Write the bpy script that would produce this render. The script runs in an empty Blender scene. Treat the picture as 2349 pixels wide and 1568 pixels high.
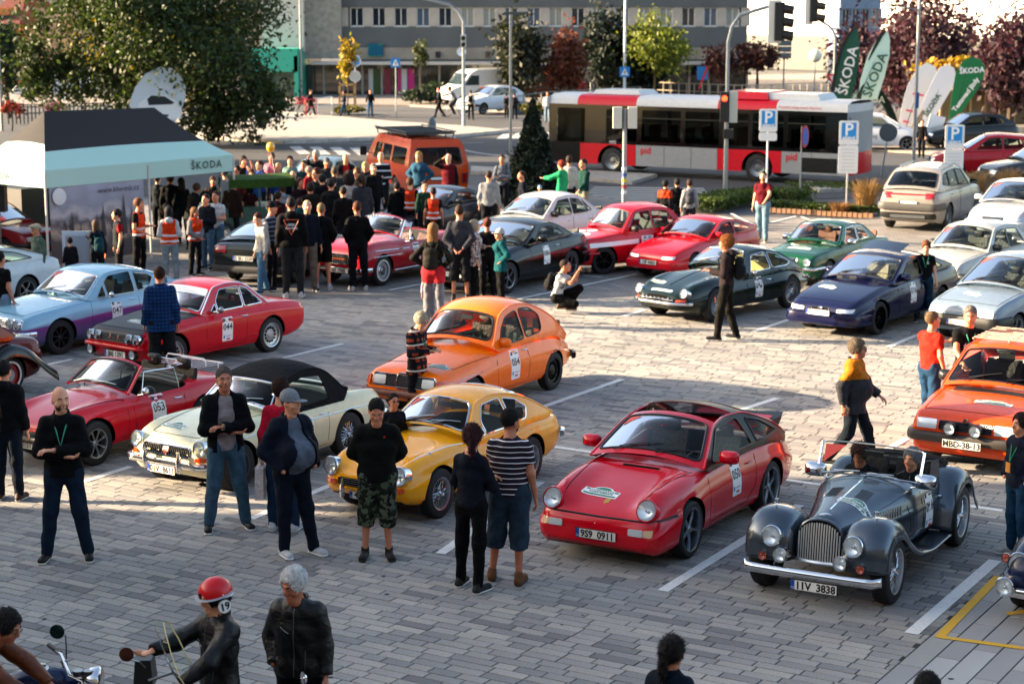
import bpy,bmesh,math,random
import numpy as np
from mathutils import Vector,Matrix,geometry
from mathutils.bvhtree import BVHTree
random.seed(7)
RNG=np.random.RandomState(7)
SC=bpy.context.scene
COL=SC.collection
R=math.radians
PI=math.pi
# ---------------------------------------------------------------- camera, sky, sun, exposure
CAM_H,CAM_T,CAM_F=6.4,0.1778,4742.0/2560.0
cd=bpy.data.cameras.new('camera');cam=bpy.data.objects.new('camera',cd);COL.objects.link(cam)
cam.location=(0,0,CAM_H);cam.rotation_euler=(PI/2-CAM_T,0,0)
cd.sensor_width=36.0;cd.lens=36.0*CAM_F;cd.clip_end=3000;cd.clip_start=0.5
cd.dof.use_dof=True;cd.dof.focus_distance=21.5;cd.dof.aperture_fstop=2.4
SC.camera=cam
SUN_AZ,SUN_EL=R(-84),R(17)
wd=bpy.data.worlds.new('World');SC.world=wd;wd.use_nodes=True
_n=wd.node_tree.nodes;_l=wd.node_tree.links
sky=_n.new('ShaderNodeTexSky');sky.sky_type='NISHITA';sky.sun_disc=False
sky.sun_elevation=SUN_EL;sky.sun_rotation=SUN_AZ;sky.air_density=1.0;sky.dust_density=3.0;sky.ozone_density=0.4
_l.new(sky.outputs[0],_n['Background'].inputs[0]);_n['Background'].inputs[1].default_value=0.086
sd=bpy.data.lights.new('sun','SUN');sd.energy=5.0;sd.angle=R(0.5);sd.color=(1.0,0.77,0.52)
sun=bpy.data.objects.new('sun',sd);COL.objects.link(sun)
_sv=Vector((math.sin(SUN_AZ)*math.cos(SUN_EL),math.cos(SUN_AZ)*math.cos(SUN_EL),math.sin(SUN_EL)))
sun.rotation_euler=_sv.to_track_quat('Z','Y').to_euler();sun.location=(-30,10,30)
SC.view_settings.view_transform='Standard';SC.view_settings.look='None'
SC.view_settings.exposure=2.5;SC.view_settings.gamma=1.0;SC.view_settings.use_curve_mapping=False
SC.render.engine='CYCLES'
SC.cycles.max_bounces=6;SC.cycles.transparent_max_bounces=12
def G(px,py,z=0.0):
 """point at height z on the sight line through a place in the photograph measured at 2349 x 1568"""
 u=(px-1174.5)/(2349*CAM_F);v=(py-784.0)/(2349*CAM_F)
 d=(u,math.cos(CAM_T)-v*math.sin(CAM_T),-math.sin(CAM_T)-v*math.cos(CAM_T))
 t=(z-CAM_H)/d[2]
 return Vector((d[0]*t,d[1]*t,z))
def height_at(px,foot,top):
 """how tall a thing is that stands at pixel row foot and ends at row top"""
 p=G(px,foot);v=(top-784.0)/(2349*CAM_F)
 return CAM_H+p.y*(-math.sin(CAM_T)-v*math.cos(CAM_T))/(math.cos(CAM_T)-v*math.sin(CAM_T))
PARK=30.9
UD=Vector((math.sin(R(PARK)),math.cos(R(PARK)),0));VD=Vector((math.cos(R(PARK)),-math.sin(R(PARK)),0))
# ---------------------------------------------------------------- materials
def lin(h):
 if not isinstance(h,str):return tuple(h)[:3]
 h=h.lstrip('#');o=[]
 for i in(0,2,4):
  c=int(h[i:i+2],16)/255.0
  o.append(c/12.92 if c<=0.04045 else((c+0.055)/1.055)**2.4)
 return tuple(o)
_M={}
def mat(col,rough=0.6,metal=0.0,coat=0.0,kind='plain',spec=0.5,emit=0.0,**k):
 key=(col,rough,metal,coat,kind,spec,emit,tuple(sorted(k.items())))
 if key in _M:return _M[key]
 m=bpy.data.materials.new(kind+'_'+(col if isinstance(col,str)else 'tone').strip('#'));m.use_nodes=True
 nt=m.node_tree;N=nt.nodes;L=nt.links;b=N['Principled BSDF'];c=lin(col)
 if kind in('cloth','stripes','checks','camo','floral','leather','hair'):c=tuple(x*.6 for x in c)
 b.inputs['Base Color'].default_value=(*c,1);b.inputs['Roughness'].default_value=rough
 b.inputs['Metallic'].default_value=metal;b.inputs['Coat Weight'].default_value=coat
 b.inputs['Coat Roughness'].default_value=0.03;b.inputs['Specular IOR Level'].default_value={'cloth':.12,'paint':.25,'stripes':.15,'checks':.15,'camo':.15,'hair':.25,'leather':.3}.get(kind,spec)
 if kind=='paint':b.inputs['Coat Weight'].default_value=coat*.6;b.inputs['Coat IOR'].default_value=1.38
 if emit:b.inputs['Emission Color'].default_value=(*c,1);b.inputs['Emission Strength'].default_value=emit
 tc=N.new('ShaderNodeTexCoord')
 def noise(scale,detail=3,src='Object'):
  n=N.new('ShaderNodeTexNoise');n.inputs['Scale'].default_value=scale;n.inputs['Detail'].default_value=detail
  L.new(tc.outputs[src],n.inputs['Vector']);return n
 def mixc(fac,a,bb,lo=0.0,hi=1.0):
  r=N.new('ShaderNodeMapRange');r.inputs[1].default_value=lo;r.inputs[2].default_value=hi;L.new(fac,r.inputs[0])
  x=N.new('ShaderNodeMix');x.data_type='RGBA';L.new(r.outputs[0],x.inputs[0])
  for s,v in((6,a),(7,bb)):
   if isinstance(v,tuple):x.inputs[s].default_value=(*v,1)
   else:L.new(v,x.inputs[s])
  return x.outputs[2]
 def bump(src,st,dist=0.01):
  u=N.new('ShaderNodeBump');u.inputs['Strength'].default_value=st;u.inputs['Distance'].default_value=dist
  L.new(src,u.inputs['Height']);L.new(u.outputs[0],b.inputs['Normal'])
 def sc(f):return tuple(min(1,x*f)for x in c)
 if kind=='paint':
  n=noise(9,4);L.new(mixc(n.outputs[0],sc(0.93),sc(1.04),0.3,0.7),b.inputs['Base Color'])
  n2=noise(6,3);r=N.new('ShaderNodeMapRange');L.new(n2 .outputs[0],r.inputs[0])
  r.inputs[3].default_value=rough*0.9;r.inputs[4].default_value=rough*1.15;L.new(r.outputs[0],b.inputs['Roughness'])
 elif kind=='cloth':
  n=noise(14,5);L.new(mixc(n.outputs[0],sc(0.72),sc(1.2),0.3,0.7),b.inputs['Base Color'])
  w=noise(k.get('fold',11),3);bump(w.outputs[0],0.75,0.03);b.inputs['Sheen Weight'].default_value=0.0
 elif kind=='leather':
  n=noise(22,6);bump(n.outputs[0],0.7,0.02);L.new(mixc(n.outputs[0],sc(0.8),sc(1.15),0.35,0.7),b.inputs['Base Color'])
 elif kind=='skin':
  n=noise(17,4);L.new(mixc(n.outputs[0],tuple(x*y for x,y in zip(c,(0.92,0.78,0.74))),sc(1.06),0.3,0.7),b.inputs['Base Color'])
  b.inputs['Subsurface Weight'].default_value=0.0
 elif kind=='hair':
  n=noise(30,6);L.new(mixc(n.outputs[0],sc(0.7),sc(1.25),0.3,0.7),b.inputs['Base Color']);n2=noise(60,4);bump(n2 .outputs[0],0.5,0.015)
 elif kind in('stripes','checks','camo','floral','houndstooth'):
  sep=N.new('ShaderNodeSeparateXYZ');L.new(tc.outputs['Object'],sep.inputs[0])
  def wave(out,per,duty):
   m1=N.new('ShaderNodeMath');m1 .operation='MULTIPLY';L.new(out,m1 .inputs[0]);m1 .inputs[1].default_value=1.0/per
   m2=N.new('ShaderNodeMath');m2 .operation='FRACT';L.new(m1 .outputs[0],m2 .inputs[0])
   m3=N.new('ShaderNodeMath');m3 .operation='LESS_THAN';L.new(m2 .outputs[0],m3 .inputs[0]);m3 .inputs[1].default_value=duty
   return m3 .outputs[0]
  c2=lin(k['col2'])
  if kind=='stripes':
   base=mixc(wave(sep.outputs[2],k.get('per',0.05),k.get('duty',0.22)),c,c2)
  elif kind=='checks':
   a=mixc(wave(sep.outputs[2],k.get('per',0.06),0.45),c,c2)
   base=mixc(wave(sep.outputs[0],k.get('per',0.06),0.45),a,tuple(0.4*x for x in c))
   if 'col3' in k:base=mixc(wave(sep.outputs[2],k.get('per',0.06)*1.9,0.12),base,lin(k['col3']))
  else:
   n=noise(k.get('scale',9),2);base=mixc(n.outputs[0],c,c2,0.49,0.53)
   if 'col3' in k:n3=noise(k.get('scale',9)*1.4,2);base=mixc(n3 .outputs[0],base,lin(k['col3']),0.55,0.58)
  L.new(base,b.inputs['Base Color']);w=noise(11,3);bump(w.outputs[0],0.75,0.03)
 elif kind=='rough':
  n=noise(k.get('scale',3),8);n2=noise(k.get('scale',3)*30,3)
  a=mixc(n.outputs[0],sc(k.get('lo',0.75)),sc(k.get('hi',1.2)),0.3,0.7)
  L.new(mixc(n2 .outputs[0],a,sc(k.get('lo',0.75)*0.8),0.45,1.0),b.inputs['Base Color']);bump(n2 .outputs[0],0.35,0.01)
 elif kind=='leaf':
  n=noise(k.get('scale',0.9),3);g=N.new('ShaderNodeNewGeometry')
  ra=N.new('ShaderNodeMix');ra.data_type='RGBA';L.new(g.outputs['Random Per Island'],ra.inputs[0])
  ra.inputs[6].default_value=(*c,1);ra.inputs[7].default_value=(*lin(k['col2']),1)
  L.new(mixc(n.outputs[0],ra.outputs[2],tuple(x*0.6 for x in c),0.4,0.9),b.inputs['Base Color'])
  t=N.new('ShaderNodeBsdfTranslucent');L.new(ra.outputs[2],t.inputs[0])
  mx=N.new('ShaderNodeMixShader');mx.inputs[0].default_value=0.35
  L.new(b.outputs[0],mx.inputs[1]);L.new(t.outputs[0],mx.inputs[2]);L.new(mx.outputs[0],N['Material Output'].inputs[0])
 elif kind=='glass':
  t=N.new('ShaderNodeBsdfTransparent');t.inputs[0].default_value=(*c,1)
  gl=N.new('ShaderNodeBsdfGlossy');gl.inputs['Roughness'].default_value=0.02
  lw=N.new('ShaderNodeLayerWeight');lw.inputs[0].default_value=k.get('ior',0.32)
  mx=N.new('ShaderNodeMixShader');L.new(lw.outputs['Fresnel'],mx.inputs[0]);L.new(t.outputs[0],mx.inputs[1]);L.new(gl.outputs[0],mx.inputs[2])
  L.new(mx.outputs[0],N['Material Output'].inputs[0])
 elif kind=='twotone':
  sep=N.new('ShaderNodeSeparateXYZ');L.new(tc.outputs['Object'],sep.inputs[0])
  ad=N.new('ShaderNodeMath');ad.operation='MULTIPLY_ADD';L.new(sep.outputs[0],ad.inputs[0]);ad.inputs[1].default_value=k['slope'];L.new(sep.outputs[2],ad.inputs[2])
  L.new(mixc(ad.outputs[0],lin(k['col3']),lin(k['col2']),k['z']-0.35,k['z']-0.02),b.inputs['Base Color'])
  old=b.inputs['Base Color'].links[0].from_socket
  L.new(mixc(ad.outputs[0],old,c,k['z']-0.012,k['z']+0.012),b.inputs['Base Color'])
 elif kind=='vcol':
  a=N.new('ShaderNodeAttribute');a.attribute_name='tone';n=noise(k.get('scale',40),4)
  x=N.new('ShaderNodeMix');x.data_type='RGBA';x.blend_type='MULTIPLY';x.inputs[0].default_value=1
  L.new(a.outputs[0],x.inputs[6]);L.new(mixc(n.outputs[0],(0.75,0.75,0.75),(1.15,1.15,1.15),0.25,0.75),x.inputs[7])
  n4=noise(0.35,4);y=N.new('ShaderNodeMix');y.data_type='RGBA';y.blend_type='MULTIPLY';y.inputs[0].default_value=1
  L.new(x.outputs[2],y.inputs[6]);L.new(mixc(n4 .outputs[0],(0.8,0.8,0.8),(1.12,1.12,1.12),0.3,0.7),y.inputs[7])
  L.new(y.outputs[2],b.inputs['Base Color']);bump(n.outputs[0],0.3,0.006)
 elif kind=='worn':
  n=noise(3.2,8);n2=noise(45,4)
  a=mixc(n2 .outputs[0],c,lin(k['col2']),0.52,0.75);L.new(mixc(n.outputs[0],c,a,0.35,0.6),b.inputs['Base Color'])
 _M[key]=m
 return m
CHROME=mat('#d8d8d8',0.08,1.0,kind='chrome');ALU=mat('#d4d4d0',0.3,0.6,kind='chrome');STEEL=mat('#9aa0a4',0.35,1.0,kind='steel');BLACK=mat('#0b0c0d',0.45,kind='black')
RUBBER=mat('#101112',0.75,kind='rough',scale=20);DARK=mat('#050506',0.9,kind='shadow_black',spec=0.1)
GLASS=mat((0.70,0.78,0.76),kind='glass',ior=0.15);GLASSD=mat((0.22,0.26,0.27),kind='glass',ior=0.16);GLASSC=mat((0.85,0.9,0.88),kind='glass',ior=0.10)
WHITE=mat('#e8e8e6',0.45,kind='white');AMBER=mat('#c8430a',0.15,coat=1,kind='lens');REDL=mat('#8a0808',0.15,coat=1,kind='lens')
LENS=mat('#d5dbdc',0.25,0.35,coat=1,kind='lens');INKB=mat('#101214',0.5,kind='ink');GREENI=mat('#0c6a50',0.5,kind='ink')
# ---------------------------------------------------------------- objects
def link(name,me,parent=None,loc=None,rot=None):
 o=bpy.data.objects.new(name,me);COL.objects.link(o)
 if parent:o.parent=parent
 if loc is not None:o.location=loc
 if rot is not None:o.rotation_euler=rot
 return o
def tag(o,label=None,cat=None,group=None,kind=None):
 for k,v in(('label',label),('category',cat),('group',group),('kind',kind)):
  if v:o[k]=v
 return o
def empty(name,loc,rz=0.0,label=None,cat=None,group=None):
 o=link(name,None,None,loc,(0,0,rz));o.empty_display_size=0.2
 return tag(o,label,cat,group)
def mesh(vs,fs,mats,smooth=None,idx=None,name='mesh'):
 used=sorted({i for f in fs for i in f})
 if len(used)<len(vs):
  mp={a:b for b,a in enumerate(used)};vs=[vs[i]for i in used];fs=[tuple(mp[i]for i in f)for f in fs]
 me=bpy.data.meshes.new(name);me.from_pydata([tuple(v)for v in vs],[],[tuple(f)for f in fs])
 for m in(mats if isinstance(mats,(list,tuple))else[mats]):me.materials.append(m)
 if idx is not None:me.polygons.foreach_set('material_index',np.array(idx,dtype=np.int32))
 if smooth is not None:
  me.polygons.foreach_set('use_smooth',np.ones(len(me.polygons),dtype=bool))
  if smooth<170:me.set_sharp_from_angle(angle=R(smooth))
 me.update();return me
class MB:
 """collects shapes into one mesh"""
 def __init__(s):s.v=[];s.f=[];s.m=[];s.mi=0
 def add(s,vs,fs,mi=None):
  o=len(s.v);s.v+=[tuple(v)for v in vs];s.f+=[tuple(i+o for i in f)for f in fs];s.m+=[s.mi if mi is None else mi]*len(fs);return s
 def box(s,c,d,rz=0.0,M=None,mi=None,taper=1.0):
  x,y,z=d[0]/2,d[1]/2,d[2]/2;vs=[]
  for k in(-1,1):
   t=taper if k>0 else 1
   for a,b in((-1,-1),(1,-1),(1,1),(-1,1)):vs.append(Vector((a*x*t,b*y*t,k*z)))
  if rz:vs=[Matrix.Rotation(rz,3,'Z')@v for v in vs]
  if M:vs=[M@v for v in vs]
  vs=[v+Vector(c)for v in vs]
  return s.add(vs,[(0,3,2,1),(4,5,6,7),(0,1,5,4),(1,2,6,5),(2,3,7,6),(3,0,4,7)],mi)
 def tube(s,pts,r,n=8,closed=False,cap=True,mi=None,flat=1.0):
  pts=[Vector(p)for p in pts];N=len(pts);rr=r if isinstance(r,(list,tuple))else[r]*N
  vs=[];up=Vector((0,0,1));pn=None
  for i,p in enumerate(pts):
   a=pts[(i-1)%N]if(closed or i>0)else p;b=pts[(i+1)%N]if(closed or i<N-1)else p
   t=(b-a).normalized()if(b-a).length>1e-9 else Vector((0,0,1))
   if pn is None:pn=t.cross(up);pn=pn if pn.length>1e-3 else t.cross(Vector((1,0,0)))
   pn=(pn-t*pn.dot(t));pn=pn.normalized()if pn.length>1e-6 else t.orthogonal().normalized();bn=t.cross(pn)
   for k in range(n):
    a_=2*PI*k/n;vs.append(p+pn*(math.cos(a_)*rr[i])+bn*(math.sin(a_)*rr[i]*flat))
  fs=[]
  for i in range(N if closed else N-1):
   j=(i+1)%N
   for k in range(n):fs.append((i*n+k,j*n+k,j*n+(k+1)%n,i*n+(k+1)%n))
  if cap and not closed:fs.append(tuple(range(n)));fs.append(tuple((N-1)*n+k for k in range(n-1,-1,-1)))
  return s.add(vs,fs,mi)
 def lathe(s,prof,n=24,c=(0,0,0),axis='Z',M=None,mi=None,half=False):
  """prof: (radius, height) pairs turned about the axis"""
  vs=[];fs=[]
  for r,h in prof:
   for k in range(n):
    a=2*PI*k/n;v=Vector((r*math.cos(a),r*math.sin(a),h))
    if axis=='Y':v=Vector((v.x,v.z,v.y))
    elif axis=='X':v=Vector((v.z,v.x,v.y))
    if M:v=M@v
    vs.append(v+Vector(c))
  for i in range(len(prof)-1):
   for k in range(n):fs.append((i*n+k,i*n+(k+1)%n,(i+1)*n+(k+1)%n,(i+1)*n+k))
  return s.add(vs,fs,mi)
 def grid(s,P,mi=None,closed_u=False):
  """P[i][j] points"""
  nu,nv=len(P),len(P[0]);vs=[p for row in P for p in row];fs=[]
  for i in range(nu if closed_u else nu-1):
   for j in range(nv-1):
    i2=(i+1)%nu;fs.append((i*nv+j,i2*nv+j,i2*nv+j+1,i*nv+j+1))
  return s.add(vs,fs,mi)
 def prism(s,poly,z0,z1,mi=None):
  n=len(poly);vs=[(p[0],p[1],z0)for p in poly]+[(p[0],p[1],z1)for p in poly]
  return s.add(vs,[tuple(range(n-1,-1,-1)),tuple(range(n,2*n))]+[(i,(i+1)%n,n+(i+1)%n,n+i)for i in range(n)],mi)
 def mesh(s,mats,smooth=None,name='mesh'):return mesh(s.v,s.f,mats,smooth,s.m,name)
 def build(s,name,mats,parent=None,loc=None,rot=None,smooth=40):
  return link(name,s.mesh(mats,smooth,name),parent,loc,rot)
def bar(name,a,b,r,m,parent=None,n=8):
 return MB().tube([a,b],r,n).build(name,m,parent)
_T={}
def text_mesh(s,size,m,space=1.0,bold=0.0,shear=0.0):
 """flat lettering in the XY plane, centred; built-in font"""
 key=(s,size,m.name,space,bold,shear)
 if key in _T:return _T[key]
 cu=bpy.data.curves.new('lettering','FONT');cu.body=s;cu.size=size;cu.align_x='CENTER';cu.align_y='CENTER'
 cu.space_character=space;cu.resolution_u=2;cu.offset=bold;cu.shear=shear;cu.fill_mode='FRONT'
 o=bpy.data.objects.new('lettering',cu);COL.objects.link(o);bpy.context.view_layer.update()
 me=bpy.data.meshes.new_from_object(o.evaluated_get(bpy.context.evaluated_depsgraph_get()))
 bpy.data.objects.remove(o);bpy.data.curves.remove(cu);me.materials.clear();me.materials.append(m)
 _T[key]=me;return me
def text(s,size,m,parent,loc,rot=(PI/2,0,0),name='lettering',**k):
 return link(name,text_mesh(s,size,m,**k),parent,loc,rot)
def rrect(x0,y0,x1,y1,r,n=3):
 o=[]
 for cx,cy,a in((x1-r,y1-r,0),(x0+r,y1-r,90),(x0+r,y0+r,180),(x1-r,y0+r,270)):
  for k in range(n+1):t=R(a+90*k/n);o.append((cx+r*math.cos(t),cy+r*math.sin(t)))
 return o
def roundpoly(pts,r,n=3):
 o=[];N=len(pts)
 for i in range(N):
  p=Vector(pts[i]);a=Vector(pts[i-1]);b=Vector(pts[(i+1)%N])
  d=min(r,(a-p).length*.45,(b-p).length*.45);q0=p+(a-p).normalized()*d;q1=p+(b-p).normalized()*d
  for k in range(n+1):t=k/n;o.append(tuple((1-t)**2*q0+2*t*(1-t)*p+t*t*q1))
 return o
def inpoly(x,y,P):
 c=False;j=len(P)-1
 for i in range(len(P)):
  if(P[i][1]>y)!=(P[j][1]>y)and x<(P[j][0]-P[i][0])*(y-P[i][1])/(P[j][1]-P[i][1])+P[i][0]:c=not c
  j=i
 return c
def cdt(outline,holes=(),res=0.08):
 """triangulate an outline with inner loops kept as edges; gives points, triangles, region of each triangle (-1 outside the holes)"""
 pts=[];edges=[]
 def dens(P):
  q=[]
  for i in range(len(P)):
   a=Vector(P[i]);b=Vector(P[(i+1)%len(P)]);k=max(1,int((b-a).length/res))
   q+=[tuple(a.lerp(b,j/k))for j in range(k)]
  return q
 loops=[dens(outline)]+[dens(h)for h in holes]
 for Lp in loops:
  o=len(pts);n=len(Lp);pts+=Lp;edges+=[(o+i,o+(i+1)%n)for i in range(n)]
 xs=[p[0]for p in outline];ys=[p[1]for p in outline]
 x=min(xs)+res/2;rowi=0
 bound=np.array(pts)
 while x<max(xs):
  y=min(ys)+(res/2 if rowi%2 else res*0.9)
  while y<max(ys):
   if inpoly(x,y,loops[0])and np.min((bound[:,0]-x)**2+(bound[:,1]-y)**2)>(res*.35)**2:pts.append((x,y))
   y+=res
  x+=res*.87;rowi+=1
 r=geometry.delaunay_2d_cdt([Vector(p)for p in pts],edges,[],0,1e-6)
 V=[tuple(v)for v in r[0]];F=[];reg=[]
 for f in r[2]:
  cx=sum(V[i][0]for i in f)/len(f);cy=sum(V[i][1]for i in f)/len(f)
  if not inpoly(cx,cy,loops[0]):continue
  g=-1
  for hi in range(1,len(loops)):
   if inpoly(cx,cy,loops[hi]):g=hi-1
  F.append(tuple(f));reg.append(g)
 return V,F,reg,loops
def pchip(P):
 P=sorted(P);x=np.array([p[0]for p in P],float);y=np.array([p[1]for p in P],float)
 h=np.diff(x);d=np.diff(y)/h;m=np.zeros_like(y)
 if len(P)==2:return lambda q:np.interp(q,x,y)
 for i in range(1,len(y)-1):
  if d[i-1]*d[i]>0:w1=2*h[i]+h[i-1];w2=h[i]+2*h[i-1];m[i]=(w1+w2)/(w1/d[i-1]+w2/d[i])
 m[0]=d[0];m[-1]=d[-1]
 def f(q):
  q=np.clip(np.asarray(q,float),x[0],x[-1]);i=np.clip(np.searchsorted(x,q)-1,0,len(h)-1)
  t=(q-x[i])/h[i];t2=t*t;t3=t2*t
  return(2*t3-3*t2+1)*y[i]+(t3-2*t2+t)*h[i]*m[i]+(-2*t3+3*t2)*y[i+1]+(t3-t2)*h[i]*m[i+1]
 return f
# ---------------------------------------------------------------- vehicles
def resample(P,step):
 out=[];n=len(P)
 for i in range(n-1):
  a=Vector(P[i]);b=Vector(P[i+1]);k=max(1,int(round((b-a).length/step)))
  out+=[a.lerp(b,j/k)for j in range(k)]
 return out+[Vector(P[-1])]
def roundopen(P,r,n=5):
 o=[Vector(P[0])]
 for i in range(1,len(P)-1):
  p=Vector(P[i][:2]);a=Vector(P[i-1][:2]);b=Vector(P[i+1][:2]);rr=P[i][2]if len(P[i])>2 else r
  d=min(rr,(a-p).length*.48,(b-p).length*.48);q0=p+(a-p).normalized()*d;q1=p+(b-p).normalized()*d
  for k in range(n+1):t=k/n;o.append((1-t)**2*q0+2*t*(1-t)*p+t*t*q1)
 o[0]=Vector(P[0][:2]);o.append(Vector(P[-1][:2]));return o
def wheel_meshes(rw,tw,style,rr=None,rimc='#b9bdc0',wall=None):
 rr=rr or rw*0.64;h=tw/2
 t=MB();prof=[(rr,-h*.8),(rr*1.04,-h),(rw*.93,-h),(rw*.985,-h*.85),(rw,-h*.6),(rw,h*.6),(rw*.985,h*.85),(rw*.93,h),(rr*1.05,h),(rr,h*.8)]
 t.lathe(prof,32,axis='Y')
 for k in range(-2,3):t.mi=0;t.lathe([(rw*1.001,h*(k*.24-.05)),(rw*1.012,h*k*.24),(rw*1.001,h*(k*.24+.05))],32,axis='Y')
 if wall:t.lathe([(rr*1.03,h*1.02),(rr*1.10,h*1.04),(rr*1.2,h*1.02)],32,axis='Y',mi=1)
 tyre=t.mesh([RUBBER,mat(wall or '#101112',0.6)],40,'tyre')
 met=mat(rimc,0.28,0.9,kind='alloy');m=MB()
 m.lathe([(rr*1.02,-h*.8),(rr*.96,-h*.7),(rr*.95,h*.55),(rr*.98,h*.95),(rr*1.05,h*1.0),(rr*1.05,h*.9)],32,axis='Y')
 m.lathe([(0.0,-h*.2),(rr*.95,-h*.2)],24,axis='Y',mi=1)
 if style=='wire':
  m.lathe([(0,h*1.15),(.022,h*1.15),(.04,h*.9),(.045,h*.1)],14,axis='Y',mi=2)
  for k in range(36):
   a=2*PI*k/36;d=.30 if k%2 else-.30;y0=h*.75 if k%2 else h*.15
   m.tube([(math.cos(a+d)*.045,y0,math.sin(a+d)*.045),(math.cos(a)*rr*.94,h*(.5 if k%2 else.1),math.sin(a)*rr*.94)],.0034,4,cap=False,mi=2)
  for k in range(3):
   a=2*PI*k/3;m.box((math.cos(a)*.035,h*1.12,math.sin(a)*.035),(.03,.02,.03),mi=2)
 elif style in('alloy5','alloy6','mini','alloy10'):
  n={'alloy5':5,'alloy6':6,'mini':8,'alloy10':10}[style];wd_={'alloy5':.30,'alloy6':.26,'mini':.20,'alloy10':.14}[style]
  for k in range(n):
   a=2*PI*k/n+.3;P=[]
   for rad,yy,ww in((rr*.12,h*.62,wd_*.62),(rr*.55,h*.70,wd_*.48),(rr*.96,h*.62,wd_*.72)):
    ww*=rr;ca,sa=math.cos(a),math.sin(a)
    P.append([(ca*rad-sa*ww*q/2,yy-dz,sa*rad+ca*ww*q/2)for q,dz in((-1,.02),(-.7,0),(.7,0),(1,.02))])
   m.grid(P)
  m.lathe([(0,h*.78),(rr*.15,h*.76),(rr*.2,h*.6)],16,axis='Y')
 elif style=='disc':
  m.lathe([(0,h*.75),(rr*.3,h*.72),(rr*.38,h*.55),(rr*.7,h*.5),(rr*.8,h*.62),(rr*.97,h*.6)],28,axis='Y',mi=0)
  for k in range(12):
   a=2*PI*k/12;m.box((math.cos(a)*rr*.6,h*.55,math.sin(a)*rr*.6),(.035,.02,.035),mi=1)
 elif style=='hubcap':
  m.lathe([(rr*.55,h*.35),(rr*.8,h*.55),(rr*.97,h*.5)],28,axis='Y',mi=3)
  m.lathe([(0,h*.95),(rr*.2,h*.92),(rr*.26,h*.7),(rr*.5,h*.72),(rr*.6,h*.4)],28,axis='Y',mi=2)
 return tyre,m.mesh([met,DARK,CHROME,mat(rimc,.4)],40,'rim')
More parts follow.
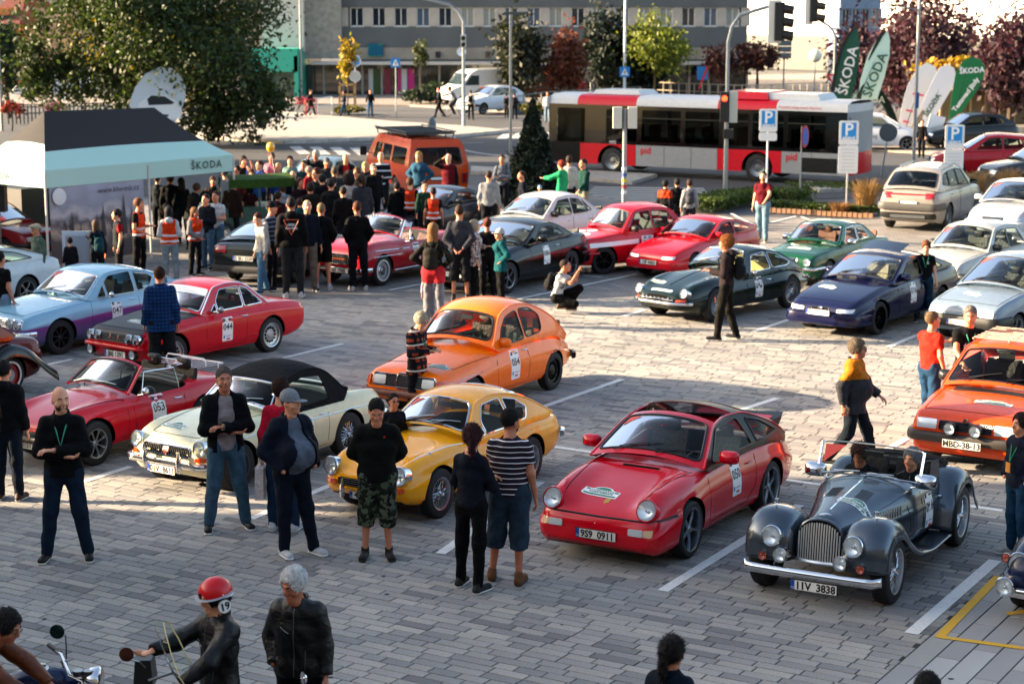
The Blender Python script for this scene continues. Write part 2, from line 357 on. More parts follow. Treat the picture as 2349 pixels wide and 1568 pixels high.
class Car:
 def __init__(s,name,S,label,cat='car',group=None):
  s.S=S;s.L=S['L'];s.root=empty(name,(0,0,0),0,label,cat,group);s.n=0
  s.paint=S['paint'];s.fx=S['fo'];s.rx=S['fo']+S['wb'];s.x0=(s.fx+s.rx)/2
  s.body()
  s.dets=[]
 def P(s,v):return Vector((v[0]-s.x0,v[1],v[2]))
 def body(s):
  S=s.S;L=s.L;far=S.get('far',0)
  ft,fs_,fw,fb=(pchip(S[k])for k in('top','sh','w','bot'));fr=pchip(S.get('ridge',[(0,0),(L,0)]))
  tuck=S.get('tuck',.06);low=S.get('low',.05);rs=S.get('rs',.07);zmf=S.get('zm',.55)
  st=0.10 if far else 0.06
  xs=sorted(set([0,.012,.035,.07]+list(np.arange(.11,L-.1,st))+[L-.07,L-.035,L-.012,L]))
  rows=[]
  s.ysh=lambda x:float(fw(x))*(1-tuck)
  s.fs=fs_;s.ft=ft;s.fw=fw
  for x in xs:
   zt,zs,w,zb=float(ft(x)),float(fs_(x)),float(fw(x)),float(fb(x));e=min(x,L-x)
   k=S.get('er',.1)
   if e<k:q=math.sqrt(max(0,1-(1-e/k)**2));cz=(zb+min(zt,zs))/2;f=.82+.18*q;w*=.93+.07*q;zt=cz+(zt-cz)*f;zs=cz+(zs-cz)*f;zb=cz+(zb-cz)*f
   zm=zb+(zs-zb)*zmf;ys=w*(1-tuck);r=min(rs,(zs-zb)*.35)
   pts=[(0,zb),(w*.5,zb),(w*(1-low)-.06,zb)]
   for k in range(1,6):t=k/5;z=zb+(zm-zb)*t;pts.append((w*(1-low*(1-t)**2),z+(.02*(1-t))))
   for k in range(1,5):t=k/5;z=zm+(zs-r-zm)*t;pts.append((w*(1-tuck*.8*t*t),z))
   ridge=float(fr(x));rc=S.get('ridge_y',.68);rwid=S.get('ridge_w',.2)
   def ztop(y):u=y/ys;return zs+(zt-zs)*(1-abs(u)**S.get('crown',2.2))+ridge*math.exp(-((u-rc)/rwid)**2)
   a=Vector((w*(1-tuck*.8),zs-r));c=Vector((ys,zs+(ridge*math.exp(-((1-rc)/rwid)**2))));b=Vector((ys-r,ztop(ys-r)))
   for k in range(0,5):t=k/4;p=(1-t)**2*a+2*t*(1-t)*c+t*t*b;pts.append((p.x,p.y))
   for k in range(1,10):t=k/9;y=(ys-r)*(1-t);pts.append((y,ztop(y)))
   full=[(x,-p[0],p[1])for p in pts]+[(x,p[0],p[1])for p in pts[-2:0:-1]]
   rows.append(full)
  n=len(rows[0]);vs=[s.P(p)for r_ in rows for p in r_];fs=[]
  for i in range(len(rows)-1):
   for k in range(n):fs.append((i*n+k,(i+1)*n+k,(i+1)*n+(k+1)%n,i*n+(k+1)%n))
  fs.append(tuple(range(n)));fs.append(tuple((len(rows)-1)*n+k for k in range(n-1,-1,-1)))
  mats=[s.paint,DARK,S.get('inmat',mat('#15161a',.8,kind='cabin_trim')),S.get('paint2',s.paint),BLACK]
  me=mesh(vs,fs,mats,180,name='body');o=link('body',me,s.root)
  s.bvh0=BVHTree.FromPolygons(vs,fs)
  cut=MB();ra=S.get('ra',S['rw']+.045);W=max(p[1]for p in S['w'])
  for wx in((s.fx,s.rx)if not S.get('noarch')else()):
   for sg in(-1,1):
    q=s.P((wx,sg*(W-.16),S['rw']+.005));cut.lathe([(0,-.17),(ra,-.17),(ra,.3),(0,.3)]if sg>0 else[(0,-.3),(ra,-.3),(ra,.17),(0,.17)],40,(q.x,q.y,q.z),axis='Y')
  tb=S.get('tub');box=None
  if tb:
   x0,x1,ins,z0=tb;hw=min(s.ysh(x0),s.ysh(x1))-ins;box=(x0-s.x0,x1-s.x0,hw,z0)
   P0=[s.P((x,y,0))for x,y in roundpoly([(x0,-hw*.97),(x1,-hw),(x1,hw),(x0,hw*.97)],.12)];cut.prism([(p.x,p.y)for p in P0],z0,2.5)
  if S.get('boolean',1):
   bm=bmesh.new();cm=cut.mesh([DARK]);bm.from_mesh(cm);bmesh.ops.remove_doubles(bm,verts=bm.verts,dist=1e-4);bmesh.ops.recalc_face_normals(bm,faces=bm.faces);bm.to_mesh(cm);bm.free()
   bm=bmesh.new();bm.from_mesh(me);bmesh.ops.recalc_face_normals(bm,faces=bm.faces);bm.to_mesh(me);bm.free()
   co=bpy.data.objects.new('cut',cm);COL.objects.link(co)
   md=o.modifiers.new('b','BOOLEAN');md.operation='DIFFERENCE';md.solver='EXACT';md.object=co;md.use_self=False
   bpy.context.view_layer.update()
   me2=bpy.data.meshes.new_from_object(o.evaluated_get(bpy.context.evaluated_depsgraph_get()))
   o.modifiers.clear();o.data=me2;bpy.data.objects.remove(co);me=me2
   me.materials.clear()
   for m_ in mats:me.materials.append(m_)
  h2=S.get('hood2')
  for p in me.polygons:
   c=p.center;nm=p.normal;mi=0
   for wx in((s.fx-s.x0,s.rx-s.x0)if not S.get('noarch')else()):
    d=math.hypot(c.x-wx,c.z-S['rw']-.005)
    if d<ra-.004 or(abs(d-ra)<.012 and abs(c.y)>W-.4 and(nm.x*(c.x-wx)+nm.z*(c.z-S['rw']))<0 and abs(nm.y)<.3):mi=1
    if d<ra+.01 and abs(nm.y)>.9 and abs(abs(c.y)-(W-.33))<.02:mi=1
   if box and box[0]-.005<c.x<box[1]+.005 and abs(c.y)<box[2]+.005 and c.z<float(s.ft(c.x+s.x0))+.15:
    if(abs(c.y)>box[2]-.01 or c.x<box[0]+.13 or c.x>box[1]-.13 or c.z<box[3]+.01)and(abs(nm.z)<.5 or c.z<box[3]+.01):mi=2
   if c.z<float(S['bot'][1][1])+.02 and nm.z<-.8:mi=1
   if mi==0 and h2 and c.x<h2[0]-s.x0 and nm.z>h2[1]and abs(c.y)<h2[2]:mi=3
   p.material_index=mi
  me.polygons.foreach_set('use_smooth',np.ones(len(me.polygons),dtype=bool));me.set_sharp_from_angle(angle=R(38))
  if S.get('lift'):pass
  s.o=o
  s.bvh=BVHTree.FromPolygons([v.co for v in me.vertices],[tuple(p.vertices)for p in me.polygons])
# ---- placing things on the skin; u, v are nose-based car coordinates
 def hit(s,mode,u,v,clean=False):
  B=s.bvh0 if clean else s.bvh
  if mode=='F':o,d=(-1-s.x0,u,v),(1,0,0)
  elif mode=='R':o,d=(s.L+1-s.x0,u,v),(-1,0,0)
  elif mode=='S':o,d=(u-s.x0,-3,v),(0,1,0)
  elif mode=='P':o,d=(u-s.x0,3,v),(0,-1,0)
  else:o,d=(u-s.x0,v,4),(0,0,-1)
  r=B.ray_cast(Vector(o),Vector(d))
  return(r[0],Vector(d))if r[0]is not None else(None,Vector(d))
 def patch(s,name,mode,poly,rise,m,res=.09,parent=None,clean=True,sym=False,label=None):
  if sym and mode in('S',):s.patch(name,'P',poly,rise,m,res,parent,clean)
  if sym and mode in('F','R'):s.patch(name,mode,[(-a,b)for a,b in poly],rise,m,res,parent,clean)
  if sym and mode=='T':s.patch(name,mode,[(a,-b)for a,b in poly],rise,m,res,parent,clean)
  V,F,rg,loops=cdt(poly,(),res);n=len(V);top=[];bot=[];ok=[]
  for p in V:
   h,d=s.hit(mode,p[0],p[1],clean)
   ok.append(h is not None);h=h if h is not None else Vector((0,0,0));top.append(h-d*rise);bot.append(h+d*.01)
  F2=[f for f in F if all(ok[i]for i in f)]
  if not F2:return None
  mb=MB();flip=mode in('F','P','T')
  a=[top[i]for i in F2[0]];nn=(a[1]-a[0]).cross(a[2]-a[0]);dd=s.hit(mode,*V[F2[0][0]],clean)[1]
  if nn.dot(dd)>0:F2=[tuple(reversed(f))for f in F2]
  mb.add(top,F2)
  nb=len(loops[0])
  if rise>.004:
   fs=[(i,(i+1)%nb,n+(i+1)%nb,n+i)for i in range(nb)if ok[i]and ok[(i+1)%nb]]
   mb2=[t for t in top]+[b for b in bot];mb.add(mb2,fs)
  o=mb.build(name,m,parent or s.root,smooth=50)
  if label:o['label']=label
  return o
 def line(s,name,mode,pts,r,m,sym=False,lift=0.0,closed=False,n=5,clean=True,parent=None):
  if sym:s.line(name,{'S':'P'}.get(mode,mode),pts if mode=='S' else[(p[0],-p[1])for p in pts]if mode=='T' else[(-p[0],p[1])for p in pts],r,m,False,lift,closed,n,clean)
  P=[]
  for p in resample([Vector(q)for q in(list(pts)+([pts[0]]if closed else[]))],.07):
   h,d=s.hit(mode,p.x,p.y,clean)
   if h is not None:P.append(h-d*lift)
  if len(P)<2:return
  return MB().tube(P,r,n).build(name,m,parent or s.root)
 def seam(s,pts,mode='S',sym=True,closed=False):s.line('panel_gap',mode,pts,.0045,DARK,sym,-.001,closed,4)
 def lamp(s,y,z,r,mode='F',ring=CHROME,sym=True,tilt=0.12,out=.02,lens=LENS,depth=.05,name='headlight',x=None,bucket=None):
  for sg in((-1,1)if sym else(1,)):
   h,d=s.hit(mode,sg*y,z,True)
   if x is not None:h=Vector((x-s.x0,sg*y,z))
   if h is None:continue
   M=Matrix.Rotation(tilt if mode=='F' else-tilt,3,'Y')
   q=-1 if mode=='F' else 1
   mb=MB();mb.lathe([(r*1.02,-q*.12),(r*1.1,q*out*.3),(r*1.12,q*out),(r*1.04,q*(out+.012)),(r*.97,q*out)],24,h,'X',M,mi=1)
   mb.lathe([(0,q*(out-.03)),(r*.5,q*(out-.025)),(r,q*out)],24,h,'X',M,mi=0)
   o=mb.build(name,[mat('#e8ecee',.22,.5,kind='reflector'),ring,bucket or s.paint],s.root,smooth=50)
   MB().lathe([(0,q*(out+.012)),(r*.14,q*(out+.002)),(r*.16,q*(out-.03))],10,h,'X',M).build('bulb',CHROME,o)
   gl=MB().lathe([(0,q*(out+.028)),(r*.6,q*(out+.022)),(r*.98,q*(out+.002))],24,h,'X',M)
   gl.build('lens',LENSG,o)
   if lens is not LENS:o.data.materials[0]=lens
 def bumper(s,mode,z,h,d,gap,m,span=.95,wrap=.25,name='bumper',n=None):
  """bar that follows the nose or tail at height z and turns round its corners"""
  cx=(1.0 if mode=='F' else s.L-1.0)-s.x0;P=[];q=-1 if mode=='F' else 1
  A=np.linspace(-1,1,31)
  W=float(s.fw(.35 if mode=='F' else s.L-.35))*span
  for a in A:
   y=a*(W+wrap);x=q*3.0
   ang=a*(R(90)-math.atan2(1.0-wrap,W));dirv=Vector((q*math.cos(ang),math.sin(ang),0))
   r=s.bvh0 .ray_cast(Vector((cx,0,z)),dirv)
   if r[0]is None:continue
   P.append(r[0]+dirv*gap)
  if len(P)<3:return
  prof=[(-.2,-.5),(.75,-.42),(1,-.15),(1,.15),(.75,.42),(-.2,.5)]
  rows=[]
  for i,p in enumerate(P):
   t=(P[min(i+1,len(P)-1)]-P[max(i-1,0)]).normalized();nn=Vector((t.y,-t.x,0))*(-q*-1)
   if nn.dot(p-Vector((cx,0,z)))<0:nn=-nn
   rows.append([p+nn*(u*d)+Vector((0,0,v*h))for u,v in prof])
  mb=MB();mb.grid([r_+[r_[0]]for r_ in rows]);k=len(prof)
  for r_ in(rows[0],rows[-1]):mb.add(r_,[tuple(range(k))])
  return mb.build(name,m,s.root,smooth=50)
 def plate(s,mode,y,z,txt,w=.52,h=.11,eu=True,cz=True,out=.012,tilt=0,yellow=False,drop=False,size=None,label=None):
  hp,d=s.hit(mode,y,z,True)
  if hp is None:hp=Vector(((-0.02 if mode=='F' else s.L+.02)-s.x0,y,z))
  xo=hp.x+(-1 if mode=='F' else 1)*out
  rz=-PI/2 if mode=='F' else PI/2
  mb=MB();mb.box((0,0,0),(w,.008,h),mi=1);mb.box((0,-.005,0),(w-.014,.004,h-.014),mi=0)
  if eu:mb.box((-w/2+.03,-.008,0),(.044,.003,h-.014),mi=2)
  o=mb.build('license_plate',[mat('#dcdad0',.4),BLACK,mat('#0b3d91',.4)],s.root,(xo,y,z),(R(tilt),0,rz),smooth=30)
  if label:o['label']=label
  if txt:text(txt,size or h*.98,INKB,o,(.022 if eu else 0,-.0085,-.004),bold=.004*h/.11,space=.98)
  if eu and cz:text('CZ',.028,WHITE,o,(-w/2+.03,-.0105,-.03))
  return o
 def sticker(s,num,x,z,w=.26,h=.42,sym=True,size=.15):
  """door number on a white sheet"""
  for mode in(('S','P')if sym else('S',)):
   q=1 if mode=='S' else-1
   o=s.patch('number_sticker',mode,rrect(x-w/2,z-h/2,x+w/2,z+h/2,.02),.003,WHITE,.08)
   if o is None:continue
   hc,d=s.hit(mode,x,z,True);ha,_=s.hit(mode,x,z+.1,True);hb,_=s.hit(mode,x,z-.1,True)
   if hc is None or ha is None or hb is None:continue
   def put(tx,sz,m,dx,dz,nm='lettering'):
    me=text_mesh(tx,sz,m,bold=.002).copy();ok=True
    for v in me.vertices:
     p,_=s.hit(mode,x+dx+v.co.x*q,z+dz+v.co.y,True)
     if p is not None:v.co=p-d*.0065
    link(nm,me,s.root).parent=s.root;oo=COL.objects[-1];oo.parent=o
   put(num,size,INKB,0,.035)
   s.patch('printed_mark',mode,rrect(x-.1,z+.135,x-.05,z+.185,.02),.0055,INKB,.05,parent=o)
   s.patch('printed_mark',mode,rrect(x+.02,z+.15,x+.1,z+.17,.004),.0055,INKB,.05,parent=o)
   s.patch('printed_mark',mode,rrect(x-.1,z-.15,x-.065,z-.1,.01),.0055,mat('#2a7fb0',.5),.05,parent=o)
   s.patch('printed_mark',mode,rrect(x-.02,z-.18,x+.06,z-.155,.004),.0055,mat('#b01030',.5),.05,parent=o)
   s.patch('printed_mark',mode,rrect(x-.03,z-.12,x+.08,z-.11,.003),.0055,mat('#7a7c80',.5),.05,parent=o)
 def rally(s,x,y,w=.42,h=.2,rot=0,far=False):
  """white and green event plaque on the bonnet, read from the front"""
  shape=[(-.5,-.5),(.5,-.5),(.5,.18),(.3,.2),(.2,.42),(.08,.5),(-.08,.5),(-.2,.42),(-.3,.2),(-.5,.18)]
  cr,sr=math.cos(rot),math.sin(rot)
  def mp(a,b):u,v=a*w,b*h;u,v=u*cr-v*sr,u*sr+v*cr;return(x+v*-1.0*-1,y-u)if False else(x+v,y-u*-1)
  o=s.patch('rally_plaque','T',[mp(a,b)for a,b in roundpoly([(a*1.0,b)for a,b in shape],.06)],.004,WHITE,.07)
  if o is None or far:return
  s.patch('printed_band','T',[mp(a,b)for a,b in[(-.46,-.42),(.46,-.42),(.46,-.3),(-.46,-.3)]],.0065,GREENI,.07,parent=o)
  s.patch('printed_band','T',[mp(a,b)for a,b in[(-.46,.0),(.46,.0),(.46,.12),(.27,.14),(.16,.36),(.06,.43),(-.06,.43),(-.16,.36),(-.27,.14),(-.46,.12)]],.0065,GREENI,.07,parent=o)
  for tx,dz,sz,m in(('XVII.OLDTIMER',.06,.05,WHITE),('BOHEMIA RALLY',-.16,.042,GREENI)):
   me=text_mesh(tx,sz,m,bold=.0015).copy()
   for v in me.vertices:
    u,vv=v.co.x,v.co.y+dz*h;u,vv=u*cr-vv*sr,u*sr+vv*cr
    p,_=s.hit('T',x+vv,y+u,True)
    if p is not None:v.co=p+Vector((0,0,.009))
   link('lettering',me,o)
 def mirror(s,x,z,m,kind='pod',y=None,sym=True,arm=.1,size=1.0):
  for mode in(('S','P')if sym else('S',)):
   sg=-1 if mode=='S' else 1
   h,d=s.hit(mode,x,z-.03,True);yy=(h.y if h is not None and abs(h.y)>.8*s.ysh(x)else sg*s.ysh(x))
   mb=MB();c=Vector((x-s.x0,yy+sg*(arm+.05),z+.04*size));
   mb.tube([(x-s.x0,yy-sg*.02,z-.03),(c.x,c.y-sg*.03,c.z-.04)],.012,6,mi=0)
   if kind=='round':mb.lathe([(0,-.05*size),(.035*size,-.04*size),(.058*size,-.005),(.058*size,.008),(.05*size,.01)],16,c,'X');mb.lathe([(0,.009),(.052*size,.009)],16,c,'X',mi=1)
   else:
    rows=[]
    for dx,k in((-.07,.25),(-.055,.62),(-.02,.92),(.02,1),(.035,1)):
     rows.append([c+Vector((dx,u*k*.105*size,v*k*.065*size))for u,v in rrect(-1,-1,1,1,.55,3)])
    rows=[r_+[r_[0]]for r_ in rows];mb.grid(rows);mb.add(rows[0][:-1],[tuple(range(16))]);mb.add([p+Vector((-.004,0,0))for p in rows[-1][:-1]],[tuple(range(15,-1,-1))],mi=1)
   mb.build('mirror',[m,mat('#6d7880',.05,1.0,kind='mirror_glass')],s.root,smooth=50)
 def handle(s,x,z,m=CHROME,sym=True,w=.13):
  for mode in(('S','P')if sym else('S',)):
   h,d=s.hit(mode,x,z,True)
   if h is None:continue
   q=-d*.03
   MB().tube([h,h+q+Vector((.015,0,0)),h+q+Vector((w-.015,0,0)),h+Vector((w,0,0))],.009,6).build('door_handle',m,s.root)
 def wheels(s):
  S=s.S;ty,rm=wheel_meshes(S['rw'],S.get('tw',.19),S.get('rim','alloy5'),S.get('rr'),S.get('rimc','#b9bdc0'),S.get('wall'))
  W=max(p[1]for p in S['w']);tr=S.get('track')
  for wx,i in((s.fx,0),(s.rx,1)):
   for sg in(-1,1):
    y=sg*((tr[i]if tr else float(s.fw(wx))-.03)-S.get('tw',.19)/2);st=S.get('steer',0)if i==0 else 0
    w=link('wheel',None,s.root,s.P((wx,y,S['rw'])),(0,0,(PI if sg<0 else 0)+R(st)));w.empty_display_size=.1
    link('tyre',ty,w);link('rim',rm,w,None,(0,random.random()*6,0))
# ---- cabin
 def cabin(s,C):
  S=s.S;paint=C.get('roofmat',s.paint);pil=C.get('pillar',s.paint);gl=C.get('glass',GLASS)
  zr=C['zr'];tum=C.get('tum',.32);cur=C.get('cur',.1);ins=C.get('inset',.0)
  prof=roundopen(C['prof'],C.get('pr',.12));D=[0.0]
  for i in range(1,len(prof)):D.append(D[-1]+(prof[i]-prof[i-1]).length)
  D=np.array(D);px=np.array([p.x for p in prof]);pz=np.array([p.y for p in prof])
  def yv(x,z):dz=max(0,z-float(s.fs(x)));return s.ysh(x)-ins-tum*dz-cur*dz*dz
  s.yv=yv
  def side(sg):
   def f(u,v):return s.P((u,sg*yv(u,v),v))
   return f
  bel=[(p.x,float(s.fs(p.x))-C.get('sink',.03))for p in reversed(prof)]
  bx=np.linspace(prof[-1].x,prof[0].x,14);base=[(x,float(s.fs(x))-C.get('sink',.03))for x in bx]
  out=[tuple(p)for p in prof]+[b for b in base if True][1:-1]
  wins=[roundpoly(w,C.get('wr',.04))for w in C.get('side',[])]
  res=.11 if S.get('far')else.085
  V,F,rg,loops=cdt(out,wins,res)
  for sg in(-1,1):
   f=side(sg);vs=[f(*p)for p in V];fl=(lambda t:t)if sg<0 else(lambda t:tuple(reversed(t)))
   if not C.get('noside'):mesh_o=link('cabin_side',mesh(vs,[fl(t)for t,r in zip(F,rg)if r<0],pil,60),s.root)
   for k in range(len(wins)):
    vv=[v+Vector((0,-sg*.006,0))for v in vs];g=link('side_window',mesh(vv,[fl(t)for t,r in zip(F,rg)if r==k],gl,180),s.root)
    lp=[f(*p)+Vector((0,sg*.002,0))for p in loops[k+1]]
    MB().tube(lp,C.get('trim',.009),5,closed=True).build('window_trim',C.get('trimmat',BLACK),s.root).parent=g
  Lt=D[-1];hw=.62
  def nrm(sv):
   e=.03;a=np.interp(sv-e,D,px),np.interp(sv-e,D,pz);b=np.interp(sv+e,D,px),np.interp(sv+e,D,pz)
   t=Vector((b[0]-a[0],b[1]-a[1])).normalized();return Vector((-t.y,t.x))
  cw=C.get('crown',[(0,.12),(.5,.07),(1,.08)]);fc=pchip([(a*Lt,b)for a,b in cw])
  def top(sv,t):
   sv=min(max(sv,0),Lt);x=float(np.interp(sv,D,px));z=float(np.interp(sv,D,pz));n=nrm(sv);t=t/hw
   k=float(fc(sv))*(1-abs(t)**2.3)
   return s.P((x+n.x*k,t*yv(x,z),z+n.y*k))
  s.topf=top;s.Lt=Lt
  def sat(xz):
   d=(px-xz[0])**2+(pz-xz[1])**2;return float(D[int(np.argmin(d))])
  hs=[]
  for key in('wind','rear'):
   w=C.get(key)
   if w:a,b=w[0],w[1];mg=w[2]if len(w)>2 else.05;hs.append(roundpoly([(a*Lt,-hw+mg),(b*Lt,-hw+mg*1.1),(b*Lt,hw-mg*1.1),(a*Lt,hw-mg)],w[3]if len(w)>3 else.06))
  V,F,rg,loops=cdt([(0,-hw),(Lt,-hw),(Lt,hw),(0,hw)],hs,res)
  vs=[top(*p)for p in V];ro=C.get('open');keep=[]
  for t,r in zip(F,rg):
   cxs=sum(V[i][0]for i in t)/3
   if r<0 and not(ro and ro[0]*Lt<cxs<ro[1]*Lt):keep.append(t)
  link('roof',mesh(vs,[tuple(reversed(t))for t in keep],paint,60),s.root)
  k=0
  for key,nm in(('wind','windscreen'),('rear','rear_window')):
   if not C.get(key):continue
   g=link(nm,mesh([v for v in vs],[tuple(reversed(t))for t,r in zip(F,rg)if r==k],gl if key=='wind' else C.get('rglass',gl),180),s.root)
   if key=='wind' and not C.get('nosticker'):
    b1=C['wind'][1]*Lt-.035;of=Vector((-.006,0,.006));hs_=min(.16,Lt*.2)
    MB().add([top(b1,.52)+of,top(b1,.34)+of,top(b1-hs_,.535)+of],[(0,1,2)]).build('screen_sticker',mat('#d8d0cc',.5)if s.n%2 else mat('#c8483c',.5),g)
    q_=top(b1-.02,0);MB().box((q_.x+.10,0,q_.z-.06),(.02,.22,.06)).build('rear_view_mirror',BLACK,s.root)
   lp=[top(*p)for p in loops[k+1]]
   MB().tube(lp,C.get('wtrim',.012),5,closed=True).build('window_trim',C.get('wtrimmat',C.get('trimmat',BLACK)),s.root).parent=g
   k+=1
  for sg in(-1,1):
   pts=[top(q,sg*hw)for q in np.linspace(0.02,Lt-.02,36)]
   MB().tube(pts,C.get('gut',.011),5).build('gutter',C.get('gutmat',paint),s.root)
 def wipers(s,a=.03,m=BLACK,n=2,off=(-.35,.15),ln=.42,side=1):
  Lt=s.Lt
  for o_ in off[:n]:
   b0=s.topf(Lt*a,o_*-side);p=[b0+Vector((-.05,0,.0))]
   for k in range(5):t=k/4;p.append(s.topf(Lt*(a+.012+.045*t),(o_+ln*t)*-side*.9)+Vector((-.012,0,.012)))
   MB().tube([p[0],p[3]],.008,5).tube(p[1:],.007,5).build('wiper',m,s.root)
 def interior(s,seat='#1c1d20',dash='#121316',wheelc='#0c0c0d',sx=None,rows=1,zs=.34,head=True,lhd=True,zdash=None,xdash=None,sc=1.0,back=.62):
  tb=s.S['tub'];hw=min(s.ysh(tb[0]),s.ysh(tb[1]))-tb[2];sm=mat(seat,.55,kind='leather');dm=mat(dash,.6,kind='leather')
  x0=tb[0];xd=xdash or x0+.02;zd=zdash or float(s.fs(x0))-.06
  rows_=[[(xd-s.x0+dx,y*hw*1.96/2,zd+dz)for y in(-1,-.5,0,.5,1)]for dx,dz in((-.03,.04),(.1,.05),(.2,.02),(.24,-.06),(.2,-.25))]
  MB().grid(rows_).build('dashboard',dm,s.root,smooth=60)
  sx=sx or x0+1.05
  for r in range(rows):
   for sg in(-1,1):
    c=Vector((sx+r*.85-s.x0,sg*hw*.5,zs));w=min(.26,hw*.42)*sc
    mb=MB()
    def cush(P,th,wd_):
     R_=[]
     for(x,z)in P:
      R_.append([c+Vector((x,u*wd_,z+(abs(u)>.7)*.03+th*(1-abs(u)**4)*0))for u in(-1,-.75,-.3,0,.3,.75,1)])
     mb.grid(R_)
    cush([(-.45,-.14),(-.5,-.02),(-.46,.03),(-.3,.03),(-.1,.0),(0,.0)],0,w)
    bk=[(-.02,-.02),(.03,.15),(.08,.35),(.13,back-.06),(.15,back),(.19,back),(.21,back-.06),(.14,.3),(.1,0),(.1,-.14)]
    cush(bk,0,w*.95);
    for u in(-1,1):mb.add([c+Vector((x,u*w*.95,z+.03))for x,z in bk],[tuple(range(len(bk)))])
    if head and r==0:mb.grid([[c+Vector((.17+dx,u*q*w*.5,back+.07+v*q*.075))for u,v in rrect(-1,-1,1,1,.4,2)]for dx,q in((-.045,.1),(-.045,.8),(-.02,1),(.02,1),(.045,.8),(.045,.1))])
    mb.build('seat',sm,s.root,smooth=60)
  sg=-1 if lhd else 1
  c=Vector((xd-s.x0+.42,sg*hw*.5,zd-.06));M=Matrix.Rotation(R(-62),3,'Y');P=[c+M@Vector((.185*math.cos(a),.185*math.sin(a),0))for a in np.linspace(0,2*PI,25)[:-1]]
  mb=MB().tube(P,.013,6,closed=True);mb.tube([P[0],P[12]],.01,5);mb.tube([P[6],c,P[18]],.01,5);mb.tube([c,c+Vector((-.3,0,-.08))],.02,6);mb.lathe([(0,.03),(.04,.02),(.05,0)],10,c,M=M)
  mb.build('steering_wheel',mat(wheelc,.4),s.root,smooth=50)
 def grille(s,y0,y1,z0,z1,m=CHROME,n=8,vert=True,frame=.012,r=.02,rb=.005,mode='F',back=DARK,poly=None):
  poly=poly or rrect(y0,z0,y1,z1,r);o=s.patch('grille',mode,poly,.006,back,.1)
  if o is None:return
  for k in range(n):
   t=(k+.5)/n
   if vert:y=y0+(y1-y0)*t;zz=[z for z in np.linspace(z0,z1,15)if inpoly(y,z,poly)];P=[(y,zz[0]),(y,zz[-1])]if len(zz)>1 else None
   else:z=z0+(z1-z0)*t;yy=[y for y in np.linspace(y0,y1,41)if inpoly(y,z,poly)];P=[(yy[0],z),(yy[-1],z)]if len(yy)>1 else None
   if P:s.line('grille_bar',mode,P,rb,m,lift=.009,n=4,parent=o)
  if frame:s.line('grille_frame',mode,poly,frame,m,lift=.006,closed=True,n=6,parent=o)
 def place(s,px,py,wheel='f',ang=PARK,k=1.0,side=-1,kz=1.05):
  """put the ground contact of the near front (or rear) wheel under a place in the photograph"""
  s.root.scale=(k,k,k*kz);a=R(90-ang);s.root.rotation_euler=(0,0,a)
  wx=(s.fx if wheel=='f' else s.rx)-s.x0;y=side*((s.S['track'][0]if s.S.get('track')else float(s.fw(s.fx if wheel=='f' else s.rx)))-.1)
  g=G(px,py);off=Matrix.Rotation(a,3,'Z')@Vector((wx*k,y*k,0));s.root.location=(g.x-off.x,g.y-off.y,0);return s
LENSG=mat((.92,.95,.96),kind='glass',ior=.2)
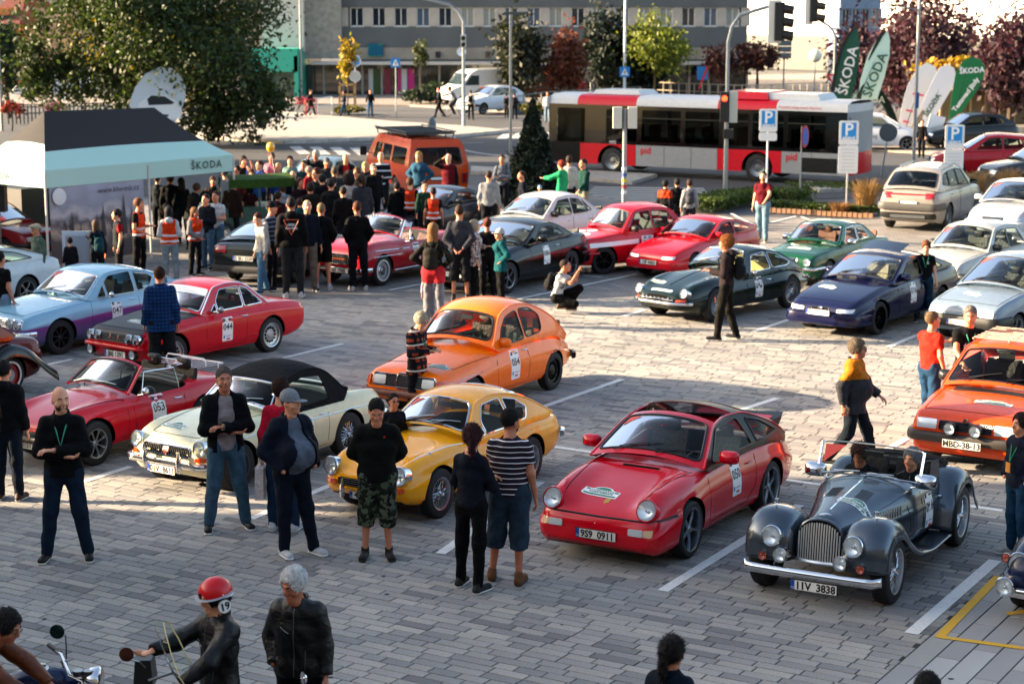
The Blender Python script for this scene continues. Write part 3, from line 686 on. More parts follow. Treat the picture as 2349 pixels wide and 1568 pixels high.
def porsche():
 red=mat('#c4001a',.22,coat=1.0,kind='paint')
 S=dict(L=4.25,fo=.86,wb=2.272,rw=.318,tw=.22,rim='alloy5',rimc='#8d949c',rr=.235,paint=red,ra=.36,top=[(0,.50),(.05,.56),(.16,.61),(.5,.715),(1.0,.82),(1.3,.885),(1.6,.90),(3.0,.96),(3.5,.92),(3.9,.80),(4.15,.68),(4.25,.60)],sh=[(0,.47),(.05,.54),(.14,.60),(.5,.71),(.95,.80),(1.35,.855),(2.3,.88),(2.9,.90),(3.4,.86),(3.8,.76),(4.15,.64),(4.25,.58)],w=[(0,.70),(.06,.755),(.2,.80),(.6,.845),(.9,.855),(1.2,.835),(1.5,.82),(2.3,.825),(2.75,.865),(3.05,.905),(3.35,.90),(3.8,.85),(4.15,.74),(4.25,.66)],bot=[(0,.24),(.15,.17),(.5,.17),(3.6,.19),(4.0,.25),(4.25,.32)],ridge=[(0,.0),(.1,.03),(.2,.13),(.35,.13),(.6,.10),(1.0,.05),(1.3,0),(2.6,0),(2.9,.0),(4.25,0)],ridge_y=.76,ridge_w=.19,tuck=.07,rs=.13,crown=2.6,tub=(1.55,2.95,.05,.30),inmat=mat('#17181b',.7,kind='cabin_trim'))
 c=Car('sports_car',S,'red targa sports car with black roof panel, rear spoiler and door number 050','car')
 blk=mat('#0c0c0e',.35,kind='paint')
 c.cabin(dict(prof=[(1.30,.885),(1.93,1.245,.12),(2.3,1.30),(2.75,1.285),(3.3,1.10),(3.9,.83)],zr=1.3,tum=.42,cur=.25,wind=(.035,.262,.05,.08),rear=(.60,.90,.08,.1),side=[[(1.56,.92),(1.98,1.215),(2.55,1.25),(2.68,.93)],[(2.80,.94),(2.74,1.22),(3.02,1.15),(3.42,.965)]],open=(.31,.46),crown=[(0,.13),(.25,.09),(.5,.07),(1,.06)],rglass=GLASSD,glass=GLASS,pillar=blk,roofmat=red,gutmat=red,gut=.016,trim=.012,wtrim=.018,wr=.04))
 c.bumper
 c.seam([(1.42,.84),(1.37,.6),(1.40,.28),(2.45,.27),(2.66,.45),(2.70,.88)])
 c.line('bumper_seam','F',[(-.8,.565),(-.5,.555),(0,.55),(.5,.555),(.8,.565)],.011,BLACK,lift=.003)
 c.line('bumper_seam','S',[(.02,.56),(.3,.555),(.5,.55)],.009,BLACK,True,lift=.002)
 for sg in(-1,1):c.line('bonnet_gap','T',[(.20,sg*.50),(.7,sg*.56),(1.25,sg*.63)],.005,DARK)
 c.line('bonnet_gap','T',[(1.22,-.6),(1.26,-.3),(1.27,0),(1.26,.3),(1.22,.6)],.005,DARK)
 c.patch('air_grille','T',rrect(1.16,-.24,1.21,.24,.01),.003,DARK)
 for q in(.2,):c.patch('bonnet_crest','T',roundpoly([(.27,-.03),(.345,-.032),(.345,.032),(.27,.03),(.25,0)],.01),.006,mat('#c79a3c',.3,.6,kind='badge'),.04)
 c.lamp(.60,.665,.115,ring=red,tilt=.42,out=.02,x=.112,lens=LENS)
 c.patch('indicator','F',rrect(.42,.40,.60,.475,.015),.012,LENS,.05,sym=True)
 c.patch('indicator','F',rrect(.605,.40,.70,.475,.012),.010,mat('#d8b48a',.2,coat=1,kind='lens'),.05,sym=True)
 c.patch('air_intake','F',rrect(-.62,.215,.62,.265,.02),.003,DARK,.1)
 c.plate('F',-.02,.36,'9S9  0911',out=.02)
 c.rally(.47,.15,.46,.21,rot=.05)
 c.sticker('050',2.15,.64,.25,.42)
 c.mirror(1.66,.93,red,size=1.15,arm=.1);c.handle(2.46,.74,red)
 c.wheels();c.interior(seat='#3b3a3a',dash='#17181a',xdash=1.55)
 c.wipers(.03,n=2,off=(-.35,.12),ln=.5)
 mb=MB();mb.grid([[c.topf(c.Lt*(.475+q*.075),t)+Vector((0,0,.008))for t in np.linspace(-.62,.62,17)]for q in(0,.5,1)]);mb.build('targa_bar',blk,c.root)
 mb=MB()
 R0=[]
 for x,z,hw in((3.55,.86,.46),(3.8,.93,.54),(4.05,.97,.62),(4.14,1.0,.60),(4.19,.98,.58),(4.16,.88,.56),(3.98,.76,.56),(3.7,.74,.5)):
  R0 .append([c.P((x,t*hw,z+.03*t*t))for t in np.linspace(-1,1,9)])
 mb.grid(R0)
 for t in(0,-1):mb.add([r_[t]for r_ in R0],[tuple(range(8))])
 mb.build('spoiler',mat('#1a1b1d',.5),c.root)
 mb=MB();mb.grid([[c.P((x,t*hw,z))for t in np.linspace(-1,1,7)]for x,z,hw in((3.5,.90,.40),(3.75,.95,.50),(4.0,1.0,.52))]);mb.build('spoiler_lid',red,c.root)
 c.patch('sun_strip','T',[(0,0),(0.01,0),(0,.01)],.003,WHITE)
 c.place(1575,1276,'f',k=1.01,ang=PARK-1)
 return c
def std(L,fo,wb,W,zn,zc,xc,xd,zd,zt,zh=None,rw=.29,nose=.12,wn=.86,wt=.88,**k):
 """ordinary body: nose height zn, bonnet front zh, cowl (xc, zc), boot start (xd, zd), tail height zt"""
 zh=zh or zn+.03
 S=dict(L=L,fo=fo,wb=wb,rw=rw,top=[(0,zn-.1),(.03,zn-.03),(nose,zh),(xc*.5,zh+(zc-zh)*.62),(xc,zc),(xd,zd),((xd+L)/2,(zd+zt)/2+.02),(L-.12,zt),(L,zt-.08)],sh=[(0,zn-.12),(.03,zn-.05),(nose,zh-.02),(xc*.5,zh-.03+(zc-zh)*.6),(xc,zc-.035),(xd,zd-.03),(L-.12,zt-.03),(L,zt-.1)],w=[(0,W*wn),(.12,W*(wn+.06)),(.5,W*.975),(fo,W),(fo+wb,W),(L-.5,W*.98),(L-.1,W*(wt+.06)),(L,W*wt)],bot=[(0,.32),(.12,.22),(.5,.2),(L-.6,.22),(L-.1,.30),(L,.36)])
 S.update(k);return S
def trims(c,d=None,doors=(1,),z0=.26):
 """door and bonnet gaps: d = list of (x0, x1) at the belt"""
 for x0,x1 in d or():
  zt=float(c.fs((x0+x1)/2))-.05
  c.seam([(x0,zt),(x0-.02,z0+.3),(x0+.02,z0),(x1-.02,z0),(x1+.02,zt)])
def bonnet(c,x0,x1,w0,w1,front=True):
 for sg in(-1,1):c.line('bonnet_gap','T',[(x0,sg*w0),((x0+x1)/2,sg*(w0+w1)/2),(x1,sg*w1)],.005,DARK)
 if front:c.line('bonnet_gap','T',[(x0,-w0),(x0-.015,0),(x0,w0)],.005,DARK)
def red(h='#c00418'):return mat(h,.22,coat=1.0,kind='paint')
def pt(h,r=.24,m=0.0):return mat(h,r,m,coat=1.0,kind='paint')
def mgb():
 cr=pt('#d8d2ac');S=dict(L=3.89,fo=.62,wb=2.31,rw=.305,tw=.17,rim='wire',rimc='#5a5d60',rr=.19,paint=cr,ra=.345,top=[(0,.56),(.05,.64),(.16,.70),(.6,.80),(1.2,.875),(1.4,.89),(2.7,.90),(3.3,.84),(3.75,.74),(3.89,.66)],sh=[(0,.54),(.05,.62),(.16,.67),(.6,.745),(1.2,.79),(2.0,.80),(2.8,.80),(3.4,.77),(3.8,.68),(3.89,.6)],w=[(0,.60),(.08,.67),(.3,.72),(.7,.76),(1.5,.755),(2.8,.765),(3.3,.75),(3.75,.68),(3.89,.56)],bot=[(0,.32),(.15,.22),(.5,.2),(3.3,.22),(3.75,.3),(3.89,.38)],ridge=[(0,0),(.1,.05),(.3,.07),(.9,.03),(1.3,0),(2.8,0),(3.2,.03),(3.7,.06),(3.89,.04)],ridge_y=.82,ridge_w=.16,tuck=.05,rs=.12,tub=(1.62,2.75,.06,.3))
 c=Car('roadster',S,'cream roadster with black soft top, wire wheels and plate 01V 8611')
 top=mat('#1b1c1f',.85,kind='cloth',fold=5)
 c.cabin(dict(prof=[(1.36,.87),(1.72,1.195,.06),(2.2,1.285,.3),(2.62,1.26,.3),(2.98,.88)],zr=1.27,tum=.36,cur=.15,inset=.03,wind=(.02,.225,.04,.07),rear=(.80,.95,.16,.08),side=[[(1.58,.84),(1.8,1.15),(2.15,1.2),(2.5,1.17),(2.56,.86)]],crown=[(0,.12),(.25,.05),(.5,.09),(.75,.06),(1,.03)],pillar=top,roofmat=top,gut=.01,gutmat=top,trim=.008,trimmat=top,wtrim=.017,wtrimmat=CHROME,glass=GLASS))
 MB().tube([c.topf(0.01,t)for t in np.linspace(-.6,.6,9)],.02,6).build('screen_base',CHROME,c.root)
 MB().tube([c.topf(c.Lt*.98,t)+Vector((.02,0,.01))for t in np.linspace(-.62,.62,12)],.035,6).build('hood_bead',top,c.root)
 c.lamp(.56,.615,.10,x=.045,tilt=.12);trims(c,[(1.45,2.45)]);bonnet(c,.2,1.3,.42,.52)
 c.grille(-.42,.42,.475,.605,n=26,rb=.004,r=.04,back=DARK,frame=.014);c.patch('grille_badge','F',roundpoly([(-.05,.60),(.05,.60),(.05,.54),(0,.49),(-.05,.54)],.01),.03,mat('#5a1414',.3,coat=1),.05)
 c.line('grille_spine','F',[(0,.48),(0,.60)],.012,CHROME,lift=.012)
 c.bumper('F',.40,.085,.045,.06,CHROME,.95,.25);c.bumper('R',.46,.085,.045,.05,CHROME,.95,.25)
 for sg in(-1,1):MB().tube([c.P((-.09,sg*.30,.30+.26*t))for t in np.linspace(0,1,7)],[.02,.038,.042,.04,.034,.025,.012],10).build('overrider',CHROME,c.root)
 c.patch('indicator','F',rrect(.52,.455,.70,.505,.012),.02,AMBER,.05,sym=True)
 c.plate('F',0,.325,'01V  8611',out=.12,w=.5);c.rally(.42,.22,.40,.2,rot=.1)
 c.line('side_trim','S',[(.35,.66),(.9,.665),(2.0,.66),(3.0,.66),(3.75,.63)],.008,CHROME,True,lift=.003)
 c.handle(2.28,.70);c.mirror(1.75,.86,CHROME,'round');c.sticker('018',2.0,.5,.25,.4)
 c.wheels();c.interior(seat='#2a2522',dash='#15161a',wheelc='#b98a3a',head=False,back=.5);c.wipers(.02,m=STEEL,off=(-.4,.1),ln=.4)
 c.place(543,1122,k=1.0,ang=PARK+3);return c
def triumph(kind):
 col='#f0a000' if kind=='gt' else '#c4041c';p=pt(col)
 S=dict(L=3.78,fo=.68,wb=2.11,rw=.295,tw=.17,rim='mini' if kind!='gt' else 'wire',rr=.185,paint=p,ra=.335,top=[(0,.52),(.05,.58),(.2,.64),(.7,.76),(1.25,.84),(1.45,.85),(2.6,.86),(3.2,.80),(3.65,.72),(3.78,.64)],sh=[(0,.50),(.05,.57),(.2,.63),(.5,.69),(1.2,.745),(1.8,.74),(2.4,.755),(2.8,.80),(3.2,.79),(3.65,.72),(3.78,.64)],w=[(0,.56),(.08,.64),(.3,.70),(.68,.735),(1.5,.72),(2.3,.725),(2.8,.74),(3.3,.71),(3.65,.62),(3.78,.5)],bot=[(0,.36),(.12,.26),(.5,.22),(3.2,.24),(3.65,.32),(3.78,.42)],ridge=[(0,.0),(.12,.06),(.3,.075),(.7,.045),(1.2,.01),(1.4,0),(3.78,0)],ridge_y=.80,ridge_w=.17,tuck=.06,rs=.11,tub=(1.55,2.55,.05,.28))
 if kind=='gt':
  c=Car('coupe',S,'yellow fastback coupe with small chrome bumperettes behind the man in black and camouflage')
  c.cabin(dict(prof=[(1.35,.83),(1.78,1.16,.08),(2.15,1.205,.3),(2.7,1.14,.4),(3.45,.79)],zr=1.2,tum=.45,cur=.2,wind=(.025,.225,.05,.08),rear=(.62,.86,.12,.1),side=[[(1.60,.80),(1.72,.90),(1.76,.80)],[(1.60+.19,.80),(1.755,.95),(1.9,1.12),(2.30,1.14),(2.34,.81)],[(2.40,.82),(2.37,1.13),(2.6,1.09),(2.78,.97),(2.7,.85)]],crown=[(0,.13),(.25,.06),(.5,.07),(1,.05)],wtrim=.016,wtrimmat=CHROME,trim=.009,trimmat=CHROME,gut=.012,pr=.2))
  c.interior(seat='#1b1b1d',wheelc='#8c5a2c',back=.58);c.wipers(.025,m=STEEL,off=(-.35,.1),ln=.45)
 else:
  c=Car('convertible',S,'red open convertible with white luggage rack on its boot and door number 053')
  c.cabin(dict(prof=[(1.33,.82),(1.72,1.12,.05),(1.76,1.13)],zr=1.2,tum=.38,cur=.1,noside=1,wind=(.07,.90,.05,.07),crown=[(0,.13),(1,.08)],pillar=p,gut=.022,gutmat=p,wtrim=.02,wtrimmat=BLACK,side=[]))
  for sg in(-1,1):
   f=[c.P((x,sg*(c.ysh(x)-.05-.3*(z-.72)),z))for x,z in((1.62,.76),(1.76,1.06),(2.34,1.04),(2.36,.76))]
   mb=MB().add(f,[(0,1,2,3)]);g=mb.build('door_glass',GLASSC,c.root);MB().tube([f[0],f[1],f[2],f[3]],.009,5).build('window_trim',CHROME,c.root)
  c.interior(seat='#201c1c',head=True,back=.6);c.wipers(.09,m=STEEL,off=(-.4,.0),ln=.45)
  rk=mat('#dfe2e2',.3);mb=MB()
  Q=[c.P((x,y,.93))for x,y in((2.78,-.45),(3.45,-.45),(3.45,.45),(2.78,.45))];mb.tube(Q,.012,6,closed=True)
  for k in range(1,8):y=-.45+.9*k/8;mb.tube([c.P((2.78,y,.93)),c.P((3.45,y,.93))],.006,5)
  for x in(2.82,3.12):mb.tube([c.P((x,-.42,.93)),c.P((x,-.42,.99)),c.P((x,-.38,1.03)),c.P((x,.38,1.03)),c.P((x,.42,.99)),c.P((x,.42,.93))],.011,6)
  for x in(2.85,3.4):
   for sg in(-1,1):mb.tube([c.P((x,sg*.4,.93)),c.P((x,sg*.4,.76))],.01,5)
  mb.build('luggage_rack',rk,c.root)
  c.sticker('053',1.62+.25,.55,.26,.4);c.handle(2.2,.66)
  mb=MB()
  for k in range(3):mb.tube([c.P((2.5+.05*k,t*.5,.80+.04*k-abs(t)*.03))for t in np.linspace(-1,1,9)],.05,7)
  mb.build('folded_hood',BLACK,c.root)
 c.lamp(.53,.60,.105,x=.035,tilt=.15);trims(c,[(1.42,2.38)])
 for sg in(-1,1):c.line('bonnet_gap','T',[(.3,sg*.53),(.8,sg*.56),(1.3,sg*.60)],.007,CHROME if kind=='gt' else DARK)
 c.seam([(1.30,.72),(1.28,.5),(1.30,.3)])
 c.patch('grille','F',rrect(-.40,.40,.40,.50,.03),.004,DARK)
 for k in range(4):c.line('grille_bar','F',[(-.38,.415+.024*k),(.38,.415+.024*k)],.004,STEEL,lift=.006)
 c.patch('indicator','F',rrect(.42,.41,.60,.465,.012),.02,AMBER,.05,sym=True)
 if kind=='gt':
  for sg in(-1,1):MB().tube([c.P((-.05,sg*.30,.27+.22*t))for t in np.linspace(0,1,6)],[.02,.035,.035,.03,.02,.01],8).build('overrider',CHROME if sg>0 else BLACK,c.root)
  c.bumper('R',.5,.08,.05,.04,CHROME,.95,.25);c.plate('F',0,.30,'4S6 1973',out=.02)
  c.patch('bonnet_badge','T',rrect(.24,-.12,.27,.02,.01),.006,CHROME,.04);c.rally(.40,.28,.3,.16)
  for sg in(-1,1):c.mirror(.62,.68,CHROME,'round',arm=-.18)
 else:
  c.bumper('F',.40,.09,.05,.04,BLACK,.95,.1);c.plate('F',.10,.31,'2S8  8151',out=.05,yellow=True);c.mirror(1.6,.80,CHROME,'round')
 c.wheels()
 if kind=='gt':c.place(1003,1186,k=1.0,ang=PARK+2,kz=1.08)
 else:c.place(217,1066,k=1.0,ang=PARK+5,kz=1.08)
 return c
def lancia():
 p=red('#c0061a');blk=mat('#24262a',.45,kind='paint')
 S=std(3.97,.70,2.33,.77,.66,.86,1.35,2.85,.88,.80,zh=.70,rw=.30,nose=.1,paint=p,paint2=blk,hood2=(1.36,.5,.62),tub=(1.6,2.7,.05,.3),rim='disc',rr=.2,tuck=.10,rs=.05,crown=3.5,zm=.8)
 S['zm']=.75
 c=Car('coupe',S,'red coupe with matt black bonnet and door number 044')
 c.cabin(dict(prof=[(1.36,.84),(1.80,1.245,.1),(2.15,1.28),(2.55,1.245,.15),(3.0,.86)],zr=1.28,tum=.38,cur=.1,wind=(.03,.27,.04,.05),rear=(.72,.95,.08,.06),crown=[(0,.09),(.25,.04),(.5,.04),(1,.03)],pr=.1,side=[[(1.60,.86),(1.74,.99),(1.76,.86)],[(1.79,.86),(1.775,1.02),(1.93,1.19),(2.38,1.205),(2.38,.87)],[(2.42,.87),(2.42,1.20),(2.56,1.16),(2.86,.88)]],trimmat=CHROME,trim=.010,wtrimmat=CHROME,wtrim=.016,gutmat=CHROME,gut=.01))
 o=c.topf
 MB().grid([[o(c.Lt*s_,t)+Vector((-.006,0,.006))for t in np.linspace(-.56,.56,13)]for s_ in(.20,.25,.275)]).build('sun_strip',WHITE,c.root)
 g=BLACK
 c.grille(-.66,.66,.53,.65,m=mat('#2a2c2e',.4),n=5,vert=False,frame=.008,r=.05,rb=.004)
 for y in(.38,.56):c.lamp(y,.59,.075,tilt=.05,out=.03)
 c.bumper('F',.45,.05,.03,.03,p,.95,.2);c.lamp(.52,.36,.075,tilt=0,out=.06,bucket=BLACK,ring=BLACK,name='fog_lamp')
 c.plate('F',-.1,.34,'JBE 1391',out=.05);c.rally(.55,-.05,.42,.2,rot=.1);bonnet(c,.2,1.3,.58,.66)
 trims(c,[(1.45,2.40)]);c.sticker('044',1.92,.55,.25,.4);c.handle(2.28,.73);c.mirror(1.72,.86,STEEL,'round')
 c.wheels();c.interior(back=.6);c.wipers(.03);c.line('swage','S',[(.1,.68),(1.3,.74),(2.6,.76),(3.85,.72)],.006,p,True)
 c.place(618,806,'r',ang=PARK+6,k=1.04,kz=1.04);return c
def audi():
 p=mat('#78a8c0',.24,coat=1.0,kind='twotone',col2='#7a3a80',col3='#3b4a6e',slope=-.06,z=.64)
 S=std(4.4,.82,2.56,.87,.68,.90,1.45,3.3,.92,.84,zh=.72,rw=.305,paint=p,paint2=pt('#7fadc4'),hood2=(1.5,.5,.8),tub=(1.7,3.1,.06,.3),rim='mini',rimc='#55585c',rr=.2,tuck=.08,rs=.06)
 c=Car('coupe',S,'light blue and purple fastback coupe with door number 047');lb=pt('#7fadc4')
 c.cabin(dict(prof=[(1.45,.88),(1.95,1.27,.12),(2.4,1.325,.3),(3.0,1.25,.4),(4.05,.88)],zr=1.325,tum=.36,cur=.12,wind=(.02,.21,.045,.06),rear=(.62,.88,.1,.08),crown=[(0,.10),(.25,.05),(.5,.05),(1,.04)],roofmat=lb,pillar=lb,side=[[(1.70,.90),(1.90,1.11),(1.93,.90)],[(1.97,.90),(1.945,1.14),(2.08,1.245),(2.60,1.275),(2.62,.91)],[(2.68,.92),(2.67,1.265),(2.95,1.22),(3.12,1.12),(2.98,.95)]],trimmat=STEEL,wtrimmat=CHROME,wtrim=.015))
 for k in range(6):x=3.26+.035*k;c.__class__.seam;
 mb=MB()
 for k in range(6):x=3.24+.04*k;mb.tube([c.P((x,-c.yv(x,.98)-.004,.98)),c.P((x+.02,-c.yv(x,1.1)-.004,1.1))],.01,4)
 mb.build('air_vent',BLACK,c.root)
 c.lamp(.62,.60,.085,tilt=.04,out=.03);c.lamp(.42,.60,.085,tilt=.04,out=.03);c.grille(-.72,.72,.53,.67,n=5,vert=False,frame=.008,rb=.004)
 c.bumper('F',.44,.10,.05,.05,CHROME,.95,.3);c.bumper('R',.44,.1,.05,.05,CHROME);c.plate('F',0,.44,'',out=.12)
 trims(c,[(1.55,2.66)]);bonnet(c,.2,1.4,.6,.72);c.sticker('047',2.12,.60,.24,.36);c.handle(2.45,.80);c.mirror(1.95,.90,CHROME,'round')
 c.rally(.6,.3,.4,.2);c.wheels();c.interior(back=.66,rows=2);c.wipers(.02,m=STEEL)
 c.place(137,812,ang=PARK+8,k=1.0);return c
def saab():
 p=pt('#f87008')
 S=dict(L=4.17,fo=.80,wb=2.5,rw=.30,tw=.18,rim='disc',rimc='#26282a',rr=.2,wall=None,paint=p,ra=.335,top=[(0,.60),(.04,.68),(.12,.73),(.5,.80),(1.0,.885),(1.4,.94),(2.8,.98),(3.3,.95),(3.8,.82),(4.1,.66),(4.17,.58)],sh=[(0,.58),(.04,.66),(.12,.70),(.5,.74),(1.0,.80),(1.5,.86),(2.6,.90),(3.2,.88),(3.7,.76),(4.05,.6),(4.17,.52)],w=[(0,.70),(.08,.745),(.4,.78),(.9,.79),(1.5,.78),(2.5,.785),(3.3,.77),(3.8,.70),(4.1,.58),(4.17,.48)],bot=[(0,.36),(.1,.26),(.5,.22),(3.4,.24),(4.0,.32),(4.17,.4)],tuck=.06,rs=.17,crown=2.0,tub=(1.65,3.0,.07,.3),ridge=[(0,0),(4.17,0)],inmat=mat('#3a1b12',.7))
 c=Car('small_car',S,'orange rounded two-door saloon with door number 054')
 c.cabin(dict(prof=[(1.42,.92),(1.80,1.34,.14),(2.2,1.455,.3),(2.75,1.42,.4),(3.3,1.2,.4),(3.95,.76)],zr=1.45,tum=.30,cur=.12,wind=(.03,.185,.05,.12),rear=(.60,.78,.14,.12),crown=[(0,.16),(.2,.09),(.4,.07),(1,.08)],pr=.2,side=[[(1.64,.92),(1.78,1.14),(1.98,1.30),(2.32,1.37),(2.36,.94)],[(2.42,.95),(2.40,1.375),(2.70,1.36),(2.96,1.22),(2.94,1.02),(2.84,.97)]],trim=.012,wtrim=.02,wr=.07,gut=.014))
 W=.74
 c.patch('headlight_panel','F',rrect(-.58,.50,.58,.665,.04),.006,DARK,.08)
 c.line('grille_frame','F',rrect(-.58,.50,.58,.665,.04),.013,CHROME,lift=.008,closed=True)
 c.patch('headlight','F',rrect(.34,.52,.56,.645,.02),.02,LENS,.06,sym=True)
 c.line('grille_frame','F',rrect(-.13,.47,.13,.69,.04),.014,CHROME,lift=.014,closed=True)
 for k in range(5):c.line('grille_bar','F',[(-.32,.53+.026*k),(.32,.53+.026*k)],.005,STEEL,lift=.01)
 c.patch('indicator','F',rrect(.62,.50,.76,.64,.015),.035,AMBER,.05,sym=True);c.patch('side_lamp','S',rrect(.06,.50,.26,.62,.015),.03,AMBER,.06,sym=True)
 c.bumper('F',.40,.10,.06,.04,mat('#5a2a1c',.5),.95,.2);c.bumper('R',.44,.11,.06,.05,BLACK,.95,.2)
 c.seam([(1.55,.87),(1.5,.6),(1.53,.28),(2.42,.28),(2.46,.6),(2.42,.9)]);bonnet(c,.45,1.35,.62,.70)
 c.sticker('054',2.02,.60,.26,.44);c.handle(2.28,.78);c.mirror(1.70,.92,p,size=1.1);c.rally(.42,-.4,.34,.18)
 c.line('swage','S',[(3.0,.60),(3.5,.63),(4.0,.6)],.008,p,True)
 c.lamp(.0,0,.01,sym=False)if 0 else None
 c.wheels();c.interior(seat='#4a2317',wheelc='#3a1d10',back=.66,rows=2);c.wipers(.03,ln=.4)
 for sg in(-1,1):
  for q in(-.07,.07):
   P_=[c.P((2.64-.17,sg*.33+q,.52)),c.P((2.83-.17,sg*.33+q,1.0))];b=MB();b.box((P_[0]+P_[1])/2,(.02,.06,.42),M=Matrix.Rotation(R(14),3,'Y'));hb=b.build('harness_pad',mat('#16301f',.7),c.root)
   text('TAKATA',.055,mat('#b9d6b4',.6),hb,(P_[0]+P_[1])/2+Vector((-.013,0,0)),(R(0),R(-76),R(0)),'lettering')
 c.place(1263,893,'r',ang=PARK+1,k=1.0,kz=1.08);return c
def jaguar():
 p=pt('#04150f');S=dict(L=4.45,fo=.95,wb=2.44,rw=.32,tw=.17,rim='wire',rr=.2,rimc='#a8acb0',paint=p,ra=.355,top=[(0,.50),(.05,.57),(.2,.63),(.7,.76),(1.3,.87),(1.75,.90),(3.0,.92),(3.6,.84),(4.2,.66),(4.45,.55)],sh=[(0,.48),(.05,.54),(.2,.60),(.6,.68),(1.1,.74),(1.75,.76),(2.6,.78),(3.2,.82),(3.7,.74),(4.2,.58),(4.45,.48)],w=[(0,.38),(.05,.50),(.2,.66),(.5,.77),(.95,.82),(1.6,.80),(2.4,.79),(3.1,.83),(3.6,.78),(4.2,.58),(4.45,.40)],bot=[(0,.36),(.1,.28),(.5,.22),(3.6,.24),(4.2,.36),(4.45,.44)],tuck=.05,rs=.16,crown=2.0,ridge=[(0,0),(.2,.0),(.5,.06),(1.0,.045),(1.5,0),(4.45,0)],ridge_y=.8,ridge_w=.2,tub=(1.95,3.0,.06,.3),inmat=mat('#b09a5c',.7))
 c=Car('coupe',S,'black-green long-nosed coupe with oval grille mouth and door number 041')
 c.cabin(dict(prof=[(1.80,.87),(2.15,1.19,.08),(2.5,1.23,.3),(3.0,1.17,.5),(4.05,.68)],zr=1.22,tum=.42,cur=.3,wind=(.03,.20,.05,.07),rear=(.52,.80,.14,.08),crown=[(0,.15),(.2,.07),(.5,.07),(1,.06)],trimmat=CHROME,wtrimmat=CHROME,wtrim=.015,pr=.2,side=[[(2.05,.83),(2.24,1.13),(2.68,1.17),(2.70,.86)],[(2.76,.87),(2.74,1.165),(3.0,1.12),(3.35,.93),(3.2,.88)]]))
 c.patch('grille','F',roundpoly([(-.42,.47),(-.3,.54),(0,.555),(.3,.54),(.42,.47),(.3,.41),(0,.39),(-.3,.41)],.1),.003,DARK,.06)
 c.line('grille_bar','F',[(-.42,.475),(0,.48),(.42,.475)],.014,CHROME,lift=.02)
 c.lamp(.58,.60,.085,x=.15,tilt=.3);c.bumper('F',.41,.06,.04,.03,CHROME,.9,.3);c.bumper('R',.5,.07,.04,.03,CHROME,.9,.3)
 for sg in(-1,1):MB().tube([c.P((-.03+.05,sg*.28,.36+.16*t))for t in np.linspace(0,1,6)],[.02,.035,.035,.03,.02,.01],8).build('overrider',CHROME,c.root)
 c.patch('indicator','F',rrect(.46,.45,.62,.49,.01),.015,AMBER,.05,sym=True);c.patch('plate_sticker','T',rrect(.12,-.26,.2,.26,.01),.004,WHITE,.06)
 bonnet(c,.5,1.7,.5,.56,False);c.line('bonnet_ridge','T',[(.4,0),(1.7,0)],.01,p);c.rally(.5,.35,.34,.16)
 trims(c,[(1.92,2.72)]);c.sticker('041',2.28,.55,.24,.4);c.mirror(2.05,.80,CHROME,'round');c.handle(2.55,.66)
 c.wheels();c.interior(seat='#a8935a',wheelc='#6a4a24',dash='#1a1a1a',back=.6);c.wipers(.03,m=STEEL)
 c.place(1640,738,ang=PARK+14,k=1.02);return c
def felicia():
 p=pt('#a5101f');S=dict(L=4.06,fo=.66,wb=2.4,rw=.315,tw=.16,rim='hubcap',rimc='#9a9ea2',rr=.19,wall='#d8d4c8',paint=p,ra=.35,top=[(0,.62),(.05,.74),(.2,.82),(.8,.92),(1.3,.95),(2.9,.93),(3.6,.86),(3.95,.74),(4.06,.66)],sh=[(0,.60),(.05,.72),(.15,.80),(.6,.84),(1.3,.84),(2.4,.80),(2.9,.82),(3.6,.82),(3.95,.72),(4.06,.64)],w=[(0,.68),(.08,.74),(.4,.79),(1.5,.79),(3.0,.80),(3.6,.77),(3.95,.7),(4.06,.62)],bot=[(0,.36),(.1,.26),(.5,.24),(3.5,.26),(4.06,.38)],tuck=.06,rs=.13,ridge=[(0,0),(.1,.04),(.3,.05),(1,.02),(1.3,0),(2.9,0),(3.3,.04),(4.06,.03)],ridge_y=.82,ridge_w=.17,tub=(1.6,2.8,.05,.3))
 c=Car('convertible',S,'dark red open convertible with white-wall tyres and chrome trim behind the crowd')
 c.cabin(dict(prof=[(1.30,.93),(1.66,1.26,.05),(1.70,1.27)],zr=1.3,tum=.3,cur=.1,noside=1,wind=(.07,.92,.04,.06),crown=[(0,.16),(1,.10)],gut=.016,gutmat=CHROME,wtrim=.014,wtrimmat=CHROME,side=[]))
 for sg in(-1,1):MB().tube([c.topf(c.Lt*.9,sg*.6),c.P((1.75,sg*.68,1.2)),c.P((1.62,sg*.74,.84))],.01,5).build('quarter_frame',CHROME,c.root)
 c.lamp(.58,.70,.09,tilt=.05);c.grille(-.34,.34,.48,.68,n=14,rb=.005,r=.08);c.bumper('F',.38,.09,.05,.06,CHROME);c.bumper('R',.42,.09,.05,.06,CHROME)
 c.plate('F',-.15,.36,'63  7985',eu=False,out=.13);c.line('side_trim','S',[(.4,.74),(1.1,.72),(1.6,.7)],.012,CHROME,True,lift=.004);c.line('side_trim','S',[(.3,.62),(1.3,.61)],.008,CHROME,True,lift=.004)
 c.line('sill_trim','S',[(1.1,.28),(2.7,.28)],.012,CHROME,True,lift=.004);c.sticker('039',1.85,.60,.24,.38);trims(c,[(1.5,2.5)]);c.handle(2.3,.7);c.mirror(1.55,.86,CHROME,'round')
 c.wheels();c.interior(seat='#5a1a1a',head=False,back=.5);c.wipers(.09);c.place(874,654,ang=PARK+4,k=1.04);return c
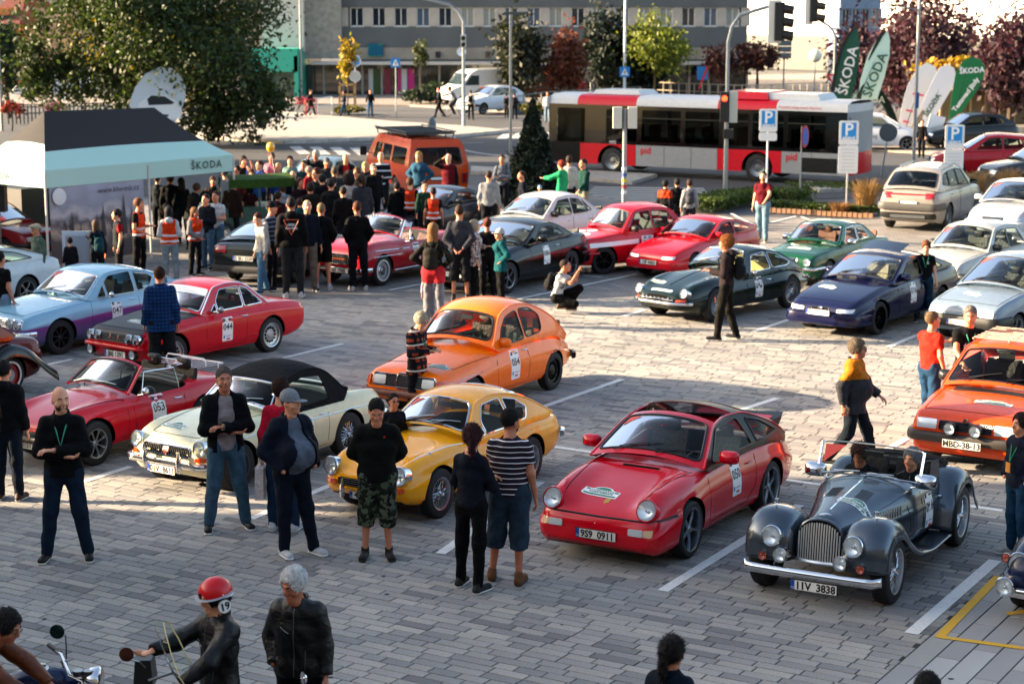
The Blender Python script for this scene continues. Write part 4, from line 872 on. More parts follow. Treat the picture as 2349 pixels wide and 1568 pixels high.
def rearview(c,z=.62,h=.16,y0=.35,y1=None,m=None):
 y1=y1 or c.S['w'][-1][1]*.96;c.patch('tail_lamp','R',rrect(y0,z-h/2,y1,z+h/2,.02),.012,m or REDL,.07,sym=True)
def modern(name,label,col,kind,pos,ang=PARK,k=1.0,side=-1,wheel='f',kz=1.05,num=None,far=0,plate='',**q):
 """saloons and hatchbacks of the seventies to today, by body table"""
 p=pt(col,q.get('rough',.24));T=dict(merc=dict(b=(4.42,.82,2.66,.84,.70,.93,1.42,3.45,.98,.94),prof=[(1.42,.91),(2.02,1.345,.12),(2.5,1.395),(2.95,1.36,.2),(3.5,.96)],side=[[(1.74,.94),(2.1,1.29),(2.48,1.32),(2.50,.95)],[(2.56,.95),(2.54,1.32),(2.85,1.29),(3.12,.97)],[(3.15,.97),(2.95,1.27),(3.26,1.0)]],tub=(1.75,3.3,.05,.3),zr=1.39,sh=(.93,),w=(.025,.27),r=(.70,.93),doors=[(1.6,2.5),(2.54,3.25)]),mb1000=dict(b=(4.17,.66,2.4,.80,.74,.92,1.15,3.2,.96,.88),prof=[(1.15,.90),(1.55,1.35,.12),(2.0,1.40),(2.6,1.37,.15),(3.0,.96)],side=[[(1.36,.93),(1.62,1.30),(2.0,1.33),(2.02,.95)],[(2.08,.95),(2.06,1.33),(2.5,1.31),(2.74,.97)]],tub=(1.4,2.9,.05,.3),zr=1.40,w=(.03,.24),r=(.76,.95),doors=[(1.3,2.04),(2.08,2.75)]),s120=dict(b=(4.16,.74,2.4,.80,.72,.90,1.15,3.25,.95,.90),prof=[(1.18,.88),(1.70,1.335,.1),(2.1,1.38),(2.75,1.35,.15),(3.2,.95)],side=[[(1.44,.91),(1.77,1.28),(2.12,1.31),(2.14,.92)],[(2.20,.93),(2.18,1.31),(2.62,1.29),(2.88,.95)]],tub=(1.5,3.0,.05,.3),zr=1.38,w=(.03,.27),r=(.76,.95),doors=[(1.35,2.16),(2.2,2.9)]),fav=dict(b=(3.82,.76,2.45,.81,.70,.93,1.12,3.5,1.0,.98),prof=[(1.12,.91),(1.85,1.37,.12),(2.3,1.42),(3.2,1.36,.15),(3.76,.95)],side=[[(1.46,.94),(1.9,1.31),(2.3,1.345),(2.32,.96)],[(2.38,.97),(2.36,1.34),(2.95,1.31),(3.05,1.0)],[(3.1,1.0),(3.02,1.29),(3.2,1.25),(3.4,1.05)]],tub=(1.5,3.3,.05,.3),zr=1.41,w=(.02,.29),r=(.80,.97),doors=[(1.35,2.34),(2.38,3.1)]),calibra=dict(b=(4.49,.92,2.6,.85,.60,.90,1.45,3.8,1.0,.96),prof=[(1.45,.88),(2.15,1.265,.2),(2.6,1.32,.3),(3.2,1.24,.4),(4.1,.99)],side=[[(1.80,.92),(2.22,1.21),(2.66,1.255),(2.70,.95)],[(2.76,.96),(2.74,1.25),(3.2,1.18),(3.6,1.02)]],tub=(1.8,3.3,.05,.3),zr=1.31,w=(.02,.27),r=(.62,.93),doors=[(1.65,2.82)]),crx=dict(b=(3.76,.78,2.3,.835,.62,.88,1.3,3.4,.98,.95),prof=[(1.3,.86),(1.95,1.22,.2),(2.3,1.265,.2),(2.8,1.2,.3),(3.65,.97)],side=[[(1.62,.90),(2.02,1.17),(2.4,1.205),(2.46,.93)],[(2.52,.94),(2.48,1.2),(2.9,1.12),(3.15,1.0)]],tub=(1.6,3.0,.05,.3),zr=1.26,w=(.02,.27),r=(.62,.93),doors=[(1.5,2.5)]),slk=dict(b=(4.08,.78,2.43,.89,.66,.95,1.45,3.1,1.0,.96),prof=[(1.45,.93),(2.0,1.24,.2),(2.4,1.30,.3),(2.75,1.24,.3),(3.3,.97)],side=[[(1.80,.97),(2.1,1.19),(2.4,1.235),(2.72,1.19),(2.95,1.0)]],tub=(1.75,2.85,.05,.3),zr=1.30,w=(.025,.31),r=(.66,.93),doors=[(1.6,2.75)]),green=dict(b=(4.2,.76,2.5,.81,.72,.90,1.35,3.1,.93,.86),prof=[(1.35,.88),(1.8,1.28,.1),(2.2,1.33),(2.75,1.28,.2),(3.35,.92)],side=[[(1.6,.91),(1.87,1.24),(2.3,1.27),(2.32,.93)],[(2.37,.93),(2.35,1.27),(2.7,1.22),(2.95,.95)]],tub=(1.6,2.95,.05,.3),zr=1.32,w=(.03,.26),r=(.72,.93),doors=[(1.45,2.4)]),suv=dict(b=(4.7,.92,2.79,.93,.90,1.10,1.25,4.35,1.12,1.10),prof=[(1.25,1.08),(2.0,1.60,.15),(2.5,1.66,.3),(3.9,1.60,.2),(4.55,1.10)],side=[[(1.65,1.12),(2.05,1.53),(2.6,1.58),(2.62,1.14)],[(2.68,1.14),(2.66,1.58),(3.4,1.56),(3.5,1.17)],[(3.56,1.18),(3.46,1.55),(3.85,1.5),(4.1,1.25)]],tub=(1.5,4.2,.05,.4),zr=1.66,w=(.02,.25),r=(.81,.97),doors=[(1.5,2.64),(2.68,3.55)]),hatch=dict(b=(4.1,.82,2.5,.87,.74,.98,1.15,3.75,1.05,1.02),prof=[(1.15,.96),(1.85,1.40,.15),(2.3,1.46,.3),(3.3,1.40,.2),(3.95,1.02)],side=[[(1.5,1.0),(1.92,1.35),(2.35,1.385),(2.38,1.02)],[(2.44,1.02),(2.42,1.38),(3.0,1.34),(3.12,1.06)],[(3.17,1.07),(3.08,1.32),(3.25,1.28),(3.4,1.13)]],tub=(1.5,3.5,.05,.35),zr=1.45,w=(.02,.27),r=(.78,.96),doors=[(1.35,2.4),(2.44,3.15)]),wedge=dict(b=(4.5,.9,2.6,.88,.60,.90,1.6,3.9,.95,.92),prof=[(1.6,.88),(2.3,1.2,.15),(2.7,1.25,.3),(3.3,1.17,.3),(4.2,.93)],side=[[(1.95,.92),(2.38,1.16),(2.75,1.19),(2.78,.94)],[(2.84,.94),(2.82,1.19),(3.3,1.1),(3.7,.96)]],tub=(1.9,3.3,.05,.3),zr=1.25,w=(.02,.26),r=(.60,.93),doors=[(1.8,2.8)]))[kind]
 box=dict(merc=.05,mb1000=.07,s120=.05,fav=.05,calibra=.13,crx=.10,slk=.14,green=.06,suv=.12,hatch=.12,wedge=.08)[kind]
 S=std(*T['b'],rw=q.get('rw',.30),paint=p,far=far,tub=T['tub'],rs=box,tuck=.07,rim=q.get('rim','alloy5'),rimc=q.get('rimc','#9a9ea2'),rr=q.get('rr',.2),wn=.82 if box>.09 else.88,wt=.84 if box>.09 else.9,er=.16 if box>.09 else.07,steer=q.get('steer',0))
 c=Car(name,S,label,q.get('cat','car'),q.get('group'));cab=dict(prof=T['prof'],zr=T['zr'],tum=.33,cur=.1,wind=(*T['w'],.045,.06),rear=(*T['r'],.07,.06),side=T['side'],pr=.15,trim=.011,glass=q.get('glass',GLASS),rglass=q.get('glass',GLASS))
 cab.update(q.get('cab',{}));c.cabin(cab)
 if far:c.wheels();c.place(*pos,wheel,ang,k,side,kz);trims(c,T['doors']);
 b=T['b'];zn=b[4];W=b[3]
 if not far:
  trims(c,T['doors']);bonnet(c,.22,b[6]-.05,W*.78,W*.82);c.wheels();c.interior(seat=q.get('seat','#1e2023'),rows=2,back=.66,xdash=T['tub'][0]-.02);c.wipers(.03)
  for d in T['doors']:c.handle(d[1]-.2,b[9]-.14,q.get('hm',p))
  c.mirror(T['side'][0][0][0]+.05,T['side'][0][0][1]+.01,q.get('mm',p),size=1.1);c.place(*pos,wheel,ang,k,side,kz)
 lampk=q.get('lamps','rect');bm=q.get('bump',BLACK)
 if lampk=='rect':c.patch('headlight','F',rrect(W*.48,zn-.16,W*.82,zn-.04,.015),.012,LENS,.07,sym=True)
 elif lampk=='slim':c.patch('headlight','F',roundpoly([(W*.42,zn-.12),(W*.80,zn-.11),(W*.82,zn-.04),(W*.42,zn-.06)],.02),.012,LENS,.07,sym=True)
 elif lampk=='round':c.lamp(W*.70,zn-.11,.09,tilt=.06,out=.03)
 g=q.get('grille','bars')
 if g=='bars':c.grille(-W*.44,W*.44,zn-.16,zn-.05,m=q.get('gm',mat('#2a2c2f',.4)),n=5,vert=False,frame=.006,rb=.004)
 elif g=='chrome':c.grille(-W*.36,W*.36,zn-.2,zn-.04,n=16,rb=.006,frame=.014)
 elif g=='slot':c.grille(-W*.22,W*.22,zn-.12,zn-.05,m=BLACK,n=3,vert=False,frame=.006,rb=.004)
 c.bumper('F',zn-.26,q.get('bh',.13),.06,.015,bm,.97,.5);c.bumper('R',zn-.22,q.get('bh',.13),.06,.015,bm,.97,.5)
 if q.get('intake'):c.patch('air_intake','F',rrect(-W*.6,.26,W*.6,.34,.02),.004,DARK,.1)
 rearview(c,b[9]-.12,.15,W*.52)
 if plate is not None:c.plate('F',0,q.get('pz',zn-.27),plate,out=.09);
 if q.get('rplate'):c.plate('R',0,q['rplate'][1],q['rplate'][0],out=q.get('rout',.03))
 if num:c.sticker(num,(T['doors'][0][0]+T['doors'][0][1])/2,(b[8]+.3)/2,.24,.38)
 return c
def morgan():
 p=pt('#4b545d',.25,.75);S=dict(L=3.42,fo=.20,wb=2.49,rw=.335,tw=.19,rim='wire',rr=.225,rimc='#c8ccd0',paint=p,noarch=1,track=(.775,.775),er=.04,top=[(0,.80),(.05,.835),(.3,.87),(1.0,.93),(1.45,.965),(1.6,.97),(2.6,.86),(3.0,.78),(3.42,.60)],sh=[(0,.70),(.05,.73),(.3,.76),(1.0,.83),(1.45,.86),(2.6,.80),(3.0,.70),(3.42,.5)],w=[(0,.25),(.3,.31),(1.0,.47),(1.5,.60),(2.4,.63),(2.8,.60),(3.42,.45)],bot=[(0,.36),(.2,.32),(3.0,.3),(3.42,.38)],tuck=.05,rs=.16,crown=2.0,tub=(1.62,2.62,.03,.3),low=.02)
 c=Car('roadster',S,'grey open roadster with separate wings, tall slatted grille and door number 016')
 c.cabin(dict(prof=[(1.50,.93),(1.66,1.24,.03),(1.68,1.25)],zr=1.25,tum=.02,cur=0,noside=1,inset=-.03,wind=(.04,.97,.012,.03),crown=[(0,.05),(1,.04)],gut=.009,gutmat=CHROME,wtrim=.009,wtrimmat=CHROME,side=[],glass=GLASSC))
 sec=[(.27,-.30),(.29,-.10),(.34,-.03),(.42,.0),(.55,.02),(.66,.01),(.74,-.03),(.785,-.10),(.80,-.19)]
 def wing(path,name,y0=None):
  P=roundopen(path,.14,4);P=resample([tuple(q)for q in P],.05);rows=[]
  for i,q in enumerate(P):
   a=P[max(0,i-1)];b=P[min(len(P)-1,i+1)];t=(b-a).normalized();n=Vector((-t.y,t.x));yi=float(c.fw(min(max(q.x,0),3.4)))-.03
   k=pchip([(-.3,.8),(0,1),(.6,.9),(1.2,.3),(1.6,.1),(2.1,.12),(2.5,.8),(3.4,.8)])(q.x)
   rows.append([c.P((q.x+n.x*dz*k,sg_*(max(y,yi)if y<.4 else y),q.y+n.y*dz*k))for y,dz in sec])
  return rows
 for sg_ in(-1,1):
  for path,nm in(([(-.26,.40),(-.25,.66),(-.06,.84),(.16,.86),(.44,.80),(.70,.58),(1.05,.36),(1.5,.26),(2.15,.27)],'front_wing'),([(2.12,.30),(2.22,.62),(2.48,.84),(2.76,.88),(3.06,.76),(3.22,.50),(3.34,.42)],'rear_wing')):
   mb=MB();mb.grid(wing(path,nm));o=mb.build(nm,p,c.root,smooth=60);md=o.modifiers.new('s','SOLIDIFY');md.thickness=.012;md.offset=0
 c.P
 G_=[(-.235,.40),(.235,.40),(.25,.55),(.23,.72),(.14,.80),(0,.825),(-.14,.80),(-.23,.72),(-.25,.55)];poly=roundpoly(G_,.06)
 zt=lambda y:max(z for z in np.linspace(.4,.83,60)if inpoly(y,z,poly)or z<.41)
 mb=MB();mb.add([c.P((-.02-.10*(z-.4)*-1-.05,y,z))for y,z in poly],[tuple(range(len(poly)))]);gr=mb.build('grille',DARK,c.root)
 for k in range(17):
  y=-.225+.45*k/16;z1=zt(y)-.015;MB().tube([c.P((-.075-.04*(1-(y/.26)**2)+.10*(z-.4)*(1+(z>.7)*(z-.7)),y,z))for z in np.linspace(.40,z1,6)],.0085,6).build('grille_bar',ALU,gr)
 MB().tube([c.P((-.03+.10*(z-.4)-.02,y,z))for y,z in poly],.022,8,closed=True).build('grille_frame',p,c.root)
 MB().tube([c.P((-.08-.02*(1-abs(t)),t*.25,.395))for t in np.linspace(-1,1,9)],.03,8).build('grille_foot',mat('#c9cdd0',.25,.9),c.root)
 c.lamp(.45,.66,.10,x=-.27,tilt=.16,out=.03,bucket=p);c.lamp(.33,.49,.07,x=-.34,tilt=.08,out=.02,name='fog_lamp',bucket=CHROME)
 c.lamp(.54,.45,.045,x=-.30,tilt=.1,out=.02,name='indicator',lens=AMBER,bucket=AMBER)
 P=[]
 for t in np.linspace(-1,1,23):P.append(c.P((-.40+.02*abs(t)**2+(.10 if abs(t)>.97 else 0),t*.76,.335)))
 mb=MB();rows=[[q+Vector((u*.02*-1,0,v*.048))for u,v in((-.6,-1),(.6,-.9),(1.3,-.35),(1.3,.35),(.6,.9),(-.6,1),(-.6,-1))]for q in P];mb.grid(rows);mb.build('bumper',CHROME,c.root,smooth=60)
 o=c.plate('F',-.08,.235,'11V  3838',out=.0);o.location.x=c.P((-.40,0,0)).x-.03
 text('GB',.12,INKB,c.root,c.P((-.262,.60,.50)),(PI/2,0,-PI/2),bold=.001)
 for sg in(-1,1):
  MB().lathe([(0,.05),(.02,.045),(.024,.02),(.012,0),(.02,-.02)],12,c.P((.12,sg*.56,.90))).build('wing_lamp',CHROME,c.root)
  c.line('bonnet_gap','T',[(.06,sg*.2),(1.4,sg*.5)],.003,DARK)
  for k in range(12):x=.66+.045*k;c.line('louvre','S' if sg<0 else 'P',[(x,.66),(x+.02,.76)],.008,STEEL,lift=.004)
  for k in range(9):c.line('louvre','T',[(.72+.035*k,sg*.1),(.72+.035*k,sg*.24)],.004,mat('#2c3238',.4),lift=.002)
 c.line('bonnet_hinge','T',[(.25,0),(1.45,0)],.008,CHROME,lift=.004);c.seam([(1.28,.80),(1.34,.45)]);c.seam([(1.66,.82),(1.66,.42),(2.3,.42),(2.42,.80)])
 c.patch('bonnet_badge','T',roundpoly([(.12,-.08),(.15,0),(.12,.08),(.10,0)],.01),.006,CHROME,.04)
 c.rally(.62,-.17,.40,.18,rot=.1);c.sticker('016',1.86,.58,.24,.36);c.mirror(1.55,.90,CHROME,arm=.10,size=1.2);c.handle(2.2,.66)
 c.wheels();c.interior(seat='#14151a',back=.62,wheelc='#0d0d0e',sx=2.25,xdash=1.64,head=False);c.wipers(.08,m=STEEL,off=(-.45,.0),ln=.35)
 mb=MB()
 for k in range(4):mb.tube([c.P((2.62+.07*k,t*.52,.84+.05*k-.1*(k>2)-.04*t*t))for t in np.linspace(-1,1,9)],.06,7)
 mb.build('folded_hood',mat('#101114',.7,kind='leather'),c.root)
 for sg in(-1,1):c.lamp(.5,.45,.05,mode='R',name='tail_lamp',lens=REDL,sym=False)if 0 else None
 wd_=[c.P((x,-.66,z))for x,z in((1.66,.90),(1.70,1.16),(2.0,1.12),(2.06,.92))];g=MB().add(wd_,[(0,1,2,3)]).build('wind_deflector',GLASSC,c.root)
 text('XX',.001,INKB,c.root,(0,0,0))if 0 else None
 tri=[c.topf(c.Lt*.9,.56)+Vector((-.02,0,0)),c.topf(c.Lt*.9,.30)+Vector((-.02,0,0)),c.topf(c.Lt*.35,.56)+Vector((-.02,0,0))]
 MB().add(tri,[(0,1,2)]).build('screen_sticker',mat('#c8281c',.5),c.root)
 c.place(2034,1380,k=1.02,ang=PARK-2);return c
# ---- coach-built boxes: van and bus (sides cut from panels)
def boxy(root,L,W,prof_side,prof_end,side_regs,front_regs,rear_regs,mats,res=.25,x0=0.0):
 """flat-sided vehicle: x from nose, side panels with regions [(poly, mat, sink, name)]"""
 for sg in(-1,1):
  V,F,rg,loops=cdt(prof_side,[r[0]for r in side_regs],res)
  for k in range(-1,len(side_regs)):
   fs=[t if sg<0 else tuple(reversed(t))for t,r in zip(F,rg)if r==k]
   if not fs:continue
   nm,m,sink=('side_panel',mats,0)if k<0 else(side_regs[k][3],side_regs[k][1],side_regs[k][2])
   link(nm,mesh([(x-x0,sg*(prof_end(z)-sink),z)for x,z in V],fs,m,50),root)
def van():
 o_=pt('#b83c06');root=empty('camper_van',(0,0,0),0,'orange camper van with black roof rack seen from behind the crowd','van');L,W=4.5,.92
 fy=pchip([(.3,.86),(.7,.92),(1.1,.92),(1.5,.86),(1.9,.76),(1.99,.70)])
 ps=roundpoly([(0,.35),(.02,.95),(.55,1.75),(.8,1.97),(4.2,1.99),(4.42,1.7),(4.5,1.0),(4.5,.35)],.15)
 for wx in(.55,3.0):pass
 arch=lambda cx:[(cx+.37*math.cos(a),.33+.37*math.sin(a))for a in np.linspace(0,PI,12)]+[(cx-.37,.36),(cx+.37,.36)][:0]
 regs=[([(.75,1.15),(.95,1.68),(1.55,1.70),(1.55,1.15)],GLASSD,.02,'side_window'),(rrect(1.7,1.15,2.6,1.70,.06),GLASSC,.02,'side_window'),(rrect(2.75,1.15,4.1,1.70,.06),GLASSC,.02,'side_window')]
 regs+=[([(wx+.38*math.cos(a),.37+.36*math.sin(a))for a in np.linspace(.02,PI-.02,14)],DARK,.12,'wheel_arch')for wx in(.62,3.08)]
 ps2=ps
 boxy(root,L,W,ps2,lambda z:float(fy(z)),regs,[],[],o_,.2,2.0)
 pr=[(4.5,.35),(4.5,1.0),(4.42,1.7),(4.2,1.99)]
 def skin(path,name,m,holes=()):
  D=[0];
  for i in range(1,len(path)):D.append(D[-1]+math.hypot(path[i][0]-path[i-1][0],path[i][1]-path[i-1][1]))
  V,F,rg,lp=cdt([(0,-1),(D[-1],-1),(D[-1],1),(0,1)],[h[0]for h in holes],.2)
  f=lambda s_,t:(float(np.interp(s_,D,[q[0]for q in path]))-2.0,t*float(fy(np.interp(s_,D,[q[1]for q in path]))),float(np.interp(s_,D,[q[1]for q in path]))+.04*(1-t*t)*(1 if name=='roof' else 0))
  for k in range(-1,len(holes)):
   fs=[t for t,r in zip(F,rg)if r==k]
   if fs:link(name if k<0 else holes[k][2],mesh([f(*p)for p in V],fs,m if k<0 else holes[k][1],50),root)
   if k>=0:MB().tube([f(*p)for p in lp[k+1]],.018,5,closed=True).build('window_trim',BLACK,root)
 skin(roundopen(pr,.1),'tailgate',o_,[(rrect(.82,-.80,1.38,.80,.08),GLASSD,'rear_window'),(rrect(.30,-.28,.42,.28,.02),WHITE,'license_plate'),(rrect(.2,.78,.5,.95,.02),REDL,'tail_lamp'),(rrect(.2,-.95,.5,-.78,.02),REDL,'tail_lamp')])
 skin(roundopen([(4.2,1.99),(.8,1.97)],.1),'roof',o_);skin(roundopen([(.8,1.97),(.55,1.75),(.02,.95),(0,.35)],.08),'front_panel',o_,[(rrect(.35,-.85,1.2,.85,.08),GLASSD,'windscreen')])
 MB().box((.25,0,.5),(4.2,1.6,.3)).build('underbody',DARK,root)
 ty,rm=wheel_meshes(.33,.2,'hubcap',.2,'#9a9ea0')
 for wx in(.62,3.08):
  for sg in(-1,1):w=link('wheel',None,root,(wx-2.0,sg*.80,.33),(0,0,PI if sg<0 else 0));link('tyre',ty,w);link('rim',rm,w)
 c=MB().box((-.0+.1,0,2.12),(3.3,1.5,.03));
 for k in range(12):c.box((-1.5+.29*k,0,2.15),(.05,1.5,.03))
 for sg in(-1,1):c.tube([(-1.6,sg*.76,2.2),(1.8,sg*.76,2.2)],.02,6);
 for x in(-1.4,-.2,1.0,1.7):
  for sg in(-1,1):c.tube([(x,sg*.74,2.2),(x,sg*.70,1.95)],.018,5)
 c.tube([(1.8,-.76,2.2),(1.8,.76,2.2)],.02,6);c.build('roof_rack',mat('#2a2c2e',.5),root)
 for sg in(-1,1):
  MB().tube([(-1.35,sg*.86,1.25),(-1.4,sg*1.1,1.3)],.015,5).box((-1.4,sg*1.18,1.35),(.06,.2,.32)).build('mirror',BLACK,root)
 root.scale=(1.12,1.12,.98);g=G(990,455);root.location=(g.x-.7,g.y+2.2,0);root.rotation_euler=(0,0,R(90-160));return root
def bus():
 root=empty('city_bus',(0,0,0),0,'red and grey city bus crossing behind the parking signs','bus');L=12.0;W=1.27
 rd=mat('#c4001c',.35,coat=.5,kind='paint');gy=mat('#8e9090',.45,coat=.2,kind='paint');wh=mat('#c4c4c2',.4,coat=.3,kind='paint');bk=mat('#0a0b0d',.15,coat=1,kind='paint')
 H=2.88;zb=.35;zw=1.12;regs=[]
 def R_(x0,z0,x1,z1,m,sink,nm,r=.0):regs.append((rrect(x0,z0,x1,z1,r,2)if r else[(x0,z0),(x1,z0),(x1,z1),(x0,z1)],m,sink,nm))
 win=[(.35,1.55),(2.45,3.75),(3.95,5.55),(5.72,7.1),(7.3,8.25),(8.4,9.6),(9.75,11.2)]
 lw=[(.25,.95,1.55,2.25)]
 for i,(a,b)in enumerate(win):R_(a,1.25 if i else 1.15,b,2.42,GLASSD,.02,'side_window',.06)
 base=[(0,.95),(.02,zb),(L,zb),(L,H-.32),(0,H-.32)]
 fr=lambda z:1.27 if z<1.3 else 1.27-.04*(z-1.3)
 for sg in(-1,1):
  for(x0,x1,m)in((0,1.35,bk),(1.35,3.72,rd),(3.72,7.05,gy),(7.05,9.55,rd),(9.55,12.0,gy)):
   out=[(x0,zb),(x1,zb),(x1,zw),(x0,zw)];hol=[]
   for wx in(2.72,8.62):
    if x0<wx<x1:
     out=[(x0,zb)]+[(wx+.60*math.cos(a),.48+.60*math.sin(a))for a in np.linspace(PI+.2,-.2,20)]+[(x1,zb),(x1,zw),(x0,zw)];out[1]=(out[1][0],zb);out[20]=(out[20][0],zb)
   V,F,rg,lp=cdt(out,hol,.4);link('side_panel',mesh([(x-6,sg*fr(z),z)for x,z in V],[t if sg<0 else tuple(reversed(t))for t in F],m,60),root)
  for x in(1.35,3.72,4.9,6.0,7.05,9.55,10.7):MB().box((x-6,sg*1.272,.74),(.012,.006,.75)).build('panel_gap',DARK,root)
  V,F,rg,lp=cdt([(0,zw),(L,zw),(L,2.56),(0,2.56)],[r[0]for r in regs],.5)
  for k in range(-1,len(regs)):
   fs=[t if sg<0 else tuple(reversed(t))for t,r in zip(F,rg)if r==k]
   link('window_band' if k<0 else 'side_window',mesh([(x-6,sg*(fr(z)-(.02 if k>=0 else 0)),z)for x,z in V],fs,bk if k<0 else mat((.10,.12,.12),kind='glass',ior=.14),60),root)
  for(a,b)in win[1:]:MB().box(((a+b)/2-6,sg*1.21,2.12),(b-a,.02,.03)).build('window_bar',BLACK,root)
  for(x0,x1,m)in((0,1.2,wh),(1.2,3.7,rd),(3.7,7.0,wh),(7.0,9.3,rd),(9.3,12,wh)):
   P=[(x0,2.56),(x1,2.56),(x1,H),(x0,H)]
   mb=MB();mb.grid([[(x-6,sg*y,z)for x in(x0,x1)]for y,z in((1.22,2.56),(1.2,2.70),(1.10,2.84),(.9,2.92),(0,2.95))]);mb.build('roof_panel',m,root,smooth=50)
  for wx in(2.72,8.62):
   ty,rm=wheel_meshes(.49,.30,'disc',.29,'#8a8e92');w=link('wheel',None,root,(wx-6,sg*1.08,.49),(0,0,PI if sg<0 else 0));link('tyre',ty,w);link('rim',rm,w)
   MB().grid([[(wx-6+.60*math.cos(a),sg*y,.48+.60*math.sin(a))for a in np.linspace(0,PI,16)]for y in(1.25,.85)]).build('wheel_arch',DARK,root)
  for tx,x,sz in(('pid',4.15,.36),('pid',9.95,.36)):text(tx,sz,rd,root,(x-6,sg*1.285,.93),(PI/2,0,0 if sg<0 else PI),bold=.008)
  text('1842',.16,WHITE,root,(2.75-6,sg*1.285,1.24-.05),(PI/2,0,0 if sg<0 else PI))
  text('Pražská integrovaná doprava',.14,rd,root,(10.2-6,sg*1.225,2.68),(R(80),0,0 if sg<0 else PI));
  MB().box((11.0-6,sg*1.28,.68),(1.3,.02,.5)).build('engine_grille',DARK,root)
  for k in range(6):MB().box((11.0-6,sg*1.292,.50+.07*k),(1.25,.008,.02)).build('grille_slat',mat('#2a2c2e',.5),root)
 for x,m,s_ in((0,bk,-1),(12,gy,1)):
  pts=[[(x-6-s_*.0+s_*.12*(1-(t)**2),t*1.27,z)for t in np.linspace(-1,1,9)]for z in(zb,zw,2.0,2.56,2.85)]
  MB().grid(pts[:2]).build('end_panel',gy if s_<0 else rd,root,smooth=60);MB().grid(pts[1:4]).build('windscreen' if s_<0 else 'rear_panel',GLASSD if s_<0 else gy,root,smooth=60);MB().grid(pts[3:]).build('end_panel',wh,root,smooth=60)
 MB().box((6-.1,-.75,1.9),(.3,.8,1.0)).build('engine_tower',mat('#6a6c6c',.5),root)
 MB().box((-3.4,0,3.02),(2.1,1.5,.16),taper=.85).build('roof_unit',wh,root,smooth=30);MB().box((3.6,0,3.03),(2.4,1.7,.22),taper=.88).build('roof_unit',wh,root)
 MB().box((1.95,0,3.05),(1.9,2.1,.26),taper=.85).build('roof_unit',rd,root)
 MB().box((0,0,.42),(11.8,2.2,.12)).box((0,0,1.0),(11.6,1.0,.05)).build('floor',mat('#202225',.8),root)
 for k in range(13):
  for sg in(-1,1):
   if k==3:continue
   MB().box((-3.4+.72*k,sg*.75,1.1),(.45,.8,.1)).box((-3.2+.72*k,sg*.75,1.45),(.08,.8,.65)).build('seat',mat('#2b2f3a',.7),root)
 a=G(1403,399);b=G(1748,417);d=(b-a).normalized();ang=math.atan2(d.y,d.x);k=(b-a).length/5.9
 n=Vector((-d.y,d.x,0));cpt=a+d*(6-2.72)*1.0+n*1.27
 root.rotation_euler=(0,0,ang);root.location=(cpt.x,cpt.y,0);root['k']=round(k,3);return root
